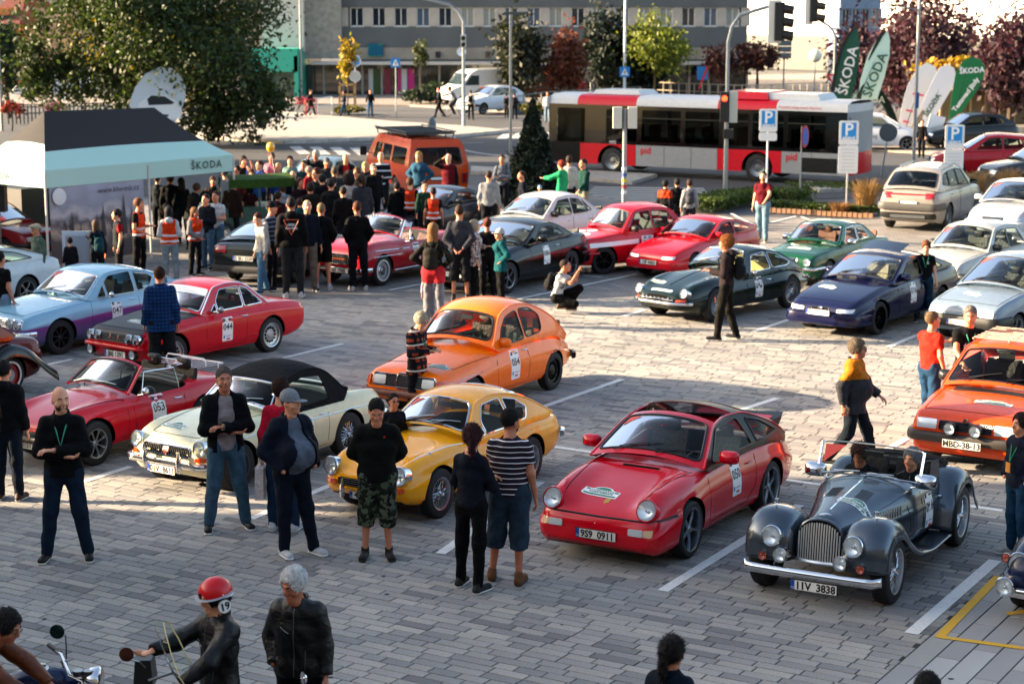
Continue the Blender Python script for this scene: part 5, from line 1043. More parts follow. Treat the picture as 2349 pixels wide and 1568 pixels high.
# ---------------------------------------------------------------- people: signed-distance bodies meshed on a grid
class Field:
 def __init__(s,lo,hi,h):
  s.lo=np.array(lo,np.float32);s.h=h;n=np.maximum(4,np.ceil((np.array(hi)-s.lo)/h).astype(int)+1)
  s.ax=[s.lo[i]+np.arange(n[i],dtype=np.float32)*h for i in range(3)];s.F=np.full(n,9.0,np.float32)
 def sl(s,lo,hi):
  r=[]
  for i in range(3):
   a=int(max(0,math.floor((lo[i]-s.lo[i])/s.h)));b=int(min(len(s.ax[i]),math.ceil((hi[i]-s.lo[i])/s.h)+1));r.append(slice(a,max(a,b)))
  return tuple(r)
 def pts(s,sl):return(s.ax[0][sl[0]][:,None,None],s.ax[1][sl[1]][None,:,None],s.ax[2][sl[2]][None,None,:])
 def cap(s,a,b,ra,rb,k=.03,flat=1.0,side=None,cb=None,ca=None,op='u',grow=0.0):
  a=np.array(a,np.float32);b=np.array(b,np.float32);ra+=grow;rb+=grow;m=max(ra,rb)+k+2*s.h
  sl=s.sl(np.minimum(a,b)-m,np.maximum(a,b)+m);X,Y,Z=s.pts(sl)
  if 0 in(X.size,Y.size,Z.size):return
  ab=b-a;L2=float(ab@ab)+1e-9;t=((X-a[0])*ab[0]+(Y-a[1])*ab[1]+(Z-a[2])*ab[2])/L2;tc=np.clip(t,0,1)
  dx=X-(a[0]+tc*ab[0]);dy=Y-(a[1]+tc*ab[1]);dz=Z-(a[2]+tc*ab[2])
  d2=dx*dx+dy*dy+dz*dz
  if side is not None:
   q=dx*side[0]+dy*side[1]+dz*side[2];r2=np.maximum(d2-q*q,0)
   d=(np.sqrt(q*q+r2/(flat*flat))-(ra+(rb-ra)*tc))*(flat*.5+.5)
  else:d=np.sqrt(d2)-(ra+(rb-ra)*tc)
  L=math.sqrt(L2)
  if cb is not None:d=np.maximum(d,(t-cb)*L)
  if ca is not None:d=np.maximum(d,(ca-t)*L)
  F=s.F[sl]
  if op=='u':h=np.maximum(k-np.abs(F-d),0)/max(k,1e-6);s.F[sl]=np.minimum(F,d)-h*h*k*.25
  elif op=='x':s.F[sl]=np.maximum(F,-d)
 def ell(s,c,r,M=None,k=.02,op='u'):
  m=max(r)+k+2*s.h;sl=s.sl([c[i]-m for i in range(3)],[c[i]+m for i in range(3)]);X,Y,Z=s.pts(sl)
  if 0 in(X.size,Y.size,Z.size):return
  X=X-c[0];Y=Y-c[1];Z=Z-c[2]
  if M is not None:X,Y,Z=(M[0][0]*X+M[1][0]*Y+M[2][0]*Z,M[0][1]*X+M[1][1]*Y+M[2][1]*Z,M[0][2]*X+M[1][2]*Y+M[2][2]*Z)
  q=np.sqrt((X/r[0])**2+(Y/r[1])**2+(Z/r[2])**2);d=(q-1)*min(r)
  F=s.F[sl]
  if op=='u':h=np.maximum(k-np.abs(F-d),0)/max(k,1e-6);s.F[sl]=np.minimum(F,d)-h*h*k*.25
  else:s.F[sl]=np.maximum(F,-d)
 def plane(s,p,n):
  X,Y,Z=s.pts((slice(None),)*3);s.F=np.maximum(s.F,(X-p[0])*n[0]+(Y-p[1])*n[1]+(Z-p[2])*n[2])
 def mesh(s,minv=30):
  F=s.F;n=F.shape;ins=F<0;c=ins[:-1,:-1,:-1].astype(np.int8)
  tot=np.zeros([x-1 for x in n],np.int8);offs=[(i,j,k)for i in(0,1)for j in(0,1)for k in(0,1)]
  for i,j,k in offs:tot+=ins[i:n[0]-1+i,j:n[1]-1+j,k:n[2]-1+k]
  act=(tot>0)&(tot<8);I=np.argwhere(act)
  if len(I)<minv:return None
  idx=np.full(act.shape,-1,np.int64);idx[act]=np.arange(len(I))
  cv={o:F[I[:,0]+o[0],I[:,1]+o[1],I[:,2]+o[2]]for o in offs}
  P=np.zeros((len(I),3));W=np.zeros(len(I))
  for o in offs:
   for ax in range(3):
    if o[ax]==0:
     o2=tuple(1 if q==ax else o[q]for q in range(3));fa,fb=cv[o],cv[o2];m=(fa<0)!=(fb<0)
     t=np.where(m,fa/np.where(m,fa-fb,1),0);p=np.zeros((len(I),3));p[:]=o;p[:,ax]=t
     P+=p*m[:,None];W+=m
  V=s.lo+(I+P/W[:,None])*s.h;Q=[]
  for ax in range(3):
   a,b=[(1,2),(2,0),(0,1)][ax];sa=[slice(None)]*3;sb=[slice(None)]*3;sa[ax]=slice(0,-1);sb[ax]=slice(1,None)
   m=ins[tuple(sa)]!=ins[tuple(sb)];E=np.argwhere(m);E=E[(E[:,a]>0)&(E[:,b]>0)&(E[:,a]<n[a]-1)&(E[:,b]<n[b]-1)]
   if not len(E):continue
   flip=ins[E[:,0],E[:,1],E[:,2]];q=[]
   for da,db in((0,0),(-1,0),(-1,-1),(0,-1)):
    e=E.copy();e[:,a]+=da;e[:,b]+=db;q.append(idx[e[:,0],e[:,1],e[:,2]])
   q=np.stack(q,1);q=np.where(flip[:,None],q,q[:,::-1]);Q.append(q[(q>=0).all(1)])
  return V,np.concatenate(Q)
def npmesh(parts,mats,name,sm=True):
 """join (vertices, quads, material) into one mesh quickly"""
 V=[];Q=[];MI=[];o=0
 for v,q,mi in parts:V.append(v);Q.append(q+o);MI.append(np.full(len(q),mi,np.int32));o+=len(v)
 V=np.concatenate(V).astype(np.float32);Q=np.concatenate(Q).astype(np.int32);MI=np.concatenate(MI);me=bpy.data.meshes.new(name)
 k=Q.shape[1];me.vertices.add(len(V));me.vertices.foreach_set('co',V.ravel());me.loops.add(Q.size);me.loops.foreach_set('vertex_index',Q.ravel())
 me.polygons.add(len(Q));me.polygons.foreach_set('loop_start',np.arange(len(Q),dtype=np.int32)*k);me.polygons.foreach_set('loop_total',np.full(len(Q),k,np.int32))
 for m in(mats if isinstance(mats,(list,tuple))else[mats]):me.materials.append(m)
 me.polygons.foreach_set('material_index',MI)
 me.polygons.foreach_set('use_smooth',np.full(len(Q),sm,dtype=bool))
 me.update(calc_edges=True);return me
ARM=dict(down=((.235,.03,1.13),(.245,-.04,.88)),pocket=((.285,.07,1.14),(.19,-.07,.95)),crossed=((.255,-.07,1.13),(-.06,-.23,1.17)),crossedb=((.255,-.07,1.12),(-.05,-.19,1.10)),phone=((.235,-.01,1.13),(.07,-.28,1.17)),behind=((.27,.09,1.15),(.08,.18,.98)),hips=((.36,.09,1.17),(.18,-.03,1.02)),camera=((.23,-.22,1.30),(.06,-.33,1.53)),reach=((.22,-.26,1.27),(.15,-.50,1.25)),reachdown=((.24,-.20,1.20),(.16,-.42,1.05)),shade=((.34,-.16,1.48),(.10,-.20,1.64)),fwd=((.23,-.07,1.14),(.22,-.26,.98)),back=((.25,.13,1.15),(.25,.13,.90)),up=((.25,-.12,1.35),(.13,-.25,1.55)),side=((.40,.02,1.28),(.62,-.10,1.32)),clasp=((.25,-.01,1.13),(.03,-.20,1.0)))
LEG=dict(stand=((.10,-.01,.50),(.115,.02,.085),(.12,.02,.5),(.14,.04,.085)),wide=((.14,-.01,.50),(.20,.02,.085),(.14,-.01,.50),(.20,.0,.085)),stride=((.10,-.16,.52),(.11,-.27,.10),(.10,.05,.50),(.11,.33,.14)),step=((.10,-.08,.51),(.12,-.12,.085),(.10,.04,.49),(.11,.16,.09)),weight=((.14,-.05,.50),(.19,-.10,.085),(.09,.0,.50),(.09,.02,.085)),crouch=((.16,-.34,.50),(.12,-.10,.12),(.10,-.30,.22),(.11,.02,.16)),sit=((.12,-.42,.52),(.12,-.50,.085),(.13,-.42,.52),(.13,-.46,.085)),crossleg=((.06,-.03,.50),(.14,-.10,.085),(.10,.0,.5),(.10,.03,.085)))
def lerp3(a,b,t):return tuple(a[i]+(b[i]-a[i])*t for i in range(3))
SKINS=['#c98a68','#b97a5a','#d39a78','#a96c50']
NP=[0]
def person(label,foot,top=None,face=0,arms=('down','down'),legs='stand',topw=('long','#20242c'),bot=('long','#1e2a3c'),shoes='#101012',hair=('short','#2a1c14'),H=None,head=(0,0),lean=(0,0,0),bulk=1.0,belly=0.0,skin=None,extra=(),z=0.0,group=None,seat=None,det=None,loc=None,fem=False,name='person',cat='person'):
 """foot: picture place of the feet; top: picture row of the crown; face: 0 towards the camera, 90 to the right of the picture"""
 NP[0]+=1
 if loc is None:p=G(*foot,z)if len(foot)==2 else Vector(foot)
 else:p=Vector(loc)
 if H is None:H=(height_at(foot[0],foot[1],top)-z)if top is not None else 1.76
 sc=H/1.76;az=math.degrees(math.atan2(p.x,p.y))
 root=empty(name,(p.x,p.y,p.z),R(face-az),label,cat,group);root.scale=(sc,sc,sc)
 dist=p.y;h=det or(.0085 if dist<24 else.012 if dist<36 else.017 if dist<55 else.026)
 sk=mat(skin or SKINS[NP[0]%4],.55,kind='skin')
 pel=np.array((0,0,.94));drop=0
 if legs=='crouch':pel=np.array((0,.10,.34))
 if legs=='sit':pel=np.array((0,0,.56))
 if seat is not None:pel=np.array((0,0,seat))
 nk0=np.array((0,0.01,1.47));nk=pel+(nk0-np.array((0,0,.94)))+np.array(lean,float);sh=nk-nk0
 up=(nk-pel)/np.linalg.norm(nk-pel);sd=np.array((1.0,0,0));fw=np.cross(up,sd)*-1.0
 fw=np.array((0,-1.0,0))*up[2]+np.array((0,0,1.0))*up[1]*-1*-1 if False else np.cross(sd,up)
 if fw[1]>0:fw=-fw
 chest=pel+(nk-pel)*.58;shz=nk-up*.085
 wS=.150*(0.90 if fem else 1.0)*(1+(bulk-1)*.5);hipw=.09*(1.05 if fem else 1)
 A={}
 for i,(sg,an)in enumerate(((1,arms[0]),(-1,arms[1]))):
  e,w=ARM[an]if isinstance(an,str)else an
  S_=shz+np.array((sg*wS,.0,0));T=sh*(1 if(legs in('crouch','sit')or seat is not None or abs(lean[1])>.05)else 0)
  E_=np.array((sg*(e[0]-.03+(bulk-1)*.06+belly*.2),e[1],e[2]))+T;W_=np.array((sg*w[0],w[1]-belly*.8,w[2]))+T
  A[sg]=(S_,E_,W_)
 lg=LEG[legs]if isinstance(legs,str)else legs;Lg={}
 dz=pel[2]-.94
 for sg,kn,ank in((1,lg[0],lg[1]),(-1,lg[2],lg[3])):
  Lg[sg]=(pel+np.array((sg*hipw,0,-.02)),np.array((sg*kn[0],kn[1],kn[2])),np.array((sg*ank[0],ank[1],ank[2])))
 hd=nk+up*.155+fw*(.035+(.05 if head[1]>15 else 0));HR=Matrix.Rotation(R(head[0]),3,'Z')@Matrix.Rotation(R(head[1]),3,'X');HM=[[HR[i][j]for j in range(3)]for i in range(3)]
 hv=lambda x,y,z_:hd+np.array(HR@Vector((x,y,z_)))
 allp=[pel,nk,hd+np.array((0,0,.15))]+[q for t in A.values()for q in t]+[q for t in Lg.values()for q in t]
 lo=np.min(allp,0)-.17;hi=np.max(allp,0)+.17;lo[2]=min(lo[2],0);b=bulk
 def torso(f,g,kk=.06,arms_=1.0,cut=None,cuthem=True,sk_=1.0):
  f.cap(pel+up*.02,chest,.150*b*(1.06 if fem else 1)*sk_,(.138 if fem else.156)*b,kk,.66,sd,grow=g)
  f.cap(chest,shz-up*.04,.156*b,.130*b,kk,.64,sd,grow=g)
  f.cap(shz+sd*-wS*.9,shz,.056*b,.075*b,.05,grow=g);f.cap(shz+sd*wS*.9,shz,.056*b,.075*b,.05,grow=g)
  f.cap(shz,nk+up*.0,.085,.062,.05,grow=g*.6)
  if belly:f.ell(pel+up*.17+fw*(.06+belly*.5),(.15*b+belly*.3+g,.10+belly*.9+g,.17+g),None,.08)
  if fem:
   for sg in(-1,1):f.ell(chest+sd*sg*.075+fw*.10+up*.07,(.062+g,.05+g,.062+g),None,.05)
 def arm(f,g,t=1.0,kk=.03,ww=0.0):
  for sg,(S_,E_,W_)in A.items():
   f.cap(S_,E_,.052*b,.041*b,kk,grow=g+ww,cb=None if t>.5 else t*2)
   if t>.5:f.cap(E_,W_,.042*b,.028,kk,grow=g+ww,cb=None if t>.98 else(t-.5)*2)
 def legs_(f,g,t=1.0,ww=0.0,kk=.03):
  for sg,(h_,k_,a_)in Lg.items():
   f.cap(h_,k_,.084*b,.062*(b*.5+.5),kk,grow=g+ww*.5,cb=None if t>.5 else t*2)
   if t>.5:f.cap(k_,a_,.060,.040,kk,grow=g+ww,cb=None if t>.98 else(t-.5)*2)
 f=Field(lo,hi,max(h,.011)if h<.02 else h);torso(f,-.012);arm(f,-.004);legs_(f,-.008);f.cap(nk-up*.05,hd-up*.02,.060,.055,.02)
 parts=[]
 m_=f.mesh();parts.append((m_[0],m_[1],0))if m_ else None
 hh=min(h,.014)*(1 if h>.01 else.72);g=Field(hd-.17,hd+.17,hh)
 g.ell(hv(0,.012,.03),(.076,.096,.098),HM,.02);g.ell(hv(0,-.03,-.035),(.056,.062,.075),HM,.05);g.cap(hd-up*.13,hd,.055,.052,.03)
 if h<.02:
  g.ell(hv(0,-.102,-.012),(.013,.020,.022),HM,.018);g.cap(hv(0,-.088,.03),hv(0,-.108,-.01),.009,.012,.015);g.ell(hv(0,-.075,-.085),(.026,.022,.02),HM,.03)
  for sg in(-1,1):g.ell(hv(sg*.078,.012,-.005),(.010,.022,.033),HM,.008);g.ell(hv(sg*.032,-.100,.020),(.017,.014,.010),HM,.01,'x');g.cap(hv(sg*.014,-.090,.038),hv(sg*.05,-.076,.036),.008,.006,.012);g.ell(hv(sg*.045,-.062,-.03),(.022,.02,.022),HM,.02)
  g.cap(hv(-.02,-.092,-.055),hv(.02,-.092,-.055),.008,.008,.01)
 m_=g.mesh()
 if m_:parts.append((m_[0],m_[1],0))
 hands=[]
 for sg,(S_,E_,W_)in A.items():
  d=(W_-E_);d=d/np.linalg.norm(d)
  if arms[0 if sg>0 else 1]in('pocket',):continue
  th=np.cross(d,np.array((0,0,1.0)));th=th/(np.linalg.norm(th)+1e-6)
  if abs(d[2])>.8:th=np.array((0,-1.0,0))-d*(-d[1]);th/=np.linalg.norm(th)
  pn=np.cross(d,th);pn*=(1 if pn[0]*sg<0 else-1)
  hn=Field(W_-.22,W_+.22,.0065 if h<.01 else.010 if h<.015 else.02)
  pc=W_+d*.05;hn.cap(W_-d*.01,W_+d*.085,.030,.038,.01,.42,th)
  if h<.015:
   for i,(o_,ln)in enumerate(((.030,.072),(.010,.082),(-.010,.076),(-.029,.060))):
    a0=W_+d*.085+th*o_;a1=a0+d*ln*.5+pn*.014+th*o_*.15;a2=a1+d*ln*.28+pn*ln*.45;hn.cap(a0,a1,.0092,.0085,.006);hn.cap(a1,a2,.0085,.007,.004)
   a0=W_+d*.03+th*.028;a1=a0+d*.035+th*.028+pn*.01;a2=a1+d*.03+pn*.015+th*.004;hn.cap(a0,a1,.013,.011,.01);hn.cap(a1,a2,.011,.008,.005)
  else:hn.cap(W_+d*.08,W_+d*.15+pn*.03,.034,.024,.02,.4,th)
  m_=hn.mesh(10)
  if m_:parts.append((m_[0],m_[1],0))
 body=link('body',npmesh(parts,[sk],'body'),root)
 def cloth(name,fn,m,hh=None,kind=None,parent=None):
  f=Field(lo,hi,hh or(h if h>.01 else.0105));fn(f)
  if h<.02:
   X,Y,Z=f.pts((slice(None),)*3);s_=NP[0]*1.7;f.F=f.F+(.0068*np.sin(23*Z+9*X+3*np.sin(11*X+s_))*np.sin(13*X+17*Y+6*Z+s_)).astype(np.float32)
  m_=f.mesh()
  if m_ is None:return None
  last[:]=m_
  return link(name,npmesh([(m_[0],m_[1],0)],[m],name),parent or root)
 last=[None,None]
 def M_(c,k='cloth',r=.85):
  if isinstance(c,str):return mat(c,r,kind=k)
  return c
 if bot:
  kd,cl=bot[0],M_(bot[1]);T=dict(long=.985,three=.66,shorts=.42,tight=.985,skirt=.5)[kd];ww=dict(long=.006,three=.028,shorts=.03,tight=-.002,skirt=.03)[kd]
  def fb(f):
   legs_(f,.012,T,ww);f.cap(pel-up*.03,pel+up*.09,.158*b,.155*b,.05,.66,sd,grow=.006,cb=1.0);(f.plane(pel+up*.1,up)if legs not in('crouch','sit')and seat is None else None)
   if kd=='long' and legs not in('crouch','sit'):f.plane((0,0,.035),(0,0,-1))
  cloth({'long':'trousers','three':'shorts','shorts':'shorts','tight':'leggings','skirt':'skirt'}[kd],fb,cl)
 def toe(a_,sg):return a_+np.array((sg*.03,-.15,-a_[2]+.035))if a_[2]<.2 else a_+np.array((0,-.1,-.1))
 for sg,(h_,k_,a_)in Lg.items():
  f=Field(a_-.24,a_+.24,.008 if h<.01 else.012 if h<.02 else h);t_=toe(a_,sg);lift=a_[2]-.085
  hl=a_+np.array((0,.035,-.045));f.cap(hl,t_+np.array((0,0,lift)),.042,.043,.02);f.cap(a_+np.array((0,.01,.02)),hl,.044,.04,.02,cb=None)
  f.plane((0,0,max(0.004,lift*.6)),(0,0,-1));m_=f.mesh(10)
  f2=Field(a_-.24,a_+.24,.008 if h<.01 else.012 if h<.02 else h);f2 .cap(hl,t_+np.array((0,0,lift)),.048,.049,.02);f2 .plane((0,0,max(0.001,lift*.6)),(0,0,-1));f2 .plane((0,0,max(.0,lift)+.026),(0,0,1));m2=f2 .mesh(10)
  sc_=shoes if isinstance(shoes,str)else shoes[0];so='#d8d6d0' if isinstance(shoes,str)else shoes[1];pp=[(m_[0],m_[1],0)]if m_ else[]
  if m2 and h<.02:pp.append((m2[0],m2[1],1))
  if pp:link('shoe',npmesh(pp,[mat(sc_,.6,kind='leather'),mat(so,.6)],'shoe'),root)
 tk,tc=topw[0],topw[1];hem={'tee':-.02,'long':-.03,'vest':-.04,'polo':-.04,'jacket':-.07,'coat':-.16,'hoodie':-.05,'open':-.07,'crop':.02,'tank':-.02}[tk]
 tm=M_(tc,topw[2]if len(topw)>2 else 'cloth',.45 if len(topw)>2 and topw[2]=='leather' else.85)
 g0={'tee':.012,'long':.014,'vest':.022,'polo':.014,'jacket':.026,'coat':.032,'hoodie':.026,'open':.030,'crop':.01,'tank':.01}[tk]
 sl={'tee':.30,'polo':.30,'vest':0,'tank':0}.get(tk,.97)
 def ft(f,g=g0,hm=hem,s_=sl,neck=True):
  torso(f,g,.05);f.cap(pel-up*.0,pel+up*hm*1.2,.158*b,(.162+(.03 if tk=='coat' else 0))*b,.04,.68,sd,grow=g)
  if s_:arm(f,g*.8,s_,.035,.004)
  f.plane(pel+up*hm,-up);f.cap(nk-up*.03,nk+up*.15,.062,.085,.0,op='x',grow=.004)
 o=cloth({'tee':'t_shirt','polo':'polo_shirt','vest':'waistcoat','coat':'coat','hoodie':'hooded_top','open':'open_jacket','jacket':'jacket','tank':'top','crop':'top'}.get(tk,'shirt'),ft if tk!='open' else(lambda f:(ft(f),openfront(f))),tm)if tk!='open' else None
 if tk=='open':
  inner=topw[3]if len(topw)>3 else '#8d929c'
  def fo_(f):ft(f);a_=pel+up*-.2+fw*(.17+belly*1.1);b_=nk+fw*.09;f.cap(a_,b_,.13+belly*.5,.07,0,op='x');(f.ell(pel+up*.10+fw*(.18+belly*.6),(.13,.24,.30),None,0,'x')if belly else None)
  cloth('open_jacket',fo_,tm);cloth('shirt',lambda f:(ft(f,.010,-.05,0)),M_(inner))
 if tk in('hoodie','jacket','coat','open')and h<.02:
  f=Field(nk-.2,nk+.2,max(h,.01));f.cap(nk-up*.02-fw*.01,nk+up*.045-fw*.02,.080,.078,.01);f.cap(nk-up*.1,nk+up*.2,.060,.070,0,op='x');f.plane(nk+up*.05,up)
  if tk=='hoodie':f.ell(nk-fw*.09-up*.015,(.10,.055,.075),None,.03)
  m_=f.mesh(10)
  if m_:link('collar' if tk!='hoodie' else 'hood',npmesh([(m_[0],m_[1],0)],[tm],'collar'),root)
 if tk=='open' and 0:pass
 if det and tk=='jacket' and last[0]is not None:
  T_=BVHTree.FromPolygons([tuple(v)for v in last[0]],[tuple(int(i)for i in q)for q in last[1]]);zm=mat('#8a8c8e',.3,1.0,kind='zip')
  def ln(pts,r_,m_z,nm):
   P=[]
   for u_,t_ in pts:
    o_=Vector(pel+up*t_+sd*u_+fw*.6);q=T_.ray_cast(o_,Vector(-fw))
    if q[0]is not None:P.append(q[0]+Vector(fw)*.002)
   if len(P)>1:MB().tube(P,r_,5).build(nm,m_z,root)
  ln([(.01,t_)for t_ in np.linspace(-.06,.50,16)],.004,zm,'zip');ln([(-.11+.02*k,.34-.01*k)for k in range(5)],.003,zm,'pocket_zip');ln([(t_,.40)for t_ in np.linspace(-.15,.15,9)],.0025,tm,'seam');ln([(.10,t_)for t_ in np.linspace(0,.16,5)],.003,zm,'pocket_zip')
 hk,hc=hair[0],hair[1]
 if hk!='none':
  hm=mat(hc,.75,kind='hair')if hk not in('cap','flatcap','helmet')else mat(hc,.7,kind='cloth');f=Field(hd-.34,hd+.24,hh)
  def shell(gr,zc=0.0):
   f.ell(hv(0,.018,.042+zc),(.078+gr,.098+gr,.096+gr),HM,.02)
  if hk in('short',):
   shell(.006);f.ell(hv(0,-.135,.012),(.11,.106,.112),HM,.0,'x');[f.ell(hv(sg*.085,-.055,.0),(.03,.05,.075),HM,.0,'x')for sg in(-1,1)];q=hv(0,0,-.035);f.plane(q,tuple(np.array(HR@Vector((0,-.35,-1))).tolist()))
   if hk=='bald':f.ell(hv(0,-.03,.14),(.085,.11,.075),HM,0,'x')
  elif hk in('full','bob','long','tail','bun','curly','mess'):
   shell({'full':.018,'curly':.045,'mess':.022,'bob':.02}.get(hk,.016));
   if hk=='bob':f.ell(hv(0,.03,-.03),(.095,.085,.10),HM,.04)
   if hk=='long':f.ell(hv(0,.05,-.08),(.095,.065,.17),HM,.04);f.ell(hv(0,.07,-.2),(.085,.045,.12),HM,.04)
   if hk=='curly':f.ell(hv(0,.04,-.05),(.13,.12,.13),HM,.04)
   f.ell(hv(0,-.132,0),(.088,.099,.112),HM,.0,'x');
   if hk in('full','mess','tail','bun'):f.plane(hv(0,0,-.06),tuple(np.array(HR@Vector((0,-.3,-1))).tolist()))
   if hk=='tail':f.ell(hv(0,.125,.05),(.028,.03,.03),HM,.02);f.ell(hv(0,.15,-.06),(.034,.034,.12),HM,.03)
   if hk=='bun':f.ell(hv(0,.11,.09),(.045,.045,.045),HM,.02)
   if h<.02:X,Y,Z=f.pts((slice(None),)*3);f.F+=(.0022*np.sin(90*X+20*Z)*np.sin(80*Z+55*Y)*(2.2 if hk in('curly','mess')else 1)).astype(np.float32)
  elif hk=='cap':shell(.013);f.plane(hv(0,0,.02),tuple(np.array(HR@Vector((0,0,-1))).tolist()));f.ell(hv(0,-.12,.035),(.07,.085,.010),HM,.01)
  elif hk=='flatcap':shell(.016);f.plane(hv(0,0,.03),tuple(np.array(HR@Vector((0,0,-1))).tolist()));f.ell(hv(0,-.05,.09),(.09,.12,.045),HM,.02);f.ell(hv(0,-.14,.045),(.07,.05,.012),HM,.01)
  m_=f.mesh(10)
  if m_:
   pp=[(m_[0],m_[1],0)]
   if h<.0125 and hk not in('cap','flatcap'):
    V_,Q_=m_;nn=np.cross(V_[Q_[:,2]]-V_[Q_[:,0]],V_[Q_[:,3]]-V_[Q_[:,1]]);nn/=np.linalg.norm(nn,axis=1)[:,None]+1e-9;ce=V_[Q_].mean(1);rg=np.random.RandomState(NP[0]);K_=min(len(ce)*2,1500);ix=rg.randint(0,len(ce),K_);c0=ce[ix];n0=nn[ix]
    if np.mean(np.sum(n0*(c0-hd),1))<0:n0=-n0
    ln_={'short':.012,'full':.026,'mess':.045,'curly':.05}.get(hk,.05);dn=np.array([0,0,-1.0])-fw*.2+rg.randn(K_,3)*.45;dn-=n0*np.sum(dn*n0,1)[:,None];dn/=np.linalg.norm(dn,axis=1)[:,None]+1e-9
    tip=c0+(dn*.9+n0*rg.uniform(.15,.5,K_)[:,None])*(ln_*rg.uniform(.5,1.2,K_))[:,None];mid=(c0+tip)/2+n0*.004;w_=np.cross(dn,n0)*.0035
    pv=np.stack([c0-w_,c0+w_,mid+w_*.8,mid-w_*.8,mid-w_*.8,mid+w_*.8,tip+w_*.1,tip-w_*.1],1).reshape(-1,3);pp.append((pv,np.arange(8*K_).reshape(-1,4),0))
   link('cap' if hk in('cap','flatcap')else 'hair',npmesh(pp,[hm],'hair'),root)
  if hk in('cap','flatcap'):
   f=Field(hd-.2,hd+.2,hh);f.ell(hv(0,.018,.035),(.084,.104,.10),HM,.02);f.ell(hv(0,-.10,-.03),(.085,.085,.10),HM,0,'x');f.plane(hv(0,0,-.035),tuple(np.array(HR@Vector((0,-.3,-1))).tolist()));f.plane(hv(0,0,.03),tuple(np.array(HR@Vector((0,0,1))).tolist()));m_=f.mesh(10)
   if m_:link('hair',npmesh([(m_[0],m_[1],0)],[mat('#4a4038',.8,kind='hair')],'hair'),root)
 if h<.02:
  mb=MB();
  for sg in(-1,1):
   mb.lathe([(0,.006),(.006,.004),(.008,0)],8,Vector(hv(sg*.032,-.083,.020)),M=HR@Matrix.Rotation(PI/2,3,'X'),mi=0);mb.lathe([(0,.0085),(.0042,.006)],8,Vector(hv(sg*.032,-.083,.020)),M=HR@Matrix.Rotation(PI/2,3,'X'),mi=1)
   mb.tube([hv(sg*.016,-.0985,.040),hv(sg*.034,-.094,.046),hv(sg*.05,-.082,.040)],.0045,5,mi=2)
  mb.build('eyes',[mat('#cfc8c0',.3),mat('#1a120c',.2),mat('#2a1d14',.8)],body,smooth=60)
  MB().tube([hv(-.022,-.095,-.054),hv(0,-.1015,-.052),hv(.022,-.095,-.054)],.0042,6).build('mouth',mat('#8a4438',.5),body)
 ctx=dict(root=root,A=A,Lg=Lg,pel=pel,nk=nk,up=up,fw=fw,sd=sd,hd=hd,hv=hv,HR=HR,HM=HM,torso=torso,arm=arm,lo=lo,hi=hi,h=h,b=b,chest=chest,cloth=cloth,shz=shz,g0=g0,legs_=legs_,ft=ft,hem=hem,belly=belly,body=body)
 for e in extra:(EX[e]if isinstance(e,str)else EX[e[0]])(ctx,*(()if isinstance(e,str)else e[1:]))
 root['posed']=1;return root
def x_vest(c,col='#f0440c',txt=None):
 m=mat(col,.6,kind='cloth');st=mat('#b9bcc0',.35);P=c['pel'];up=c['up']
 def base(f,g):c['torso'](f,g,.05);f.cap(P,P-up*.05,.152,.156,.04,.68,c['sd'],grow=g);f.plane(P-up*.03,-up);f.cap(c['nk']-up*.1,c['nk']+up*.15,.085,.10,0,op='x');
 def sleeves(f):
  for sg,(S_,E_,W_)in c['A'].items():f.cap(S_+np.array((sg*.03,0,0)),E_,.075,.07,0,op='x',grow=.01)
 gg=c['g0']+.012;v=c['cloth']('safety_vest',lambda f:(base(f,gg),sleeves(f)),m)
 for z in(.04,.17):
  def band(f,z=z):base(f,gg+.006);sleeves(f);f.plane(P+up*(z+.03),up);f.plane(P+up*(z-.03),-up)
  c['cloth']('reflective_band',band,st,parent=v)
 if txt:
  for i,s_ in enumerate(txt):
   q=c['chest']-c['fw']*.165+up*(.06-.07*i);text(s_,.055,INKB,v,tuple(q),(PI/2,0,PI),bold=.002)
def x_pack(c,col='#16181b',low=0.0):
 m=mat(col,.8,kind='cloth');P=c['chest']-c['fw']*.20+c['up']*(.0-low);f=Field(P-.35,P+.35,max(c['h'],.012));up=c['up']
 f.cap(P-up*.14,P+up*.10,.135,.125,.04,.6,c['sd']);f.cap(P-up*.12-c['fw']*.06,P-up*.02-c['fw']*.06,.10,.09,.03,.6,c['sd']);q=f.mesh()
 o=link('backpack',npmesh([(q[0],q[1],0)],[m],'backpack'),None);o.parent=c['root']
 for sg in(-1,1):MB().tube([P+up*.12+c['sd']*sg*.08,c['shz']+c['sd']*sg*.12+up*.098,c['shz']+c['sd']*sg*.13+c['fw']*.13-up*.02,c['chest']+c['sd']*sg*.15+c['fw']*.11-up*.05,P-up*.12+c['sd']*sg*.11],.014,6).build('strap',m,o)
def x_lanyard(c,col='#0e8a66',card=None):
 m=mat(col,.5);n=c['nk'];q=c['chest']+c['fw']*(.14+c['g0']+c['belly']);
 o=MB().tube([n-c['fw']*.07+c['up']*.02,n+c['sd']*.075+c['up']*.0,n+c['sd']*.055+c['fw']*.10-c['up']*.08,q-c['up']*.06,n-c['sd']*.055+c['fw']*.10-c['up']*.08,n-c['sd']*.075,n-c['fw']*.07+c['up']*.02],.009,5).build('lanyard',m,c['root'])
 if card:MB().box(q-c['up']*.13+c['fw']*.02,(.08,.008,.12)).build('pass_card',mat(card,.5),o)
def x_phone(c,lit=False):
 a=(c['A'][1][2]+c['A'][-1][2])/2;e=(c['A'][1][2]-c['A'][1][1]);e=e/np.linalg.norm(e)
 MB().box(a+e*.09+np.array((0,-.0,.03)),(.075,.15,.012),M=Matrix.Rotation(R(-35),3,'X')).build('phone',mat('#0a0b0c',.15,coat=1),c['root'])
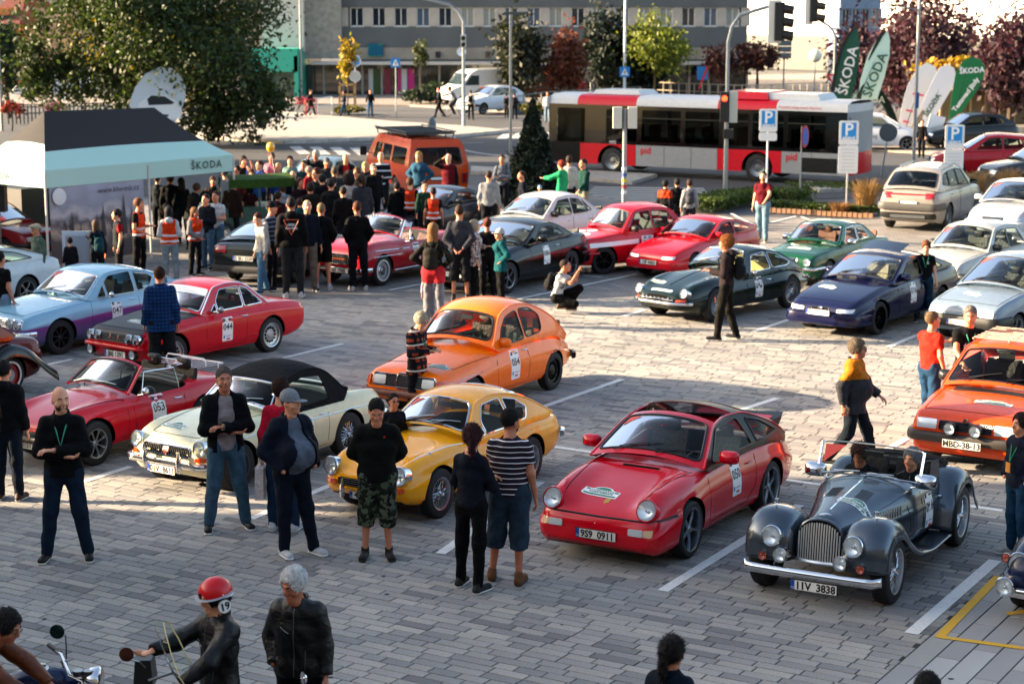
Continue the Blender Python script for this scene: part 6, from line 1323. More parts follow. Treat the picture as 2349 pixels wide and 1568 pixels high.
def x_camera(c):
 a=(c['A'][1][2]+c['A'][-1][2])/2+np.array((0,-.10,.03));MB().box(a,(.13,.06,.09)).lathe([(0,.0),(.04,0),(.042,.09),(.03,.095),(0,.08)],14,a+np.array((0,-.02,0)),'Y',Matrix.Scale(-1,3,Vector((0,1,0)))).build('camera',BLACK,c['root'])
def x_glasses(c,dark=False):
 hv=c['hv'];mb=MB()
 for sg in(-1,1):mb.tube([hv(sg*.033+.02*math.cos(a),-.108,.018+.016*math.sin(a))for a in np.linspace(0,2*PI,11)[:-1]],.0028,4,closed=True);mb.tube([hv(sg*.053,-.105,.022),hv(sg*.08,-.0,.015)],.0028,4)
 if dark:
  for sg in(-1,1):mb.add([hv(sg*.033+.02*math.cos(a),-.108,.018+.016*math.sin(a))for a in np.linspace(0,2*PI,11)[:-1]],[tuple(range(10))])
 mb.build('glasses',BLACK,c['root'])
def x_beard(c,col='#2a1c14',mous=False):
 hv=c['hv'];f=Field(c['hd']-.15,c['hd']+.12,.01)
 if mous:f.cap(hv(-.03,-.098,-.04),hv(.03,-.098,-.04),.009,.009,.005);f.cap(hv(0,-.105,-.036),hv(0,-.104,-.04),.010,.010,.01)
 else:f.ell(hv(0,-.035,-.05),(.064,.068,.07),c['HM'],.02);f.plane(hv(0,0,-.035),tuple(np.array(c['HR']@Vector((0,.25,1)))));f.ell(hv(0,-.1,-.05),(.03,.02,.014),c['HM'],0,'x')
 q=f.mesh(8)
 if q:link('moustache' if mous else 'beard',npmesh([(q[0],q[1],0)],[mat(col,.9,kind='hair')],'beard'),c['root'])
def x_bag(c,col='#d8c8c4',sg=1):
 W_=c['A'][sg][2];MB().box(W_+np.array((0,0,-.32)),(.10,.34,.36),taper=.9).tube([W_+np.array((0,-.1,-.15)),W_+np.array((0,0,-.04)),W_+np.array((0,.1,-.15))],.008,5).build('shopping_bag',mat(col,.7,kind='houndstooth',col2='#a89a98',scale=60),c['root'])
def x_mark(c,s_,sz,col,up_=.0,back=True,dx=0.0):
 q=c['chest']+(-c['fw']if back else c['fw'])*(.15*.64/.64+c['g0']-.005+(0 if back else c['belly']))+c['up']*up_+c['sd']*dx
 text(s_,sz,mat(col,.6),c['root'],tuple(q),(PI/2,0,PI if back else 0),bold=.001)
def x_tri(c):
 q=c['chest']-c['fw']*(.155+c['g0']);m=mat('#7a2a1e',.6);v=[q+c['sd']*a+c['up']*z for a,z in((-.13,.14),(.13,.14),(0,-.12))];MB().tube(v,.01,4,closed=True).build('printed_triangle',m,c['root'])
 x_mark(c,'APEX',.06,'#d8d8d8',.05);x_mark(c,'RACING',.055,'#d8d8d8',-.01)
def x_waist(c,col='#e0222e',col2='#3a3c40'):
 P=c['pel'];c['cloth']('tied_jacket',lambda f:(c['legs_'](f,.03,.22),f.cap(P-c['up']*.03,P+c['up']*.06,.17,.165,.05,.72,c['sd'],grow=.02),f.plane(P+c['up']*.1,c['up'])),mat(col,.8,kind='cloth'))
def x_watch(c,sg=1):
 S_,E_,W_=c['A'][sg];d=(W_-E_)/np.linalg.norm(W_-E_);MB().tube([W_-d*.03,W_-d*.005],.036,10).build('watch',STEEL,c['root'])
def x_yoke(c,col='#d07a10',lo_=.0):
 P=c['pel'];c['cloth']('jacket_yoke',lambda f:(c['ft'](f,c['g0']+.006,c['hem'],.38),f.plane(c['chest']-c['up']*lo_,-c['up'])),mat(col,.7,kind='cloth'))
EX=dict(vest=x_vest,pack=x_pack,lanyard=x_lanyard,phone=x_phone,camera=x_camera,glasses=x_glasses,beard=x_beard,bag=x_bag,mark=x_mark,tri=x_tri,waist=x_waist,watch=x_watch,yoke=x_yoke)
def front_people():
 P=person;cl=lambda c,c2,k,**q:mat(c,.85,kind=k,col2=c2,**q)
 P('bald man in black softshell with arms crossed, in front of the red convertible',(155,1283),885,-8,('crossed','crossedb'),'wide',('jacket','#0c0d10'),('long','#16283c'),('#0c0c0e','#c8c4b8'),('none','#4a352a'),head=(25,5),extra=(('lanyard','#12806a'),('beard','#5a4030')))
 P('man with arms crossed in black jacket over pale sweater and light jeans',(523,1213),842,8,('crossed','crossedb'),'wide',('open','#0b0d14','cloth','#a89a98'),('long','#4a6a80'),('#0c0d10','#d8d8d4'),('short','#6a6058'),extra=('watch',),bulk=1.04)
 P('moustached man in grey cap with navy jacket open over a grey polo',(672,1272),893,32,('pocket','pocket'),'weight',('open','#10192a','cloth','#6a7484'),('long','#101a2a'),('#d8dadc','#e8e8e8'),('cap','#8a9098'),belly=.11,bulk=1.12,head=(20,0),extra=(('beard','#c8c0b0',True),))
 P('man in black fleece and camouflage shorts with sandals, looking down',(868,1280),912,0,('behind','behind'),'stand',('jacket','#0f110e'),('three',cl('#232a20','#4a5240','camo',col3='#0c0e0c',scale=14)),('#1a1412','#1a1412'),('short','#16110e'),bulk=1.15,head=(0,28),extra=(('mark','III',.03,'#c02020',.12,False,.08),))
 P('woman with dark red ponytail in navy sweater and black leggings',(1082,1356),974,150,('crossed','crossedb'),'weight',('long','#131826'),('tight','#08080b'),('#141416','#d8d8d8'),('tail','#3a0a12'),fem=True,head=(30,0),bulk=.92)
 P('man in purple and white striped polo and denim shorts seen from behind',(1170,1338),938,172,('reachdown','down'),'weight',('polo',cl('#2a2330','#e0d8dc','stripes',per=.052,duty=.16)),('three','#2c3f50'),('#7a4a22','#2a2420'),('short','#0e0c0c'),bulk=1.1,head=(-30,10),extra=(('beard','#0e0c0c'),))
 P('woman in bright pink top hidden behind the man in the grey cap',(650,1215),868,170,('down','down'),'stand',('long','#d81838'),('long','#1a3450'),('#e0e0e0','#f0f0f0'),('full','#3a1a10'),fem=True,extra=(('bag','#c8b8b4',1),))
 P('woman in sunglasses half hidden behind the man in the black fleece',(905,1140),902,20,('down','down'),'stand',('long','#15161a'),('long','#15161a'),'#111111',('short','#2a1610'),fem=True,extra=(('glasses',True),))
 P('motorcyclist in black quilted leather jacket and red number 19 helmet',(500,1900),1340,-62,('reachdown','reach'),'stand',('jacket','#121216','leather'),('long','#121318'),'#101010',('none','#000000'),H=1.82,det=.0085,extra=('helmet',),bulk=1.1,head=(0,12),loc=G(500,1440,1.42).xy.to_tuple()+(0,))
 P('white-haired man in black leather jacket looking down beside the rider',(682,1900),1283,-22,('down','pocket'),'stand',('jacket','#101013','leather'),('long','#101114'),'#101010',('full','#f2f2f0'),H=1.82,det=.0085,bulk=1.12,head=(-22,20),loc=G(682,1330,1.70).xy.to_tuple()+(0,),skin='#a8664a')
 P('dark-haired man in glasses bending over a blue motorcycle at the left edge',(12,1900),1390,60,('reachdown','reachdown'),'stand',('jacket','#7a3c14','leather'),('long','#23262c'),'#101010',('full','#1c1816'),H=1.8,det=.0085,head=(0,25),extra=('glasses',),lean=(0,-.30,-.08),loc=G(-105,1425,1.52).xy.to_tuple()+(0,),skin='#a8664a')
 P('dark-haired woman with ponytail at the bottom edge seen from behind',(1545,1900),1457,150,('down','down'),'stand',('jacket','#0e1c2c'),('long','#181b22'),'#101010',('tail','#170d0c'),H=1.68,det=.0085,fem=True,loc=G(1540,1490,1.58).xy.to_tuple()+(0,))
 P('dark-haired person at the bottom edge of whom only the crown shows',(2130,1900),1545,180,('down','down'),'stand',('jacket','#15171c'),('long','#181b22'),'#101010',('full','#14100f'),H=1.7,det=.012,loc=G(2128,1562,1.65).xy.to_tuple()+(0,))
 P('grey-haired man striding right in orange and grey hooded anorak',(1955,1075),778,80,('fwd','back'),'stride',('coat','#3c3c42'),('long','#141e28'),'#15130f',('full','#7a6a58'),bulk=1.08,belly=.04,extra=(('yoke','#d2780c',.0),'glasses'))
 P('man in red t-shirt and jeans leaning his arm on the orange car',(2128,985),714,140,('reach','down'),'crossleg',('tee','#d8301e'),('long','#234a6c'),('#121214','#c8c8c8'),('short','#8a7050'),bulk=1.06,head=(-20,0),extra=(('lanyard','#1a9a6a'),))
 P('bearded man in black t-shirt with green lanyard resting on the orange car',(2213,1000),702,15,('side','reachdown'),'stand',('tee','#0c0d0f'),('long','#101113'),'#121214',('short','#8a8278'),bulk=1.05,head=(-15,12),extra=(('lanyard','#1a9a6a'),('beard','#b0a898'),('mark','###',.12,'#d8d8d8',.0,False)))
 P('boy in black t-shirt with green lanyard beside the dark blue coupe',(2118,738),552,0,('down','side'),'stand',('tee','#0d0e11'),('long','#1c3850'),'#101012',('mess','#6a3c18'),head=(0,20),bulk=.9,extra=(('lanyard','#1a9a6a'),('mark','X',.08,'#c8c8c8',.05,False,.05)))
 P('red-haired youth in dark hoodie with black backpack standing on the sunlit paving',(1664,780),540,-100,('phone','down'),'step',('hoodie','#2c2124'),('long','#15130f'),('#141210','#d0ccc4'),('mess','#9a5a20'),bulk=.92,extra=('pack','phone'))
 P('man in navy hooded jacket with green lanyard standing at the right edge',(2330,1275),948,-50,('pocket','pocket'),'stand',('jacket','#121c30'),('long','#1e4262'),('#c8c4bc','#e0e0e0'),('full','#2c1a12'),extra=(('lanyard','#1a8a5a','#b87a30'),))
 P('photographer in white t-shirt crouching with camera and black rucksack',(1288,718),None,78,('camera','camera'),'crouch',('tee','#dcdcdc'),('long','#0b0b0d'),'#5a3a1c',('short','#2a170e'),H=1.80,lean=(0,-.12,-.05),extra=('camera','pack'))
 P('white-haired man in plaid shirt jacket reading his phone in front of the orange saloon',(958,965),716,62,('phone','phone'),'stand',('coat',cl('#1a1a26','#8a3a20','checks',per=.11,col3='#c8b8a8')),('long','#14141a'),'#101010',('full','#c8bfa8'),head=(0,28),bulk=1.08,extra=('phone','glasses',('lanyard','#15806a')))
 P('man in blue and black checked shirt and dark shorts with his back to us',(374,874),612,185,('down','down'),'stand',('coat',cl('#0e4a8c','#0a1830','checks',per=.055)),('three','#181a1e'),'#181818',('short','#3a2010'),bulk=1.06)
 P('man in black hoodie with white sleeve stripe cut by the left edge',(22,1145),770,160,('down','down'),'stand',('hoodie','#0e0f12'),('long','#16202e'),('#4a2416','#c8c8c8'),('short','#1c1512'),bulk=1.12,H=1.84)
 P('man in black t-shirt with lanyard standing behind the copper car',(8,800),596,140,('fwd','down'),'stand',('tee','#0d0d10'),('long','#8aa4b8'),'#101010',('short','#1a120e'),bulk=1.1,H=1.82,extra=(('lanyard','#2a8a9a'),))
def crowd():
 P=person;cl=lambda c,c2,k,**q:mat(c,.85,kind=k,col2=c2,**q)
 P('person in open-neck white hooded sweatshirt and light jeans by the dark fastback',(603,672),488,-65,('down','down'),'step',('hoodie','#d4d0c6'),('long','#5a86a8'),'#1a1a1a',('short','#4a2412'),head=(0,20),bulk=.95)
 P('man in black hoodie printed APEX RACING seen from behind',(672,682),452,180,('down','down'),'stand',('hoodie','#08080a'),('long','#26282a'),('#d0d0d0','#e8e8e8'),('short','#1c1210'),bulk=1.15,extra=('tri',))
 P('man in dark striped sweater and black cap behind the white hoodie',(625,665),462,70,('pocket','down'),'stand',('long',cl('#1c2434','#5a6274','stripes',per=.09,duty=.4)),('long','#10141c'),'#0c0c0c',('cap','#0c0c0e'))
 P('fair-haired person in black jacket and black shorts with white trainers',(740,664),466,178,('pocket','pocket'),'stand',('jacket','#0a0a0c'),('shorts','#08080a'),('#c8c8cc','#e8e8e8'),('short','#8a7050'))
 P('man in beige trousers and navy jacket between two men in black',(708,668),458,10,('down','down'),'stand',('jacket','#0e1424'),('long','#7a6a60'),'#0c0c0c',('none','#0c0c0c'))
 P('youth with reddish hair in plain black sweater and white shoes',(822,665),462,190,('pocket','pocket'),'stand',('long','#050507'),('long','#0a0c14'),('#c8c4bc','#e0e0e0'),('short','#5a2a12'),bulk=1.08)
 P('blonde woman with dark rucksack and red jacket tied round her waist',(995,745),512,165,('hips','hips'),'stand',('long','#23231f'),('tight','#8a8a90'),'#c8c8c8',('long','#8a6238'),fem=True,extra=(('pack','#2c2a24',.05),('waist','#d8303a')))
 P('man in grey long-sleeved shirt and dark shorts with hands behind his back',(1055,690),470,172,('behind','behind'),'stand',('long','#3c3e46'),('three','#1c1d22'),'#222222',('short','#3c2414'),bulk=1.06)
 P('grey-haired woman in white flowered blouse',(1088,688),505,100,('phone','down'),'stand',('coat',cl('#d8cfc8','#5a2438','floral',scale=22)),('long','#0a0a0c'),'#111111',('bob','#b0a48c'),fem=True,bulk=1.12)
 P('woman with auburn bun in dark top behind the flowered blouse',(1118,682),500,190,('down','down'),'stand',('long','#121014'),('long','#101014'),'#111111',('bun','#5a2210'),fem=True)
 P('woman in teal jacket and black-and-white cap with hand on hip',(1148,697),524,-75,('hips','hips'),'stand',('coat','#06585e'),('long','#0a0a0c'),'#111111',('cap','#d0d0d0'),fem=True,bulk=1.02)
 P('child in pink top standing behind the blonde woman',(985,735),610,10,('down','down'),'stand',('long','#b8b8c0'),('long','#8a8a94'),'#c8c8c8',('full','#8a5a30'),bulk=.9)
 v=('vest','#f0400a',('POŘADATEL',))
 P('steward in orange vest with dark curly hair, left of the pair by the convertible',(942,560),408,175,('down','down'),'stand',('tee','#0d0d10'),('long','#14161c'),'#111111',('mess','#4a2a14'),extra=(v,))
 P('steward in orange vest, right of the pair by the convertible',(995,585),430,180,('down','down'),'stand',('tee','#0d0d10'),('long','#14161c'),'#111111',('short','#2a1812'),extra=(v,),bulk=1.05)
 P('man in sunglasses and red-green shirt between the two orange vests',(975,565),416,20,('down','down'),'stand',('long','#1c3c2c'),('long','#14161c'),'#111111',('short','#1a100c'),extra=(('glasses',True),))
 P('steward in orange vest with short brown hair against the mountain banner',(323,640),455,60,('phone','clasp'),'stand',('tee','#0c0c0f'),('long','#0c0d10'),'#111111',('full','#6a4224'),extra=(('vest','#f0400a'),))
 P('steward in orange vest with long black hair over a white hooded top',(392,650),474,180,('clasp','clasp'),'stand',('hoodie','#d0d0d4'),('long','#8a9aa4'),'#c8c8c8',('long','#0e0a0c'),fem=True,extra=(('vest','#f0400a'),))
 P('steward in orange vest with long brown hair and grey hoodie',(450,632),476,45,('clasp','clasp'),'stand',('hoodie','#8a8a8c'),('long','#14161c'),'#111111',('long','#7a5230'),fem=True,extra=(('vest','#f0400a'),))
 P('man in navy jacket and jeans talking beside the tent pole',(478,618),445,-40,('phone','down'),'stand',('jacket','#0e1422'),('long','#4a6a84'),'#111111',('short','#1a1512'))
 P('man in white polo shirt and jeans next to the navy jacket',(500,612),438,-30,('phone','phone'),'stand',('polo','#d8dade'),('long','#56748c'),'#111111',('short','#3a2018'))
 P('man in charcoal waistcoat over red t-shirt facing left',(275,650),480,-80,('down','down'),'stand',('vest','#26292c'),('long','#16181c'),'#111111',('full','#1a1412'),extra=('redsl',),bulk=1.08)
 P('long-haired woman in navy jacket holding the information board',(225,660),505,200,('reach','down'),'stand',('jacket','#16202e'),('long','#16181c'),'#111111',('long','#5a4632'),fem=True,extra=(('pack','#1c4a50',.08),))
 P('small boy with black hair by the information board',(165,665),545,190,('down','down'),'stand',('long','#15171c'),('long','#16181c'),'#111111',('full','#120c0a'))
 P('old man in cream flat cap and sage green jacket walking left',(92,690),514,-60,('down','down'),'step',('jacket','#5c6e62'),('long','#3a3a34'),'#111111',('flatcap','#c8b898'))
 B=lambda lab,x,y,t,f,top,hair,arms=('down','down'),bot='#15181e',**q:P(lab,(x,y),t,f,arms,'stand',top,('long',bot),'#111111',hair,**q)
 B('man in maroon t-shirt leaning on the green canvas car',575,560,420,170,('tee','#3a1618'),('curly','#120a08'))
 B('child in pale grey hoodie behind the black hoodie',652,560,425,180,('hoodie','#a8b0bc'),('full','#4a3020'))
 B('bald man in navy jacket looking over the green canvas car',675,545,392,190,('jacket','#101828'),('none','#000000'),bulk=1.1)
 B('bald man in bright blue jacket by the green canvas car',642,520,372,-30,('jacket','#0c3a80'),('none','#000000'))
 B('man in blue jacket with white shoulder band taking a photograph',600,520,368,-60,('jacket','#123c8a'),('short','#4a2a1a'),('camera','camera'))
 B('child in blue anorak between the men at the green car',580,525,388,0,('hoodie','#0c4a8a'),('full','#4a2a1a'))
 B('woman with long dark hair holding a phone up behind the green car',562,515,358,20,('tee','#1c1418'),('long','#1a0e0c'),('up','up'),fem=True)
 B('woman in pink hooded top under the yellow balloon',626,500,350,-10,('hoodie','#c8788a'),('full','#5a3a28'),('phone','phone'),fem=True)
 B('woman in pale green jumper in the back row',668,505,358,0,('long','#7a9a8c'),('bun','#3a2018'),fem=True)
 B('white-haired man in black jacket and blue scarf holding up a phone',728,500,345,-20,('jacket','#0f131c'),('full','#c0bcb4'),('down','up'),bulk=1.1)
 B('bald man in red t-shirt with black jacket over one shoulder',795,510,352,10,('open','#15161a','cloth','#c41c20'),('none','#0'),('phone','phone'),bulk=1.1)
 B('blond child in navy jacket near the camper van',840,512,372,0,('jacket','#10141c'),('bob','#c8ac70'),bot='#1c2a40')
 B('man in blue and white striped sweater reading beside the camper van',876,510,348,-10,('long',cl('#10151f','#c0c4cc','stripes',per=.16,duty=.2)),('none','#0'),('phone','phone'),bulk=1.08)
 B('man in grey top seen from behind near the middle of the crowd',770,545,382,185,('long','#34363c'),('short','#5a5048'),bulk=1.1)
 B('woman with large dark curls in white blouse and jeans',803,575,395,180,('long','#c4c0bc'),('curly','#180c0a'),('down','down'),'#6a8aa8',fem=True)
 B('grey-haired man in red jacket half hidden in the crowd',712,535,382,60,('jacket','#8a1420'),('full','#8a8078'))
 B('tall man in black coat in the middle of the crowd',742,565,400,200,('coat','#0c0c0f'),('full','#1a1210'))
 B('man with fur-collared brown jacket in the crowd',715,590,420,190,('jacket','#1c1814'),('full','#1c120e'),bulk=1.12)
 B('woman with tied brown hair and pale face in the crowd',730,560,385,-50,('long','#15161b'),('tail','#4a2418'),fem=True)
 B('dark figure in black jacket standing under the tent flap',395,560,400,170,('jacket','#0b0d12'),('full','#2a1a10'),bulk=1.1)
 B('man in white shirt under the right end of the tent',520,545,388,170,('polo','#c8ccd4'),('short','#2a1a14'),('phone','phone'))
 B('person in dark coat bending under the tent',440,575,418,120,('coat','#14181c'),('full','#4a3424'),('camera','camera'),lean=(0,-.15,-.03))
 B('person in camouflage jacket under the tent beside the white shirt',492,545,405,0,('jacket','#2a2f26'),('full','#4a3a2a'))
 B('blonde woman in light blue jacket with hands on hips against the van',962,500,348,-20,('jacket','#2a5a78'),('long','#b08a50'),('hips','hips'),fem=True)
 B('bald man in red waistcoat shading his eyes with one hand',1030,505,352,-15,('vest','#6a0c1c'),('none','#0'),('down','shade'),'#4a4a48',extra=('redsl2',),bulk=1.05)
 B('man in grey sweater with backpack straps and folded arms',1152,500,355,-10,('long','#6e7480'),('short','#2a1812'),('crossed','crossedb'),extra=(('pack','#1c2230'),))
 B('broad man in pale grey sweatshirt seen from behind',1122,555,392,175,('long','#9a9ca0'),('short','#3a2014'),bulk=1.25)
 B('man in navy top facing left next to the conifer',1198,540,392,-80,('long','#0e1424'),('short','#3a1e12'),bulk=1.08)
 B('red-haired woman in bright green top',1288,510,368,-120,('coat','#2fb878'),('full','#8a2a12'),('reach','down'),fem=True)
 B('person in white jacket behind the green top',1305,505,358,175,('jacket','#d4cfc8'),('full','#3a2418'))
 B('young man in dark green jacket and beige trousers walking left',1338,522,364,-60,('jacket','#12403a'),('short','#2a1a14'),('fwd','back'),'#a89a84')
 B('child in pale blue helmet behind the white saloon',1238,520,425,0,('long','#3a4a5a'),('cap','#9ac0dc'))
 for lab,x,y,t,f,top,hair in(('short man in olive jacket deep in the crowd left of the white blouse',768,560,405,200,('jacket','#2c2e20'),('short','#3a2a1e')),('teenager in burgundy hoodie in the crowd behind the white hoodie',640,590,440,150,('hoodie','#3a1218'),('full','#2a1a12')),('man in charcoal coat beside the tall man in black coat',762,585,412,170,('coat','#16171b'),('short','#14100e')),('woman in plum cardigan standing by the dark fastback roof',690,560,408,30,('long','#2c1620'),('bob','#4a2c1c')),('man in black bomber jacket in front of the red convertible screen',790,600,428,190,('jacket','#0a0a0c'),('short','#241810')),('man in grey cap in the rear of the crowd by the pale car',752,515,362,10,('jacket','#2a2c34'),('cap','#6a6c70')),('woman in mustard scarf and black coat near the camper van',822,540,385,-40,('coat','#101014'),('full','#6a4a2c')),('man in teal pullover in the crowd right of the green canvas car',700,520,368,-20,('long','#12383c'),('short','#3a281c')),('man in dark suit jacket left of the striped sweater',858,535,375,20,('jacket','#0f1116'),('short','#8a8078')),('person in black hood near the stewards by the convertible',912,560,418,180,('hoodie','#0b0c0f'),('full','#1a120e')),('man in brown leather coat by the tent pole behind the stewards',535,565,412,160,('coat','#2a1a12'),('short','#2a1c14')),('woman in black with long hair inside the tent',420,560,408,200,('long','#0c0c10'),('long','#1a100c')),('man in slate anorak inside the tent behind the banner end',365,545,402,150,('jacket','#222a34'),('short','#241a14')),('man in dark red sweater at the left of the crowd row',548,530,380,-30,('long','#4a0f14'),('full','#1a120e')),('child in turquoise jacket in front of the crowd row',690,600,455,170,('jacket','#0e4a50'),('full','#3a2618')),('woman in grey coat behind the curly-haired woman',832,575,402,-160,('coat','#3a3c42'),('tail','#2a1a12'))):
  B(lab,x,y,t,f,top,hair)
 P('man in maroon t-shirt and light jeans holding papers by the hedge',(1748,553),393,-15,('reachdown','down'),'step',('tee','#6a0f20'),('long','#7a9aac'),'#8a7a50',('short','#1a1210'),bulk=1.1,extra=(('beard','#1a1210'),))
 P('person with grey rucksack and pale jacket sitting by the hedge',(1580,545),412,185,('down','down'),'stand',('hoodie','#a8a8ac'),('long','#2a2a30'),'#111111',('full','#3a241a'),extra=(('pack','#4a4c52'),))
 P('person in black and orange jacket seated on the low wall',(1525,520),425,150,('down','down'),'sit',('jacket','#15161a'),('long','#15161a'),'#111111',('full','#16100e'),H=1.7,extra=(('yoke','#d04010',.0),))
 P('dark-haired person in black seated second on the low wall',(1552,515),415,190,('down','down'),'sit',('jacket','#101114'),('long','#15161a'),'#111111',('full','#16100e'),H=1.7)
 F=lambda lab,x,y,t,f,top,legs='stride',bot='#15181e',**q:P(lab,(x,y),t,f,('fwd','back'),legs,('long',top),('long',bot),'#222222',q.pop('hair',('short','#2a1a14')),**q)
 F('pedestrian in black striding right past the flower barrier',713,268,205,70,'#0b0c10')
 F('pedestrian in dark blue walking right near the young yellow tree',790,267,208,-80,'#14182a',bot='#2a4a6a')
 F('pedestrian in black t-shirt and jeans beside the traffic island',850,268,205,10,'#0c0d10','stand','#4a7090')
 F('pedestrian in black striding left on the far crossing',1008,270,200,-80,'#0d0e12')
 F('pedestrian in white t-shirt with rucksack on the far crossing',1080,275,207,170,'#c0c4c8','stand',extra=(('pack','#1a1c20'),))
 F('person in grey with rucksack waiting at the lamp post',1180,274,213,180,'#34363c','stand','#2a2c32',extra=(('pack','#15171c'),))
 F('person in shorts behind the lamp post with a dark rucksack',1162,270,215,150,'#2a2c34','stand',extra=(('pack','#15171c'),))
 F('person in white t-shirt and pale jeans beside the bus front',1256,282,210,0,'#d8d8dc','step','#8aa0b4')
 F('man in black walking beside the white car at the flags',2113,362,275,-10,'#0e0f12','step')
def x_redsl(c,col='#a81420'):c['cloth']('t_shirt',lambda f:(c['torso'](f,.012,.05),c['arm'](f,.012,.3),f.plane(c['pel']-c['up']*.02,-c['up']),f.cap(c['nk']-c['up']*.03,c['nk']+c['up']*.15,.062,.085,0,op='x')),mat(col,.8,kind='cloth'))
def x_redsl2(c):c['cloth']('shirt',lambda f:(c['torso'](f,.012,.05),c['arm'](f,.012,.97),f.plane(c['pel']-c['up']*.02,-c['up'])),mat('#101114',.8,kind='cloth'))
def x_helmet(c):
 hv=c['hv'];HM=c['HM'];red_=mat('#c40f18',.3,coat=.6,kind='paint');bk=mat('#0c0c0e',.3,coat=.5,kind='paint');HR=c['HR']
 f=Field(c['hd']-.22,c['hd']+.22,.008);f.ell(hv(0,.015,.03),(.122,.142,.135),HM,.02);f.ell(hv(0,-.14,-.03),(.095,.085,.12),HM,0,'x');f.plane(hv(0,0,-.10),tuple(np.array(HR@Vector((0,-.2,-1)))));f.ell(hv(0,.01,-.02),(.1,.12,.13),HM,0,'x')
 V,Q=f.mesh();cen=V[Q].mean(1);IM=np.array(HR.inverted());L_=(cen-c['hd'])@IM.T;s_=L_[:,2]-.35*(-L_[:,1])-.045
 me=npmesh([(V,Q,0)],[bk,red_,WHITE],'helmet');mi=np.where(s_>.012,1,np.where(s_>-.012,2,0)).astype(np.int32);mi=np.where((L_[:,1]<.02)&(L_[:,2]>.03),1,mi).astype(np.int32);me.polygons.foreach_set('material_index',mi)
 o=link('helmet',me,c['root'])
 st=[hv(.128*math.sin(a)*.99,.015-.149*math.cos(a),.035)for a in np.linspace(-2.3,2.3,26)];MB().tube(st,.016,6,flat=.35).build('goggle_strap',mat('#8a8e96',.6),o)
 for sg in(-1,1):
  p_=hv(sg*.126,.01,-.045);M=HR@Matrix.Rotation(sg*PI/2,3,'Y');d=MB().lathe([(0,.006),(.052,.004),(.054,-.01)],24,Vector(p_),M=M).build('number_disc',WHITE,o)
  me=text_mesh('19',.085,INKB,bold=.003);t_=link('lettering',me,d);t_.matrix_local=Matrix.Translation(Vector(p_)+HR@Vector((sg*.009,0,0)))@(HR@Matrix.Rotation(R(90),3,'X')).to_4x4()@Matrix.Rotation(R(90*sg),4,'Y')
EX.update(redsl=x_redsl,redsl2=x_redsl2,helmet=x_helmet)
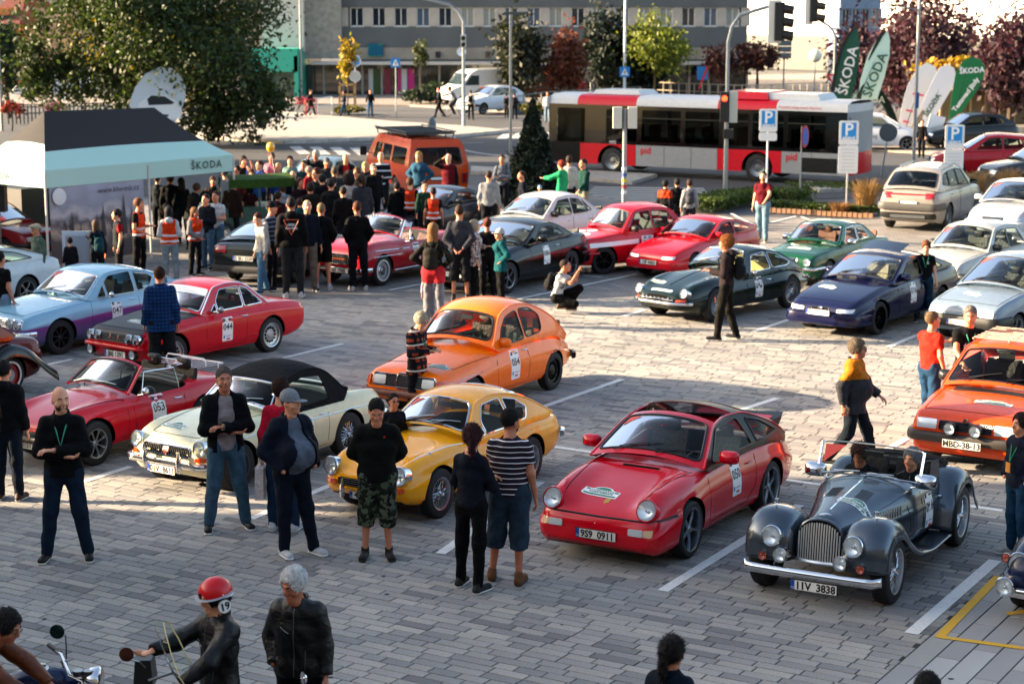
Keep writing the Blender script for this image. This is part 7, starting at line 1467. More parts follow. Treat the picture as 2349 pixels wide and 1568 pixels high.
# ---------------------------------------------------------------- ground
def S_(o,label=None):o['kind']='structure';return o
def sheet(name,pts,z,m,kind='structure',thick=0.0):
 """flat polygon on the ground; pts are picture places"""
 P=[G(*p)for p in pts];a=sum(P[i].x*P[(i+1)%len(P)].y-P[(i+1)%len(P)].x*P[i].y for i in range(len(P)))
 if a<0:P.reverse()
 mb=MB()
 if thick:mb.prism([(p.x,p.y)for p in P],z-thick,z)
 else:mb.add([(p.x,p.y,z)for p in P],[tuple(range(len(P)))])
 o=mb.build(name,m,smooth=30);o['kind']=kind;return o
def stripe(a,b,w,z,m,name='road_marking',ab=None):
 A=G(*a);B=G(*b);d=(B-A).normalized();n=Vector((-d.y,d.x,0))*w/2
 o=MB().add([(p.x,p.y,z)for p in(A-n,B-n,B+n,A+n)],[(0,1,2,3)]).build(name,m);o['kind']='structure';return o
def ground():
 asp=mat('#4a4b4e',.9,kind='rough',scale=1.2,lo=.8,hi=1.15);conc=mat('#a09a90',.9,kind='rough',scale=2)
 S_(MB().add([(-600,-60,-.05),(600,-60,-.05),(600,1200,-.05),(-600,1200,-.05)],[(0,1,2,3)]).build('ground',asp))
 far=[(-60,480),(545,443),(1080,425),(1190,432),(1330,440),(1480,470),(1640,496),(2010,502),(2120,440),(2420,425)]
 base=[Vector((-60,8,0)),Vector((40,8,0))];P=[G(*p)for p in far][::-1];Q=base+P
 nt_base=mat('#7f7b76',.9,kind='rough',scale=3)
 m=bpy.data.materials.new('paving_far');m.use_nodes=True;N=m.node_tree.nodes;L=m.node_tree.links;b=N['Principled BSDF'];b.inputs['Roughness'].default_value=.9
 tc=N.new('ShaderNodeTexCoord');mp=N.new('ShaderNodeMapping');mp.inputs['Rotation'].default_value=(0,0,R(PARK));L.new(tc.outputs['Object'],mp.inputs[0])
 br=N.new('ShaderNodeTexBrick');br.inputs['Scale'].default_value=1;br.inputs['Brick Width'].default_value=.36;br.inputs['Row Height'].default_value=.148;br.inputs['Mortar Size'].default_value=.008
 br.inputs['Color1'].default_value=(*lin('#88837d'),1);br.inputs['Color2'].default_value=(*lin('#706c68'),1);br.inputs['Mortar'].default_value=(*lin('#45423f'),1);L.new(mp.outputs[0],br.inputs[0])
 nz=N.new('ShaderNodeTexNoise');nz.inputs['Scale'].default_value=.5;nz.inputs['Detail'].default_value=6;L.new(tc.outputs['Object'],nz.inputs[0])
 mr=N.new('ShaderNodeMapRange');mr.inputs[1].default_value=.3;mr.inputs[2].default_value=.7;mr.inputs[3].default_value=.8;mr.inputs[4].default_value=1.1;L.new(nz.outputs[0],mr.inputs[0])
 mx=N.new('ShaderNodeMix');mx.data_type='RGBA';mx.blend_type='MULTIPLY';mx.inputs[0].default_value=1;L.new(br.outputs[0],mx.inputs[6]);L.new(mr.outputs[0],mx.inputs[7]);L.new(mx.outputs[2],b.inputs[0])
 pav=MB().add([(p.x,p.y,-.012)for p in Q],[tuple(range(len(Q)))]).build('paving',m);pav['kind']='structure'
 S_(MB().add([(-14,12,-.0105),(14,12,-.0105),(14,40.4,-.0105),(-14,40.4,-.0105)],[(0,1,2,3)]).build('joint_bed',mat('#262422',.95)))
 YMAX=41.0;lot=[(p.x,p.y)for p in Q]
 edge=G(2006,1568);e0=edge.xy.dot(VD.xy)
 tones=[lin(h)for h in('#908c86','#878480','#817e7b','#9a958c','#7a7876','#8d8a84','#928e86','#84827e','#6a6867')]
 near=[];V=[];F=[];T=[]
 rowp=.148;rng=random.Random(3)
 def paver(u,v,w,l,tone,zj,tilt):
  near.append((u,v,w,l,tone,zj,tilt))
 u=-20.0;row=0
 while u<55:
  v=-30+rng.random()*.4
  while v<min(e0,30):
   l=rng.choice((.24,.32,.4,.4,.5));l=min(l,e0-v)if v+l>e0-.08 else l
   c=UD*(u+rowp/2)+VD*(v+l/2)
   if 14.5<c.y<YMAX and abs(c.x)<c.y*.29+.8 and l>.05:paver(u,v,rowp,l,tones[int(rng.random()**1.3*8.99)],rng.uniform(-.0015,.0015),rng.uniform(-.0012,.0012))
   v+=l
  u+=rowp;row+=1
 v=e0;k=0
 while v<e0+9:
  u=-20+(k%3)*.4
  while u<40:
   c=UD*(u+.5)+VD*(v+.125)
   if 14.5<c.y<30 and abs(c.x)<c.y*.29+.8:near.append((u,v,1.2,.25,('g',rng.choice(('#8f8d8b','#a3a19e','#96948f'))),0,0))
   u+=1.2
  v+=.25;k+=1
 near.sort(key=lambda q:(UD*(q[0]+q[2]/2)+VD*(q[1]+q[3]/2)).length)
 mv=mat('#ffffff',.88,kind='vcol');mg=mat('#ffffff',.85,kind='vcol',scale=90);cache={}
 def shape(w,l,j=.007,bv=.004):
  a,b_=w/2-j,l/2-j;top=[(-a+bv,-b_+bv),(a-bv,-b_+bv),(a-bv,b_-bv),(-a+bv,b_-bv)];bot=[(-a,-b_),(a,-b_),(a,b_),(-a,b_)]
  return top,bot
 def geo(q):
  uu,vv,w,l,tone,zj,ti=q;top,bot=shape(w,l);c=UD*(uu+w/2)+VD*(vv+l/2)
  def X(p,z):r_=c+UD*p[0]+VD*p[1];return(r_.x,r_.y,z)
  return[X(p,zj+ti*(1 if p[0]>0 else-1))for p in top]+[X(p,zj-.004)for p in bot]+[X(p,-.014)for p in bot]
 FA=[(3,2,1,0),(0,1,5,4),(1,2,6,5),(2,3,7,6),(3,0,4,7),(4,5,9,8),(5,6,10,9),(6,7,11,10),(7,4,8,11)]
 def attr(me,cols):a=me.color_attributes.new('tone','FLOAT_COLOR','CORNER');a.data.foreach_set('color',np.array(cols,np.float32).ravel())
 def colr(q):return lin(q[4][1])if q[4][0]=='g' else q[4]
 vis=[q for q in near if abs((UD*(q[0]+.1)+VD*(q[1]+.1)).x)<(UD*(q[0]+.1)+VD*(q[1]+.1)).y*.27 and(UD*(q[0]+.1)+VD*(q[1]+.1)).y>16.6];ids=set(id(q)for q in vis[:300])
 rest=[[],[]]
 for q in near:
  gr=q[4][0]=='g'
  if id(q)in ids:
   key=(q[2],round(q[3],2),q[4])
   if key not in cache:
    top,bot=shape(q[2],q[3]);vs=[(p[0],p[1],0)for p in top]+[(p[0],p[1],-.004)for p in bot]+[(p[0],p[1],-.014)for p in bot]
    vs=[(x,-y,z)for x,y,z in vs];me=bpy.data.meshes.new('paver');me.from_pydata(vs,[],[tuple(reversed(f))for f in FA]);me.materials.append(mg if gr else mv);attr(me,[(*colr(q),1)]*len(me.loops));cache[key]=me
   c=UD*(q[0]+q[2]/2)+VD*(q[1]+q[3]/2);link('paver',cache[key],pav,(c.x,c.y,q[5]),(q[6]*2,0,R(90-PARK)))
  else:rest[1 if gr else 0].append(q)
 for qs,mm in zip(rest,(mv,mg)):
  V=np.array([geo(q)for q in qs],np.float32).reshape(-1,3);n=len(qs);FF=np.array([tuple(reversed(f))for f in FA],np.int32);Qd=(FF[None]+(np.arange(n)*12)[:,None,None]).reshape(-1,4)
  Qd=Qd[:,::-1];me=npmesh([(V,Qd,0)],[mm],'pavers',sm=False);cols=np.repeat(np.array([(*colr(q),1)for q in qs],np.float32),36,axis=0);attr(me,cols);o=link('pavers',me,pav);o['kind']='stuff'
 wp=mat('#cfcdc8',.8,kind='worn',col2='#827e79');yp=mat('#c8980c',.8,kind='worn',col2='#8f8d8b');zl=.006
 for a,b_,w in(((1010,1270),(1240,1105),.13),((1520,1355),(1835,1158),.13),((575,1190),(760,1112),.12),((190,1105),(300,1070),.12),((1245,1021),(2300,1171),.11),((1225,940),(1427,870),.12),((1700,940),(1783,913),.12),((1430,726),(1480,710),.12),((1728,761),(1810,733),.12),((2038,796),(2105,768),.12),((1940,1085),(2080,1005),.12),((2090,1453),(2283,1285),.15),((650,821),(786,788),.11),((92,840),(166,824),.11),((893,666),(975,650),.10),((1190,686),(1460,629),.10),((1337,632),(1381,636),.09),((1677,490),(1724,514),.10),((1766,511),(1826,496),.10),((1838,497),(1882,515),.10),((1480,545),(1560,525),.1),((2070,655),(2110,640),.1)):
  stripe(a,b_,w,zl,wp,'parking_line')
 stripe((2290,1322),(2153,1462),.10,zl,yp,'yellow_line');stripe((2153,1460),(2380,1491),.09,zl+.001,yp,'yellow_line');stripe((2310,1408),(2380,1398),.10,zl,yp,'yellow_line')
 rg_=random.Random(12);mb=MB()
 for i in range(110):
  c=Vector((rg_.uniform(-6.5,8),rg_.uniform(16,36),0));r_=rg_.choice((.012,.018,.022,.03));mb.add([(c.x+r_*rg_.uniform(.7,1.2)*math.cos(a),c.y+r_*rg_.uniform(.6,1.1)*math.sin(a),.004)for a in np.linspace(0,2*PI,9)[:-1]],[tuple(range(8))])
 o=mb.build('paving_spots',mat('#2a2a2c',.9));o['kind']='stuff'
 rd=mat('#3a3b3e',.92,kind='rough',scale=.8,lo=.85,hi=1.12);wl=mat('#b8b6b0',.8,kind='worn',col2='#4a4a4c');kb=mat('#9a958c',.85,kind='rough',scale=4)
 sheet('road',[(-200,470),(545,436),(1080,385),(1190,392),(1480,440),(1700,460),(2500,432),(2500,330),(1900,260),(1300,255),(1180,262),(-200,255)],-.03,rd)
 for pts in([(380,262),(640,258),(900,282),(1060,292),(1168,303),(1010,318),(850,322),(650,329),(380,312)],[(1345,396),(1508,405),(1450,422),(1345,413)],[(1080,386),(1192,392),(1192,402),(1080,398)]):
  sheet('traffic_island',pts,.10,kb,thick=.14)
 sheet('pavement',[(-300,250),(600,238),(940,243),(1180,258),(1500,225),(1900,222),(1900,170),(700,200),(-300,215)],.06,mat('#8a8078',.9,kind='rough',scale=1.5),thick=.1)
 sheet('pavement',[(1985,345),(2500,372),(2500,300),(2100,292),(1975,300)],.06,mat('#a89a88',.9,kind='rough',scale=1.5),thick=.1)
 sheet('grass_island',[(1850,420),(1940,424),(2010,436),(1880,440),(1842,430)],.09,kb,thick=.12);
 for i in range(9):y=428+4.4*i;stripe((1362-i*6,y),(1615+i*3,y+3),.26,-.02,wl,'crossing_stripe')
 for i in range(6):stripe((560+34*i,284),(576+34*i,276),.5,-.02,wl,'crossing_stripe')
 for i in range(5):stripe((1150+30*i,318-i),(1166+30*i,306-i),.5,-.02,wl,'crossing_stripe')
 for i in range(4):stripe((700+46*i,352+1*i),(676+46*i,335+i),.5,-.02,wl,'road_marking')
 stripe((420,330),(1110,326),.12,-.02,wl);
 c=G(1215,322);mb=MB();A0=[(c.x+3.6*math.cos(a),c.y+9.0*math.sin(a))for a in np.linspace(R(95),R(265),20)];A1=[(c.x+3.72*math.cos(a),c.y+9.3*math.sin(a))for a in np.linspace(R(95),R(265),20)]
 mb.grid([[(*p,-.02)for p in A0],[(*p,-.02)for p in A1]]);S_(mb.build('road_marking',wl))
 for pts in([(380,312),(650,329),(850,322),(1010,318),(1168,303)],):
  for i in range(len(pts)-1):
   a,b_=G(*pts[i]),G(*pts[i+1]);n=max(1,int((b_-a).length/1.0));me=None
   for k in range(n):
    p=a.lerp(b_,(k+.5)/n);d=(b_-a)/n
    if me is None:mm=MB().box((0,0,0),(d.length-.02,.16,.16)).mesh(mat('#b0aaa0',.8,kind='rough'),None,'kerb_stone')
    me=mm;o=link('kerb_stone',me,None,(p.x,p.y,.055),(0,0,math.atan2(d.y,d.x)));o['kind']='structure'
# ---------------------------------------------------------------- vegetation
def leaves(n,pos,size,m,name,parent=None,flat=.5,seed=0,up=0.0):
 rg=np.random.RandomState(seed+n);k=len(pos);a=rg.rand(k)*2*PI;t=np.arccos(rg.uniform(-1,1,k))*(1-flat*.5);s=size*rg.uniform(.6,1.3,k)
 nx=np.stack([np.sin(t)*np.cos(a),np.sin(t)*np.sin(a),np.cos(t)],1);r=rg.randn(k,3);u=np.cross(nx,r);u/=np.linalg.norm(u,axis=1)[:,None];w=np.cross(nx,u)
 if up:u=u*(1-up)+np.array([0,0,up]);
 P=np.stack([pos-u*s[:,None],pos+w*s[:,None]*.55,pos+u*s[:,None],pos-w*s[:,None]*.55],1).reshape(-1,3);Q=np.arange(4*k).reshape(-1,4)
 return link(name,npmesh([(P,Q,0)],[m],name,sm=False),parent)
def cloud(rg,n,c,r,clumps=40,spread=.28,hollow=.45,bias=0):
 """points in leaf clumps filling an uneven ellipsoid"""
 d=rg.randn(clumps,3);d/=np.linalg.norm(d,axis=1)[:,None];rad=hollow+(1-hollow)*rg.rand(clumps)**.6;cc=d*rad[:,None]*(1+.12*rg.randn(clumps)[:,None])
 i=rg.randint(0,clumps,n);p=cc[i]+rg.randn(n,3)*spread*(.5+rg.rand(clumps)[i][:,None]*.8);p[:,2]*=.95
 return np.array(c)+p*np.array(r)
def tree(label,px,base,cx,cy0,cy1,wpx,col,col2,n=2500,leaf=.16,trunk=.16,group=None,cat='tree',clumps=40,z=0.0,tc='#3a2e24',shape='round',depth=1.0,seed=1,hollow=.45,name='tree',spread=.28):
 """px, base: picture place of the trunk foot; cy0..cy1: picture rows of the crown; wpx: half width of the crown in the picture"""
 g=G(px,base);z1=height_at(px,base,cy0);z0=max(.1,height_at(px,base,cy1));rx=wpx/(2349*CAM_F)*g.y;x=G(cx,base).x;rg=np.random.RandomState(seed)
 root=empty(name,(g.x,g.y,0),0,label,cat,group);zc=(z0+z1)/2;rz=(z1-z0)/2;cxl=x-g.x
 mb=MB();mb.tube([(0,0,-.05),(cxl*.2+.05,.03,z0*.6+.1),(cxl*.5,0,zc*.8),(cxl*.8,0,z1*.86)],[trunk,trunk*.8,trunk*.5,trunk*.12],8)
 for k in range(7):
  a=rg.rand()*2*PI;h0=z0+(z1-z0)*rg.uniform(0,.5);mb.tube([(cxl*.5,0,h0),(cxl+math.cos(a)*rx*.4,math.sin(a)*rx*.4*depth,h0+rz*.35),(cxl+math.cos(a)*rx*.8,math.sin(a)*rx*.8*depth,h0+rz*.6)],[trunk*.4,trunk*.25,trunk*.06],5)
 mb.build('trunk',mat(tc,.9,kind='rough',scale=6),root)
 if shape=='cone':
  t=rg.rand(n)**.6;a=rg.rand(n)*2*PI;r_=rx*t*(.75+.3*np.sin(a*5+t*19)*rg.rand(n))*(.55+.45*rg.rand(n)**.3);pos=np.stack([cxl+r_*np.cos(a),r_*np.sin(a),z1-(z1-z0)*t+.1*rg.randn(n)],1)
 else:pos=cloud(rg,n,(cxl,0,zc),(rx*.86,rx*.86*depth,rz*.86),clumps,spread,hollow)
 leaves(n,pos,leaf,mat(col,.6,kind='leaf',col2=col2),'crown',root,seed=seed,up=.0);return root
def vegetation():
 tree('large plane tree hanging over the tent on the left',320,330,358,-170,300,275,'#20300e','#42521a',44000,.125,.35,clumps=130,seed=4,hollow=.35,spread=.17)
 t=bpy.data.objects['tree'];rg=np.random.RandomState(5)
 for i,(x,y0,y1,w)in enumerate(((600,120,340,75),(500,200,320,80),(110,40,250,60))):
  g=G(x,330)-t.location;z1=height_at(x,330,y0);z0=height_at(x,330,y1);r_=w/4350*t.location.y
  leaves(3000,cloud(rg,3000,(g.x,-.8,(z0+z1)/2),(r_,r_,(z1-z0)/2*.85),26,.2,.3),.12,mat('#1c2a10',.6,kind='leaf',col2='#3a4a14'),'branch_foliage',t,seed=i)
 rgy=np.random.RandomState(8);leaves(600,cloud(rgy,600,(1,-2,6),(4,3,4.5),60,.1,.5),.11,mat('#8a7a14',.6,kind='leaf',col2='#6a5a10'),'yellow_leaves',t)
 tree('dark green clipped conifer standing in front of the bus nose',1225,468,1222,232,462,84,'#0e1c10','#1a2c16',16000,.10,.12,shape='cone',seed=2,name='conifer',cat='conifer')
 tree('dark leafy tree in front of the grey block behind the lamp post',1190,242,1188,35,215,58,'#1a2014','#2c3018',3000,.2,.2,seed=3)
 tree('brown dried conifer beside the dark evergreens',1305,240,1300,60,225,46,'#5a3020','#7a4028',2500,.18,.12,seed=6,name='conifer')
 tree('tall dark evergreen behind the small round tree',1390,232,1385,20,225,75,'#0c1810','#142416',5000,.2,.2,seed=7,spread=.22,hollow=.2)
 tree('broad dark evergreen to the right of the tall one',1455,232,1470,70,228,60,'#0c1810','#16281a',3500,.2,.2,seed=8,spread=.22,hollow=.2)
 tree('small round yellow-green tree with a thin pale trunk above the bus',1499,235,1500,48,165,70,'#5a6418','#7a8424',3000,.17,.09,seed=9,tc='#7a6040',clumps=26)
 tree('young tree with yellow leaves tied to wooden stakes',797,250,798,82,190,20,'#b8900c','#6a7018',500,.16,.05,seed=10,clumps=10)
 tree('thin young tree in front of the shops beside the low bush',963,235,963,90,160,16,'#3a4420','#4a5424',260,.16,.05,seed=11,clumps=8)
 tree('reddish bare-branched tree to the left of the white hall',1650,224,1650,95,185,38,'#4a2420','#5a3028',700,.16,.1,seed=12)
 tree('dark red rounded tree in front of the white hall',1735,224,1735,100,165,45,'#3a1c18','#54281c',1600,.18,.12,seed=13)
 tree('purple-leaved tree behind the green feather flag',1945,226,1965,45,230,65,'#2c1820','#462430',3500,.17,.16,seed=14)
 tree('large purple-leaved tree behind the white flags',2095,272,2120,-10,262,128,'#2e1820','#502a34',9000,.17,.22,seed=15,clumps=70)
 tree('purple-leaved tree at the right edge of the picture',2312,312,2320,35,255,90,'#2c1820','#4a2630',6000,.17,.22,seed=16,clumps=50)
 tree('yellow-leaved shrub row glowing between the purple trees',2240,300,2215,130,188,140,'#c8900c','#8a7a10',1800,.16,.06,seed=17,clumps=40,depth=.2,cat='shrub',name='shrub')
 tree('green leafy tree at the far left edge',20,270,10,40,215,52,'#16261a','#26401c',2500,.18,.14,seed=18)
 for i,(x,b,t_,w,lab)in enumerate(((965,240,200,42,'wide dark juniper bush below the shops'),(1000,238,192,32,'round dark bush beside the white van'),(1225,262,240,30,'low yellowish bush by the pavement rail'),(1650,205,175,40,'low dark hedge below the red tree'),(800,262,245,30,'clump of dry yellow grass by the far pavement'))):
  tree(lab,x,b,x,t_,b-2,w,'#16240f' if i<2 else '#4a4a18' if i!=3 else '#1a2410','#223414' if i<2 else '#6a6420' if i!=3 else '#2a3418',900,.14,.03,seed=30+i,cat='bush',name='bush',clumps=16)
 for i,(x,c,lab)in enumerate(((28,'#a02018','hanging basket of red flowers near the left edge'),(125,'#a85a78','basket of pink flowers behind the tent'),(700,'#b04060','flower basket on the red and white barrier'))):
  tree(lab,x,300 if i<2 else 262,x,232 if i<2 else 222,272 if i<2 else 240,24 if i<2 else 20,c,'#1c3014',500,.09,.04,seed=50+i,cat='flower basket',name='flower_basket',clumps=14)
 rg=np.random.RandomState(9)
 def hedge(label,pts,h,w,n):
  P=[G(*p)for p in pts];root=empty('hedge',P[0],0,label,'hedge');seg=[];L_=[(P[i+1]-P[i]).length for i in range(len(P)-1)]
  for i,l in enumerate(L_):
   k=int(n*l/sum(L_));t=rg.rand(k);q=np.array(P[i])[None]*(1-t[:,None])+np.array(P[i+1])[None]*t[:,None];q[:,0]+=rg.uniform(-w,w,k);q[:,1]+=rg.uniform(-w,w,k);q[:,2]=h*rg.rand(k)**.5;seg.append(q-np.array(P[0]))
  leaves(n,np.concatenate(seg),.06,mat('#2a3c12',.6,kind='leaf',col2='#56681c'),'foliage',root,seed=3)
  return root
 hedge('low trimmed green hedge between the crossing and the parking bays',[(1612,486),(1680,470),(1760,462),(1840,468)],.45,.5,9000)
 hedge('low green ground cover behind the brick edging',[(1770,478),(1880,486),(2000,490)],.25,.35,5000)
 hedge('strip of green grass on the traffic island behind the parking sign',[(1862,428),(1990,434)],.1,.9,3500)
 bm_=mat('#7a5a40',.85,kind='rough',scale=8);a,b_=G(1765,487),G(2010,501);n=int((b_-a).length/.16);me=MB().box((0,0,0),(.13,.12,.14)).mesh(bm_,None,'edging_brick');r0=empty('brick_edging',a,0,'row of upright red bricks edging the parking bays','edging')
 for k in range(n):link('brick',me,r0,(b_-a)*(k/n)+Vector((0,0,.06+rg.rand()*.02)),(0,0,math.atan2((b_-a).y,(b_-a).x)))
 def grassy(label,px,base,top,wpx,n=420,col='#8a6a3c'):
  g=G(px,base);h=height_at(px,base,top);w=wpx/4350*g.y;V=[];F=[]
  for i in range(n):
   a=rg.rand()*2*PI;r0_=rg.rand()*w*.35;le=h*rg.uniform(.5,1.1);o=rg.uniform(.2,1.0)*w*.75;b0=Vector((math.cos(a)*r0_,math.sin(a)*r0_*.6,0));k=len(V);s_=Vector((-math.sin(a),math.cos(a),0))*.008
   for t in(0,.4,.75,1):p=b0+Vector((math.cos(a)*o*t*t,math.sin(a)*o*.7*t*t,le*(t-.25*t**3)));V+=[p-s_*(1.6-t),p+s_*(1.6-t)]
   for q in range(3):F.append((k+2*q,k+2*q+1,k+2*q+3,k+2*q+2))
  root=empty('ornamental_grass',g,0,label,'grass tuft','dry grasses by the parking signs');MB().add(V,F).build('blades',mat(col,.8,kind='leaf',col2='#a8824c'),root,smooth=20)
 grassy('tall dry golden grass tuft left of the silver SUV',1985,490,388,55);grassy('lower reddish dry grass beside the parking sign post',1925,492,455,45,250,'#7a4428');grassy('dry golden grass tuft right of the silver SUV',2235,470,372,60);grassy('dry golden grass tuft at the right edge behind the white hatchback',2310,462,368,55)
 grassy('small orange-leaved plant at the foot of the lamp post',2105,395,362,12,60,'#a04a1c')
# ---------------------------------------------------------------- buildings
def facade(root,x0,x1,y,floors,pitch,ww,wallm,bandm,fm,zt,blind=(),seed=0,rz=0):
 """front wall towards the camera at depth y: floors = [(sill height, head height)]"""
 rg=random.Random(seed);zs=0.0;D=.35
 lev=[0]+[v for f in floors for v in f]+[zt]
 for i in range(0,len(lev)-1,2):
  if lev[i+1]-lev[i]>.02:MB().box(((x0+x1)/2,y+D/2,(lev[i]+lev[i+1])/2),(x1-x0,D,lev[i+1]-lev[i])).build('spandrel',bandm,root)
 n=int((x1-x0)/pitch);off=((x1-x0)-n*pitch)/2;wm=None
 for(a,b)in floors:
  pier=MB().box((0,0,0),(pitch-ww,D-.02,b-a)).mesh(wallm,None,'pier')
  fr=MB();h=b-a
  for dx in(-ww/2+.03,0,ww/2-.03):fr.box((dx,0,0),(.06,.08,h))
  for dz in(-h/2+.03,h/2-.03):fr.box((0,0,dz),(ww,.08,.06))
  fr.box((0,-.12,-h/2-.02),(ww+.06,.2,.04));frm=fr.mesh(fm,None,'window')
  pane=[MB().box((0,.03,0),(ww-.04,.012,h-.04)).mesh(m_,None,'pane')for m_ in(mat('#1c2430',.08,coat=1,kind='pane'),mat('#46566a',.08,coat=1,kind='pane'),mat('#8a8c84',.25,coat=1,kind='pane'))]
  link('pier',pier,root,(x0+off/2,y+D/2+.01,(a+b)/2));link('pier',pier,root,(x1-off/2,y+D/2+.01,(a+b)/2))
  for k in range(n):
   x=x0+off+(k+.5)*pitch
   if k:link('pier',pier,root,(x-pitch/2,y+D/2+.01,(a+b)/2))
   w=link('window',frm,root,(x,y+.18,(a+b)/2));link('pane',rg.choice(pane),w)
def buildings():
 gr=mat('#565a5c',.9,kind='rough',scale=.5,lo=.85,hi=1.1);lt=mat('#a39c92',.9,kind='rough',scale=.6);wf=mat('#c8c8c4',.6);bg=mat('#8a8276',.9,kind='rough',scale=.5)
 r=empty('office_block',(0,0,0),0,'long grey panel office block with shops on its ground floor','building');Y=132.0;k=Y/4350
 X=lambda px:(px-1174.5)*k
 Z=lambda py:CAM_H-(py-2)*k
 xa,xb=X(790),X(1707)
 facade(r,xa,xb,Y,[(Z(59),Z(17)),(Z(59)+3.1,Z(17)+3.1),(Z(59)+6.2,Z(17)+6.2)],50*k,30*k,lt,gr,wf,16,seed=2)
 for z0,m_ in((Z(128),lt),):MB().box(((xa+xb)/2,Y-.05,z0+.25),(xb-xa,.1,.8)).build('beige_band',bg,r)
 MB().box(((xa+xb)/2-1,Y-.9,Z(140)),(xb-xa+2,2.0,.18)).build('canopy',mat('#b4b0a8',.7),r)
 MB().box(((xa+xb)/2,Y+8,8),(xb-xa,15,16)).build('block_core',bg,r)
 MB().box(((X(690)+xa)/2,Y-.2,8.8),(xa-X(690),.8,12.6)).build('side_wall',mat('#8c8880',.9,kind='rough'),r)
 dk=mat('#15181c',.15,coat=1,kind='pane')
 MB().box(((X(700)+xb)/2,Y-.30,Z(185)),(xb-X(700),.1,2.5)).build('shop_glass',dk,r)
 for i in range(24):x=X(705)+(xb-X(705))*i/23;MB().box((x,Y-.45,Z(185)),(.14,.14,2.6)).build('shop_post',mat('#9a968e',.6),r)
 for px,w,c in((945,16,'#c0187a'),(920,7,'#c0187a'),(893,14,'#7a1a34'),(868,14,'#2a4a1c'),(855,10,'#b8bab8'),(932,14,'#c8cac8'),(1075,10,'#3a4a44'),(1330,26,'#8a2420')):
  MB().box((X(px),Y-.52,Z(188)),(w*k,.06,2.1)).build('shop_door',mat(c,.5),r)
 MB().box((X(866),Y-.2,Z(112)),(34*k,.2,28*k)).build('shop_sign',mat('#1a6a8a',.5,kind='camo',col2='#2a8a4a',scale=2),r)
 for px in(1007,1120,1222):MB().box((X(px),Y-.16,Z(122)),(.35,.12,.42)).build('small_window',mat('#20242a',.2,coat=1,kind='pane'),r)
 MB().lathe([(0,.1),(.3,0),(.32,-.02)],14,(X(1060),Y-.5,Z(115)),'Y').build('satellite_dish',WHITE,r)
 t=empty('teal_shop',(0,0,0),0,'teal-framed shop front at the left end of the office block','building');tm=mat('#2a9a84',.6);Y2=127
 k2=Y2/4350;X2=lambda px:(px-1174.5)*k2;Z2=lambda py:CAM_H-(py-2)*k2
 MB().box(((X2(560)+X2(688))/2,Y2+3,Z2(135)),(X2(688)-X2(560),6,52*k2)).build('fascia',tm,t);MB().box((X2(684),Y2+3,1.4),(.3,6,2.8)).build('pillar',tm,t);MB().box(((X2(560)+X2(680))/2,Y2+3,1.3),(X2(680)-X2(560),5.4,2.6)).build('shop_glass',mat('#2c4238',.15,coat=1,kind='pane'),t)
 MB().box(((X2(590)+X2(690))/2,Y2+6,10),(X2(690)-X2(590),5,14)).build('upper_wall',mat('#b8b4ac',.8),t)
 w=empty('white_hall',(0,0,0),0,'large white hall wall standing in the sun behind the feather flags','building');wm=mat('#efe9de',.7,kind='rough',scale=.3,lo=.97,hi=1.02);Y3=165;k3=Y3/4350;X3=lambda px:(px-1174.5)*k3
 M=Matrix.Rotation(R(-48),3,'Z')
 MB().box((X3(2140),Y3+17,16),(58,16,26),M=M).build('wall',wm,w)
 for i in range(14):
  q=Vector((-28+4.2*i,-8.02,0));q=M@q;MB().box((X3(2140)+q.x,Y3+17+q.y,16),(.06,.03,26),M=M).build('panel_joint',mat('#a8a298',.8),w)
 MB().box((X3(2140),Y3+15,1.6),(60,14,3.2),M=M).build('ground_floor',mat('#3a3c3a',.4,coat=.5),w)
 b=empty('blue_tower',(0,0,0),0,'pale blue-grey stair tower with windows between the white walls','building');bl=mat('#8a9ab0',.8,kind='rough');Y4=146;k4=Y4/4350
 x0,x1=(1918-1174.5)*k4,(2008-1174.5)*k4;facade(b,x0,x1,Y4,[(4.4+3*i,5.8+3*i)for i in range(4)],(x1-x0)/4,.55,bl,bl,wf,18,seed=4);MB().box(((x0+x1)/2,Y4+3,9),(x1-x0,5,18)).build('tower_core',bl,b)
 g=empty('glass_pavilion',(0,0,0),0,'low glazed pavilion with beige posts behind the purple trees','building');Y5=92;k5=Y5/4350;X5=lambda px:(px-1174.5)*k5
 MB().box((X5(2400),Y5+4,1.1),(X5(2650)-X5(2140),6,2.2)).build('glass_wall',mat('#6a5c3c',.2,coat=.6),g);MB().box((X5(2410),Y5+3,2.3),(X5(2650)-X5(2170),8,.25)).build('roof',mat('#3c3a36',.7),g)
 for i in range(16):MB().box((X5(2160+34*i),Y5+.8,1.1),(.1,.2,2.2)).build('post',mat('#8a7a5c',.6),g)
 MB().box((X5(2380),Y5-.3,.25),(X5(2650)-X5(2110),2,.5)).build('plinth',mat('#9a958a',.8,kind='rough'),g)
 h=empty('corner_house',(0,0,0),0,'orange-plastered house with red-brown roof at the top left corner','building');Y6=140;k6=Y6/4350;X6=lambda px:(px-1174.5)*k6;Z6=lambda py:CAM_H-(py-2)*k6
 MB().box((X6(15),Y6,Z6(40)/2+.6),(X6(40)-X6(-60),8,Z6(30))).build('wall',mat('#b8703c',.8,kind='rough'),h);MB().box((X6(70),Y6+5,Z6(90)/2+2),(X6(160)-X6(20),8,Z6(70))).build('wall',mat('#c8a888',.8,kind='rough'),h)
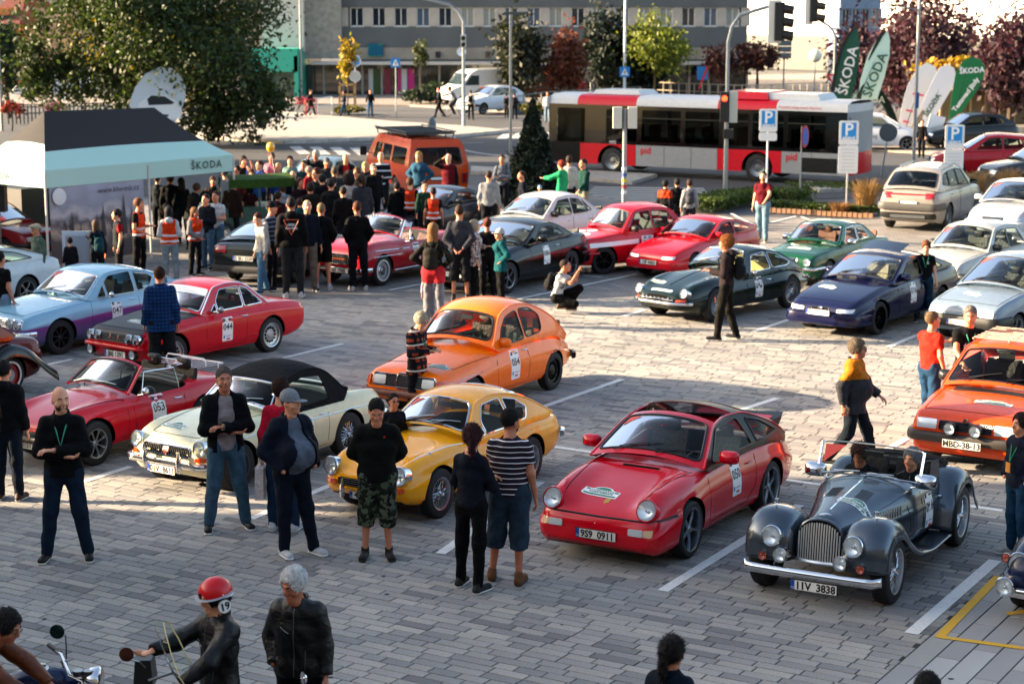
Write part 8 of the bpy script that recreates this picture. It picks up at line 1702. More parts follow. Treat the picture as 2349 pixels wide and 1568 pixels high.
 MB().add([(X6(30),Y6-5,Z6(52)),(X6(100),Y6-5,Z6(52)),(X6(62),Y6+3,Z6(-40)),(X6(34),Y6+3,Z6(-40)),(X6(30),Y6+10,Z6(52)),(X6(100),Y6+10,Z6(52))],[(0,1,2,3),(1,5,2),(0,3,4),(4,5,1,0)]).build('roof',mat('#6a3024',.8,kind='rough',scale=4),h);MB().box((X6(58),Y6-4,Z6(58)),(1.0,.2,1.6)).build('window',mat('#1c2026',.2,coat=1,kind='pane'),h)
 far=empty('far_terrace',(0,0,0),0,'pale terrace of houses seen through the big tree on the left','building');facade(far,-62,-16,150,[(2.2+3.2*i,3.8+3.2*i)for i in range(4)],3.2,1.3,lt,mat('#b8aa94',.9,kind='rough'),wf,15,seed=6);MB().box((-39,156,7.5),(46,10,15)).build('block_core',bg,far)
 pl=mat('#9a8e7c',.9,kind='rough',scale=.6)
 n1=empty('balcony_building',(0,0,0),0,'unseen plastered block behind the viewpoint, added to darken car reflections','building')  # unseen block added so the car glass reflects something dark
 MB().box((0,-8,7),(70,8,14)).build('wall',pl,n1)
 for z in(2,5.2,8.4,11.6):
  me=MB().box((0,0,0),(1.5,.1,1.7)).mesh(mat('#2a323c',.1,coat=1,kind='pane'),None,'window')
  for i in range(20):link('window',me,n1,(-30+3.1*i,-3.98,z))
 n2=empty('shade_block',(0,0,0),0,'tall unseen block added west of the square to shade the front bays','building')  # unseen block added to keep the front bays in shade
 MB().box((-31,9.5,6.5),(10,32.4,13)).build('wall',pl,n2);n3=empty('shade_block',(0,0,0),0,'lower unseen wing added west of the square to shade the left bays','building')  # heights and gap of these unseen blocks shaped to cast the shadows
 MB().box((-26.5,27,10.4),(.9,2.6,5.6)).build('shade_bridge',pl,n3);MB().box((-31,31.1,4.5),(10,5.6,9.0)).build('wall',pl,n3);MB().box((-31,38.95,3.8),(10,10.1,7.6)).build('wall',pl,n3);n4=empty('shade_block',(0,0,0),0,'tall unseen block added northwest of the square to shade the bus','building');MB().box((-38,72,10),(9,17,20)).build('wall',pl,n4)  # added bridge over the gap ends the sun strip; far block shades the bus
 return
 tl=empty('roadside_tree',(-24,27.2,0),0,'street tree west of the square, outside the picture','tree');MB().tube([(0,0,0),(0,0,6)],.2,8).build('trunk',mat('#3a2e24',.9),tl)
 rg=np.random.RandomState(77);leaves(2500,cloud(rg,2500,(0,0,7.2),(1.9,1.6,2.0),24,.25,.3),.2,mat('#1c2a10',.6,kind='leaf',col2='#3a4a14'),'crown',tl,seed=3)
# ---------------------------------------------------------------- poles, signs, signals
def pole(label,px,base,top,r=.06,arm=None,cat='lamp post',m=None,name='lamp_post',head=None):
 g=G(px,base);h=height_at(px,base,top);root=empty(name,g,0,label,cat);m=m or mat('#8a8f92',.45,.6,kind='steel');k=g.y/4350
 P=[(0,0,0),(0,0,h)]
 if arm:dx,dy=arm;P=[(0,0,0),(0,0,h*.86),(dx*k*.08,0,h*.94),(dx*k*.25,0,h),(dx*k,0,h+dy*k)]
 MB().tube(P,[r*1.1]+[r*.8]*(len(P)-1),10).build('post',m,root)
 return root,g,h,k
def disc_sign(root,x,y,z,r,cols,shape='round',th=.02,tilt=0):
 mb=MB();n={'round':24,'tri':3}.get(shape,24);
 for i,(c,f)in enumerate(cols):
  a0=-PI/2 if shape=='tri' else 0;P=[(x+r*f*math.cos(a0+2*PI*k/n),y-.004*i-th,z+r*f*math.sin(a0+2*PI*k/n))for k in range(n)];mb.add(P,[tuple(range(n))],i)
  if i==0:mb.add([(p[0],y,p[2])for p in P],[tuple(range(n-1,-1,-1))],i)
 o=mb.build('sign_face',[mat(c,.45)for c,f in cols],root);o.rotation_euler[2]=tilt;return o
def street():
 pole('tall grey street lamp rising behind the clipped conifer',1171,445,20,.055);r=bpy.data.objects['lamp_post'];h=height_at(1171,445,30);MB().box((.25,0,h),(.7,.18,.07)).build('lamp_head',mat('#3a3e42',.4),r)
 r,g,h,k=pole('white lamp pole on the right with small lantern arm',2095,385,-60,.07);MB().tube([(0,0,height_at(2095,385,25)),(-.7,0,height_at(2095,385,14))],.03,6).build('arm',STEEL,r);MB().box((-.9,0,height_at(2095,385,12)),(.6,.18,.08)).build('lamp_head',mat('#2a2e32',.4),r);MB().box((.04,-.1,height_at(2100,385,230)),(.12,.05,.6)).build('blue_tag',mat('#1a4a8a',.5),r)
 pole('bright thin pole rising beside the curved signal mast',1089,195,-60,.07,m=mat('#d0ccc0',.5),name='flag_pole',cat='pole')
 pole('thin pale pole at the left end of the office block',692,226,-60,.07,name='flag_pole',cat='pole');pole('plain pale pole cut by the left edge of the picture',5,300,-60,.07,name='flag_pole',cat='pole')
 pole('thin dark pole in front of the grey block above the bus',1572,215,-20,.05,name='flag_pole',cat='pole')
 def signals(root,z,n=3,m=BLACK,x=0.0,k=1.0,face=0):
  s=MB().box((x,-.12,z),(.28*k,.2,.32*n*k)).build('signal_head',mat('#c8c8c0',.5)if face else BLACK,root)
  for i in range(n):MB().tube([(x,-.22,z+(.32*(n-1)/2-.32*i)*k+.0),(x,-.45,z+(.32*(n-1)/2-.32*i)*k-.03)],.11*k,10).build('signal_visor',BLACK,s)
  return s
 r,g,h,k=pole('grey signal mast bending to the left over the far crossing',1064,294,10,.09,arm=(-130,22),name='signal_mast',cat='traffic light')
 signals(r,4.4,2,face=1)
 r,g,h,k=pole('grey signal mast bending right in front of the bus',1663,466,35,.075,arm=(100,22),name='signal_mast',cat='traffic light')
 zb=height_at(1663,466,245);
 s=MB().box((-.10,-.1,zb),(.24,.2,.95)).build('signal_head',BLACK,r);MB().lathe([(0,0),(.09,.01)],12,(-.10,-.215,zb+.27),'Y').build('red_man_light',mat('#ff2a10',.4,emit=3.0),s);MB().box((.20,.0,zb),(.26,.2,1.0)).build('signal_back',mat('#b8b6a8',.6),r);MB().box((.05,-.1,zb-.85),(.3,.2,.3)).build('signal_box',BLACK,r)
 xh,yh=100*k*1.0,0;hh=height_at(1765,466,35)
 s=MB().box((xh+.05,-.1,hh-.2),(.42,.08,1.35)).build('signal_backboard',mat('#d8d8d0',.5),r);s=MB().box((xh+.18,-.2,hh-.2),(.3,.25,1.2)).build('signal_head',BLACK,r)
 for i in range(3):MB().tube([(xh+.30,-.25,hh+.2-.4*i),(xh+.62,-.3,hh+.14-.4*i)],.15,10).build('signal_visor',BLACK,s)
 r,g,h,k=pole('grey signal mast behind the bus carrying a give-way sign',1911,262,60,.09,arm=(-62,28),name='signal_mast',cat='traffic light')
 hh=height_at(1850,262,35);s=MB().box((-62*k,-.1,hh+.6),(.45,.1,2.3)).build('signal_backboard',mat('#d8d8d0',.5),r);s=MB().box((-62*k+.25,-.2,hh+.6),(.45,.3,2.0)).build('signal_head',BLACK,r)
 for i in range(3):MB().tube([(-62*k+.4,-.3,hh+1.2-.65*i),(-62*k+.9,-.4,hh+1.1-.65*i)],.22,10).build('signal_visor',BLACK,s)
 disc_sign(r,0,-.15,height_at(1911,262,181),.55,(('#c81420',1),('#e8e4e0',.62)),'tri');
 for dx in(-.35,.35):s=MB().box((dx,-.1,height_at(1911,262,241)),(.5,.3,.45)).build('signal_head',BLACK,r);MB().lathe([(0,0),(.13,.01)],12,(dx,-.26,height_at(1911,262,241)),'Y').build('red_light',mat('#ff2a10',.4,emit=3.0),s)
 r,g,h,k=pole('grey signal post covered with small stickers near the crossing',1431,508,250,.07,name='signal_post',cat='traffic light')
 for sg in(-1,1):MB().box((sg*.22,.0,height_at(1431,508,270)),(.26,.22,.62)).build('signal_head',mat('#c4c2b4',.6),r)
 for i,c in enumerate(('#c8c8c8','#2a4a8a','#c8b820','#a82020','#d8d8d8')):MB().tube([(0,0,1.5-.17*i),(0,0,1.6-.17*i)],.078,10).build('sticker',mat(c,.6),r)
 r,g,h,k=pole('tall white lamp pole behind the bus with blue crossing sign',1432,240,-80,.09,m=mat('#c8ccd0',.5))
 def crossing(root,z,s=.55,x=0.0):o=MB().box((x,-.14,z),(s,.03,s)).build('sign_face',mat('#1a7ac0',.45),root);MB().add([(x-s*.36,-.16,z-s*.32),(x+s*.36,-.16,z-s*.32),(x,-.16,z+s*.38)],[(0,1,2)]).build('white_triangle',WHITE,o);MB().tube([(x,-.17,z-s*.2),(x,-.17,z+s*.12)],s*.06,6).build('walking_figure',BLACK,o)
 crossing(r,height_at(1432,240,165),.62)
 r,g,h,k=pole('blue pedestrian crossing sign on a thin post by the shops',909,268,140,.035,name='traffic_sign',cat='traffic sign');crossing(r,h-.1,.52)
 r,g,h,k=pole('blue square sign with red banner near the far trees',1610,225,168,.04,name='traffic_sign',cat='traffic sign');MB().box((0,-.1,h),(.7,.03,.9)).build('sign_face',mat('#1a7ac0',.45),r);MB().box((.05,-.2,h-.3),(.12,.03,1.6),M=Matrix.Rotation(R(20),3,'Y')).build('red_banner',mat('#d8202c',.6),r)
 r,g,h,k=pole('blue and white round sign behind the young yellow tree',816,240,140,.04,name='traffic_sign',cat='traffic sign');disc_sign(r,0,-.1,h,.38,(('#e0e0e0',1),('#2a8ac8',.85)));disc_sign(r,0,-.1,h-.95,.36,(('#c8c8c8',1),('#a8aaa8',.85)))
 r,g,h,k=pole('grey back of a large direction board before the evergreens',1355,232,145,.05,name='traffic_sign',cat='traffic sign');MB().box((0,-.1,h-.5),(.9,.05,1.5)).build('sign_back',mat('#7a7e80',.6),r)
 r,g,h,k=pole('grey multi-panel direction sign seen from behind by the white hall',1955,200,112,.06,name='traffic_sign',cat='traffic sign');r.location=G(1797,205)
 for i in range(4):MB().box((0,-.1,3.8-.45*i),(1.0,.05,.4)).build('sign_back',mat('#6a6e70',.6),r)
 r,g,h,k=pole('grey rounded bollard on the traffic island',991,325,300,.05,name='bollard',cat='bollard');MB().lathe([(.05,0),(.17,.5),(.2,.8),(.14,1.05),(0,1.15)],14).build('marker',mat('#5a666c',.5),r)
 def park(px,base,x0,y0,x1,y1,lab,shaded=False):
  g=G(px,base);k=g.y/4350*1.0;r=empty('parking_sign',g,0,lab,'parking sign');z1,z0=height_at(px,base,y0),height_at(px,base,y1);w=(x1-x0)*k;zm=z0+(z1-z0)*(.54 if y1-y0>90 else.27)
  MB().tube([(0,0,0),(0,0,z1-.05)],.03,8).build('post',mat('#b0b2b0',.5),r)
  def plate_(za,zb_,nm):mb=MB();P=rrect(-w/2,za,w/2,zb_,.06);n=len(P);mb.add([(p[0],-.05,p[1])for p in P]+[(p[0],-.03,p[1])for p in P],[tuple(range(n)),tuple(range(2*n-1,n-1,-1))]+[(i,n+i,n+(i+1)%n,(i+1)%n)for i in range(n)]);return mb.build(nm,mat('#dcdcd8',.5),r)
  a=plate_(zm+.01,z1,'sign_face');hz=z1-zm;MB().box((0,-.055,zm+hz*.58),(w*.74,.008,hz*.68)).build('blue_field',mat('#0a84c8',.45),a);text('P',hz*.72,WHITE,a,(0,-.062,zm+hz*.62),bold=.01);text('RÉSERVÉ',w*.17,WHITE,a,(0,-.062,zm+hz*.285),bold=.004)
  b=plate_(z0,zm-.01,'lower_plate');hz=zm-z0
  if hz>.3:
   for i in range(7):MB().box((0,-.054,zm-hz*(.15+.12*i)),(w*(.62 if i%2 else.7),.004,.015)).build('printed_line',mat('#b0b2b2',.6),b)
 park(1757,492,1737,250,1778,323,'reserved parking sign with short lower plate in front of the bus');park(1941,488,1918,277,1963,398,'reserved parking sign with long lower plate behind the silver SUV');park(2182,492,2161,286,2205,408,'reserved parking sign with long lower plate in front of the red hatchback')
 r,g,h,k=pole('red and blue round no-stopping sign turned sideways on a leaning post',1835,456,290,.03,name='traffic_sign',cat='traffic sign');o=disc_sign(r,0,0,0,.36,(('#c81c28',1),('#1a50a8',.82)));o.location=(.1,0,h-.33);o.rotation_euler=(0,0,R(62));o.location.z=h-.33
 r,g,h,k=pole('back of a small grey sign on a leaning post right of the bus',2022,402,288,.035,name='traffic_sign',cat='traffic sign');r.rotation_euler=(0,R(7),0);disc_sign(r,0,-.02,h-.25,.34,(('#4a5054',1),))
 r,g,h,k=pole('white globe lantern on a thin pole beyond the bus',1867,236,128,.05);
 gl=bpy.data.meshes.new('globe');bm=bmesh.new();bmesh.ops.create_uvsphere(bm,u_segments=20,v_segments=12,radius=.42);bm.to_mesh(gl);bm.free();gl.materials.append(mat('#e0d8c4',.4));gl.polygons.foreach_set('use_smooth',[True]*len(gl.polygons));link('globe',gl,r,(0,0,h))
 def rail(label,pts,n,h=1.0,m=None,bars=2):
  P=[G(*p)for p in pts];root=empty('railing',P[0],0,label,'railing');m=m or mat('#a89a80',.6);
  for i in range(len(P)-1):
   for b in range(bars):z=h-b*h*.45;MB().tube([P[i]-P[0]+Vector((0,0,z)),P[i+1]-P[0]+Vector((0,0,z))],.03,5).build('rail',m,root)
  me=MB().tube([(0,0,0),(0,0,h)],.04,5).mesh(m,None,'post')
  L_=[(P[i+1]-P[i]).length for i in range(len(P)-1)];T=sum(L_)
  for j in range(n):
   d=T*j/(n-1);i=0
   while i<len(L_)-1 and d>L_[i]:d-=L_[i];i+=1
   link('post',me,root,P[i]-P[0]+(P[i+1]-P[i])*(d/L_[i]))
 rail('long beige railing running behind the bus roof',[(1470,226),(1700,236),(1900,228)],26,1.1);rail('beige railing between lamp post and the white van',[(1180,262),(1250,250),(1470,236)],10,1.0,mat('#7a7c78',.6));rail('dark green railing with flower baskets behind the tent',[(20,285),(240,280)],26,1.0,mat('#2a3430',.6));rail('white road barrier on the pavement by the shops',[(728,268),(762,262)],2,1.0,WHITE);rail('red road barrier beside the white one',[(702,270),(727,268)],2,1.0,mat('#b81820',.5));rail('pale metal fence in front of the parked cars at upper left',[(-10,232),(150,232)],5,1.0,WHITE)
 g=G(797,252);r=empty('tree_guard',g,0,'wooden stake guard around the young yellow tree','tree guard');sm=mat('#b08a58',.8)
 for a,b_ in((-.45,-.3),(.45,-.3),(-.45,.3),(.45,.3)):MB().box((a,b_,.8),(.09,.09,1.6)).build('stake',sm,r)
 for z in(1.5,.9):MB().box((0,-.33,z),(1.0,.03,.12)).build('plank',sm,r)
 g=G(1232,238);r=empty('bench',g,0,'brown slatted bench board beside the far lamp post','bench')
 for i in range(3):MB().box((0,0,.5+.35*i),(2.2,.06,.24)).build('slat',mat('#7a4428',.7),r)
 g=G(640,505);r=empty('balloon',(g.x-.2,g.y,0),0,'yellow balloon floating above the crowd on a string','balloon');z=height_at(628,505,338);bm=bmesh.new();bmesh.ops.create_uvsphere(bm,u_segments=16,v_segments=12,radius=.13);me=bpy.data.meshes.new('balloon');bm.to_mesh(me);bm.free();me.materials.append(mat('#d89c08',.3,coat=1));me.polygons.foreach_set('use_smooth',[True]*len(me.polygons));link('balloon_skin',me,r,(0,0,z)).scale=(1,1,1.2);MB().tube([(0,0,z-.15),(.1,0,1.4)],.004,4).build('string',WHITE,r)
def flag(label,px,base,poly,col,texts=(),border=None,y=None,name='feather_flag',z0=None):
 """poly in picture coordinates; the cloth hangs at the pole's own distance"""
 g=G(px,base);k=g.y/4350;r=empty(name,g,0,label,'flag');loc=lambda p:((p[0]-px)*k,CAM_H-(p[1]-2)*k-.0)
 def slab(P,y0,m,nm,par=r):
  P=[loc(p)for p in P];n=len(P);a=sum(P[i][0]*P[(i+1)%n][1]-P[(i+1)%n][0]*P[i][1]for i in range(n));P=P if a>0 else P[::-1]
  return MB().add([(p[0],y0+.03*math.sin(p[1]*5),p[1])for p in P]+[(p[0],y0+.012+.03*math.sin(p[1]*5),p[1])for p in P],[tuple(range(n)),tuple(range(2*n-1,n-1,-1))]+[(i,n+i,n+(i+1)%n,(i+1)%n)for i in range(n)]).build(nm,m,par,smooth=30)
 cl=slab(poly,0,mat(col,.8),'flag_cloth')
 for i,(P,c)in enumerate(border or()):slab(P,-.012-.006*i,mat(c,.7),'flag_panel',cl)
 for(s_,x,y_,sz,rot,c)in texts:
  q=loc((x,y_));text(s_,sz*k,mat(c,.6),cl,(q[0],-.06,q[1]),(PI/2,R(rot),0),bold=.01)
 low=max(poly,key=lambda p:p[1]);q=loc(low);MB().tube([(0,0,0),(q[0],.02,q[1]),tuple(Vector((loc(poly[0])[0],.02,loc(poly[0])[1])))],.02,6).build('flag_pole',mat('#2a2c2e',.5),r)
 MB().box((0,0,.03),(.6,.6,.06)).build('foot',BLACK,r);return r
def flags():
 flag('dark green feather flag with white SKODA lettering',1912,300,[(1956,58),(1963,80),(1966,120),(1960,180),(1945,235),(1915,248),(1906,220),(1912,165),(1925,110),(1940,75)],'#0f4a38',[('ŠKODA',1941,158,33,-78,'#e0e0dc')],[([(1956,58),(1940,72),(1924,100),(1910,150),(1902,215),(1910,215),(1918,155),(1930,108),(1946,74)],'#0b0d0e')])
 flag('pale mint feather flag with dark SKODA lettering',1962,302,[(2028,68),(2034,90),(2034,125),(2025,170),(2010,222),(1965,228),(1970,180),(1985,125),(2005,85)],'#b8d8cc',[('ŠKODA',2003,168,31,-70,'#1a5040')],[([(2028,68),(2010,76),(1990,110),(1972,165),(1962,228),(1972,228),(1982,170),(1998,118),(2018,80)],'#0b0d0e')])
 flag('white teardrop flag with pink print, left of the white pair',2072,318,[(2120,140),(2140,150),(2146,170),(2138,200),(2118,240),(2085,290),(2068,318),(2060,290),(2066,240),(2078,190),(2098,152)],'#e0dedc',[],[([(2095,180),(2128,183),(2127,187),(2094,184)],'#d8506a'),([(2090,208),(2115,212),(2114,216),(2089,212)],'#d8506a'),([(2076,245),(2092,248),(2091,252),(2075,249)],'#d8506a'),([(2070,270),(2084,273),(2083,277),(2069,274)],'#d8506a')])
 flag('white teardrop flag, right of the white pair, with slanting grey lettering',2118,322,[(2166,143),(2182,152),(2187,170),(2180,195),(2150,250),(2112,320),(2108,300),(2120,250),(2110,240),(2130,190),(2148,152)],'#dcdcde',[('ŠKODA',2135,236,17,-58,'#3a5a50')])
 flag('green teardrop flag for test drives with white lettering',2175,322,[(2220,126),(2242,134),(2253,152),(2250,172),(2235,205),(2205,250),(2177,292),(2174,270),(2178,220),(2186,165),(2200,137)],'#0a6a3a',[('ŠKODA',2222,158,17,-4,'#e8e8e4'),('Testovací jízdy',2210,212,15,-55,'#e8e8e4')])
 flag('white teardrop flag printed with a rally car above the tent roof',395,345,[(372,150),(400,152),(420,168),(430,195),(428,225),(412,262),(385,300),(365,310),(330,300),(318,268),(300,235),(315,195),(340,165)],'#d0d8e0',[],[([(322,232),(345,215),(385,213),(412,228),(420,248),(415,265),(400,268),(345,262),(318,252)],'#e8eaec'),([(342,222),(352,214),(382,216),(404,230),(398,234),(345,236)],'#20262c'),([(340,246),(392,250),(388,262),(344,258)],'#14181c'),([(362,270),(402,272),(398,284),(358,280)],'#10261e'),([(366,288),(392,289),(390,293),(364,292)],'#2aa07a')])
 g=G(2005,300);k=g.y/4350;r=empty('dome_tent',g,0,'dark green arched event tent with SKODA lettering','tent');mb=MB();rows=[]
 for yy in(0,1.2,2.4):rows.append([((-52+110*t)*k,yy,.1+(95*math.sin(PI*(.13+.87*t))**.8)*k*(1-.1*yy/2.4))for t in np.linspace(0,1,18)])
 mb.grid(rows);mb.grid([[(rows[0][i][0],0,rows[0][i][2])for i in range(18)],[(rows[0][i][0]*.93,-.02,rows[0][i][2]-.55)for i in range(18)]]);mb.build('canopy',mat('#142c26',.8,kind='cloth',fold=2),r,smooth=60);text('ŠKODA',22*k,mat('#b8c4bc',.6),r,(-15*k,-.08,70*k))
 g=G(2140,340);r=empty('sandwich_board',g,0,'white leaning sandwich board beside the test drive car','board');MB().box((0,0,.75),(.7,.04,1.4),M=Matrix.Rotation(R(14),3,'Y')).build('board',WHITE,r);MB().box((.25,.15,.6),(.05,.05,1.2)).build('leg',STEEL,r)
def tent():
 A=G(104,432,2.0);B=G(536,392,2.0);A=Vector((A.x,A.y,0));d=(G(536,392,2.0)-G(104,432,2.0));L=d.length;d.z=0;d.normalize();n=Vector((-d.y,d.x,0));r=empty('event_tent',A,0,'black and pale green pop-up tent with SKODA valance at the left','tent')
 blk=mat('#1a1719',.85);gn=mat('#a2c4ba',.8);W=3.0;P=lambda a,b,z:d*a+n*b+Vector((0,0,z))
 ez,vz=2.42,2.0;R1,R2=P(1.2,W/2,3.72),P(L-1.35,W/2,3.66);C=[P(0,0,ez),P(L,0,ez),P(L,W,ez),P(0,W,ez)]
 def roofpart(a,b,c_,e,nm):
  n_=12;rows=[]
  for t in np.linspace(0,1,9):
   rows.append([(a.lerp(e,t)).lerp(b.lerp(c_,t),s)-Vector((0,0,.10*math.sin(PI*t)*(1-.4*math.sin(PI*s))))for s in np.linspace(0,1,n_)])
  k=4 if nm else 5
  MB().grid(rows[:k]).build('roof_lower',gn,r,smooth=60);MB().grid(rows[k-1:]).build('roof_upper',blk,r,smooth=60)
 roofpart(C[0],C[1],R2,R1,1);roofpart(C[1],C[2],R2,R2,0);roofpart(C[2],C[3],R1,R2,1);roofpart(C[3],C[0],R1,R1,0)
 for a,b,nm in((0,1,'ŠKODA'),(1,2,''),(2,3,''),(3,0,'ŠKODA')):
  m_=14;rows=[[C[a].lerp(C[b],s)-Vector((0,0,z))+(n if a==2 else-n if a==0 else d if a==1 else-d)*(.02*math.sin(s*19)*z*2)for s in np.linspace(0,1,m_)]for z in(0,.15,.3,ez-vz)]
  v=MB().grid(rows).build('valance',gn,r,smooth=60)
  if nm:q=C[a].lerp(C[b],.84 if a==0 else.35)-Vector((0,0,.2))+(-n if a==0 else-d)*.04;ang=math.atan2(d.y,d.x)if a==0 else math.atan2(-n.y,-n.x);text(nm,.27,mat('#1c3a34',.6),v,tuple(q),(PI/2,0,ang),space=1.25,bold=.004)
 for p in(P(0,0,0),P(L,0,0),P(L/2+.15,0,0),P(0,W,0),P(L,W,0)):MB().tube([p,p+Vector((0,0,2.35))],.03,6).build('pole',mat('#b8b4ac',.5),r)
 m=bpy.data.materials.new('banner_print');m.use_nodes=True;N=m.node_tree.nodes;Lk=m.node_tree.links;b=N['Principled BSDF'];tc=N.new('ShaderNodeTexCoord');sp=N.new('ShaderNodeSeparateXYZ');Lk.new(tc.outputs['Object'],sp.inputs[0])
 nz=N.new('ShaderNodeTexNoise');nz.inputs['Scale'].default_value=2.2;nz.inputs['Detail'].default_value=8;Lk.new(tc.outputs['Object'],nz.inputs[0])
 ad=N.new('ShaderNodeMath');ad.operation='MULTIPLY_ADD';Lk.new(nz.outputs[0],ad.inputs[0]);ad.inputs[1].default_value=1.1;Lk.new(sp.outputs[2],ad.inputs[2])
 cr=N.new('ShaderNodeValToRGB');mr=N.new('ShaderNodeMapRange');mr.inputs[1].default_value=.4;mr.inputs[2].default_value=2.8;Lk.new(ad.outputs[0],mr.inputs[0]);Lk.new(mr.outputs[0],cr.inputs[0]);e=cr.color_ramp.elements;e[0].color=(*lin('#3a3034'),1);e[1].color=(*lin('#9a9cae'),1)
 for pos,c in((.3,'#4a3c3a'),(.4,'#a08c7c'),(.5,'#4c4448'),(.6,'#a8a0a2'),(.72,'#82828e')):x=e.new(pos);x.color=(*lin(c),1)
 Lk.new(cr.outputs[0],b.inputs[0]);b.inputs['Roughness'].default_value=.6
 bn=MB().grid([[P(.12+s*2.9,.02,z)for s in np.linspace(0,1,8)]for z in(.15,2.05)]).build('banner',m,r,smooth=30);ang=math.atan2(d.y,d.x);text('www.khv-mb.cz',.2,mat('#1c2026',.6),bn,tuple(P(2.2,-.02,1.82)),(PI/2,0,ang));MB().lathe([(0,.0),(.16,.0),(.2,-.01),(.21,.01)],20,P(.38,-.03,1.78),M=Matrix.Rotation(ang,3,'Z')@Matrix.Rotation(PI/2,3,'X')).build('round_emblem',mat('#c8c8c8',.5),bn)
 for i,t in enumerate((.55,.75,1.0,1.5,1.7,2.0,2.35,2.6)):h=(.5,.7,.4,.6,.8,.5,1.0,.7)[i];MB().add([P(t-.1*h,-.012,.7),P(t+.1*h,-.012,.7),P(t,-.012,.7+h)],[(0,1,2)]).build('printed_tree',mat('#3c3436',.7),bn)
 tr=empty('trailer',P(-.2,3.4,0)+A,ang,'pale grey trailer body standing under and behind the tent','trailer');MB().box((-1.2,0,1.3),(3.4,1.6,2.0)).build('box_body',mat('#a89c94',.7,kind='rough'),tr);MB().box((-1.2,-.82,1.1),(3.3,.02,.06)).build('trim_line',BLACK,tr);MB().box((-1.2,0,.25),(2.6,1.2,.3)).build('chassis',DARK,tr);MB().box((3.4,1,.9),(2.4,1.5,1.4)).build('equipment_box',mat('#16181c',.6),tr)
 g=G(4,600);sp_=empty('speaker_stand',(g.x,g.y,0),0,'black loudspeaker on a pole at the left edge by the tent','speaker');h1=height_at(4,600,490);MB().box((0,0,h1+.45),(.36,.3,.8)).build('speaker',BLACK,sp_);MB().tube([(0,0,0),(0,0,h1+.1)],.025,6).build('pole',STEEL,sp_)
 g=G(185,660);ib=empty('information_board',g,0,'pale blue information board held up in front of the banner','board');h1=height_at(185,660,535);MB().box((0,0,h1-.35),(.75,.03,.8)).build('board',mat('#a8b8c4',.6),ib);MB().box((0,-.02,h1-.35),(.6,.02,.6)).build('print',mat('#8a94a0',.6),ib)
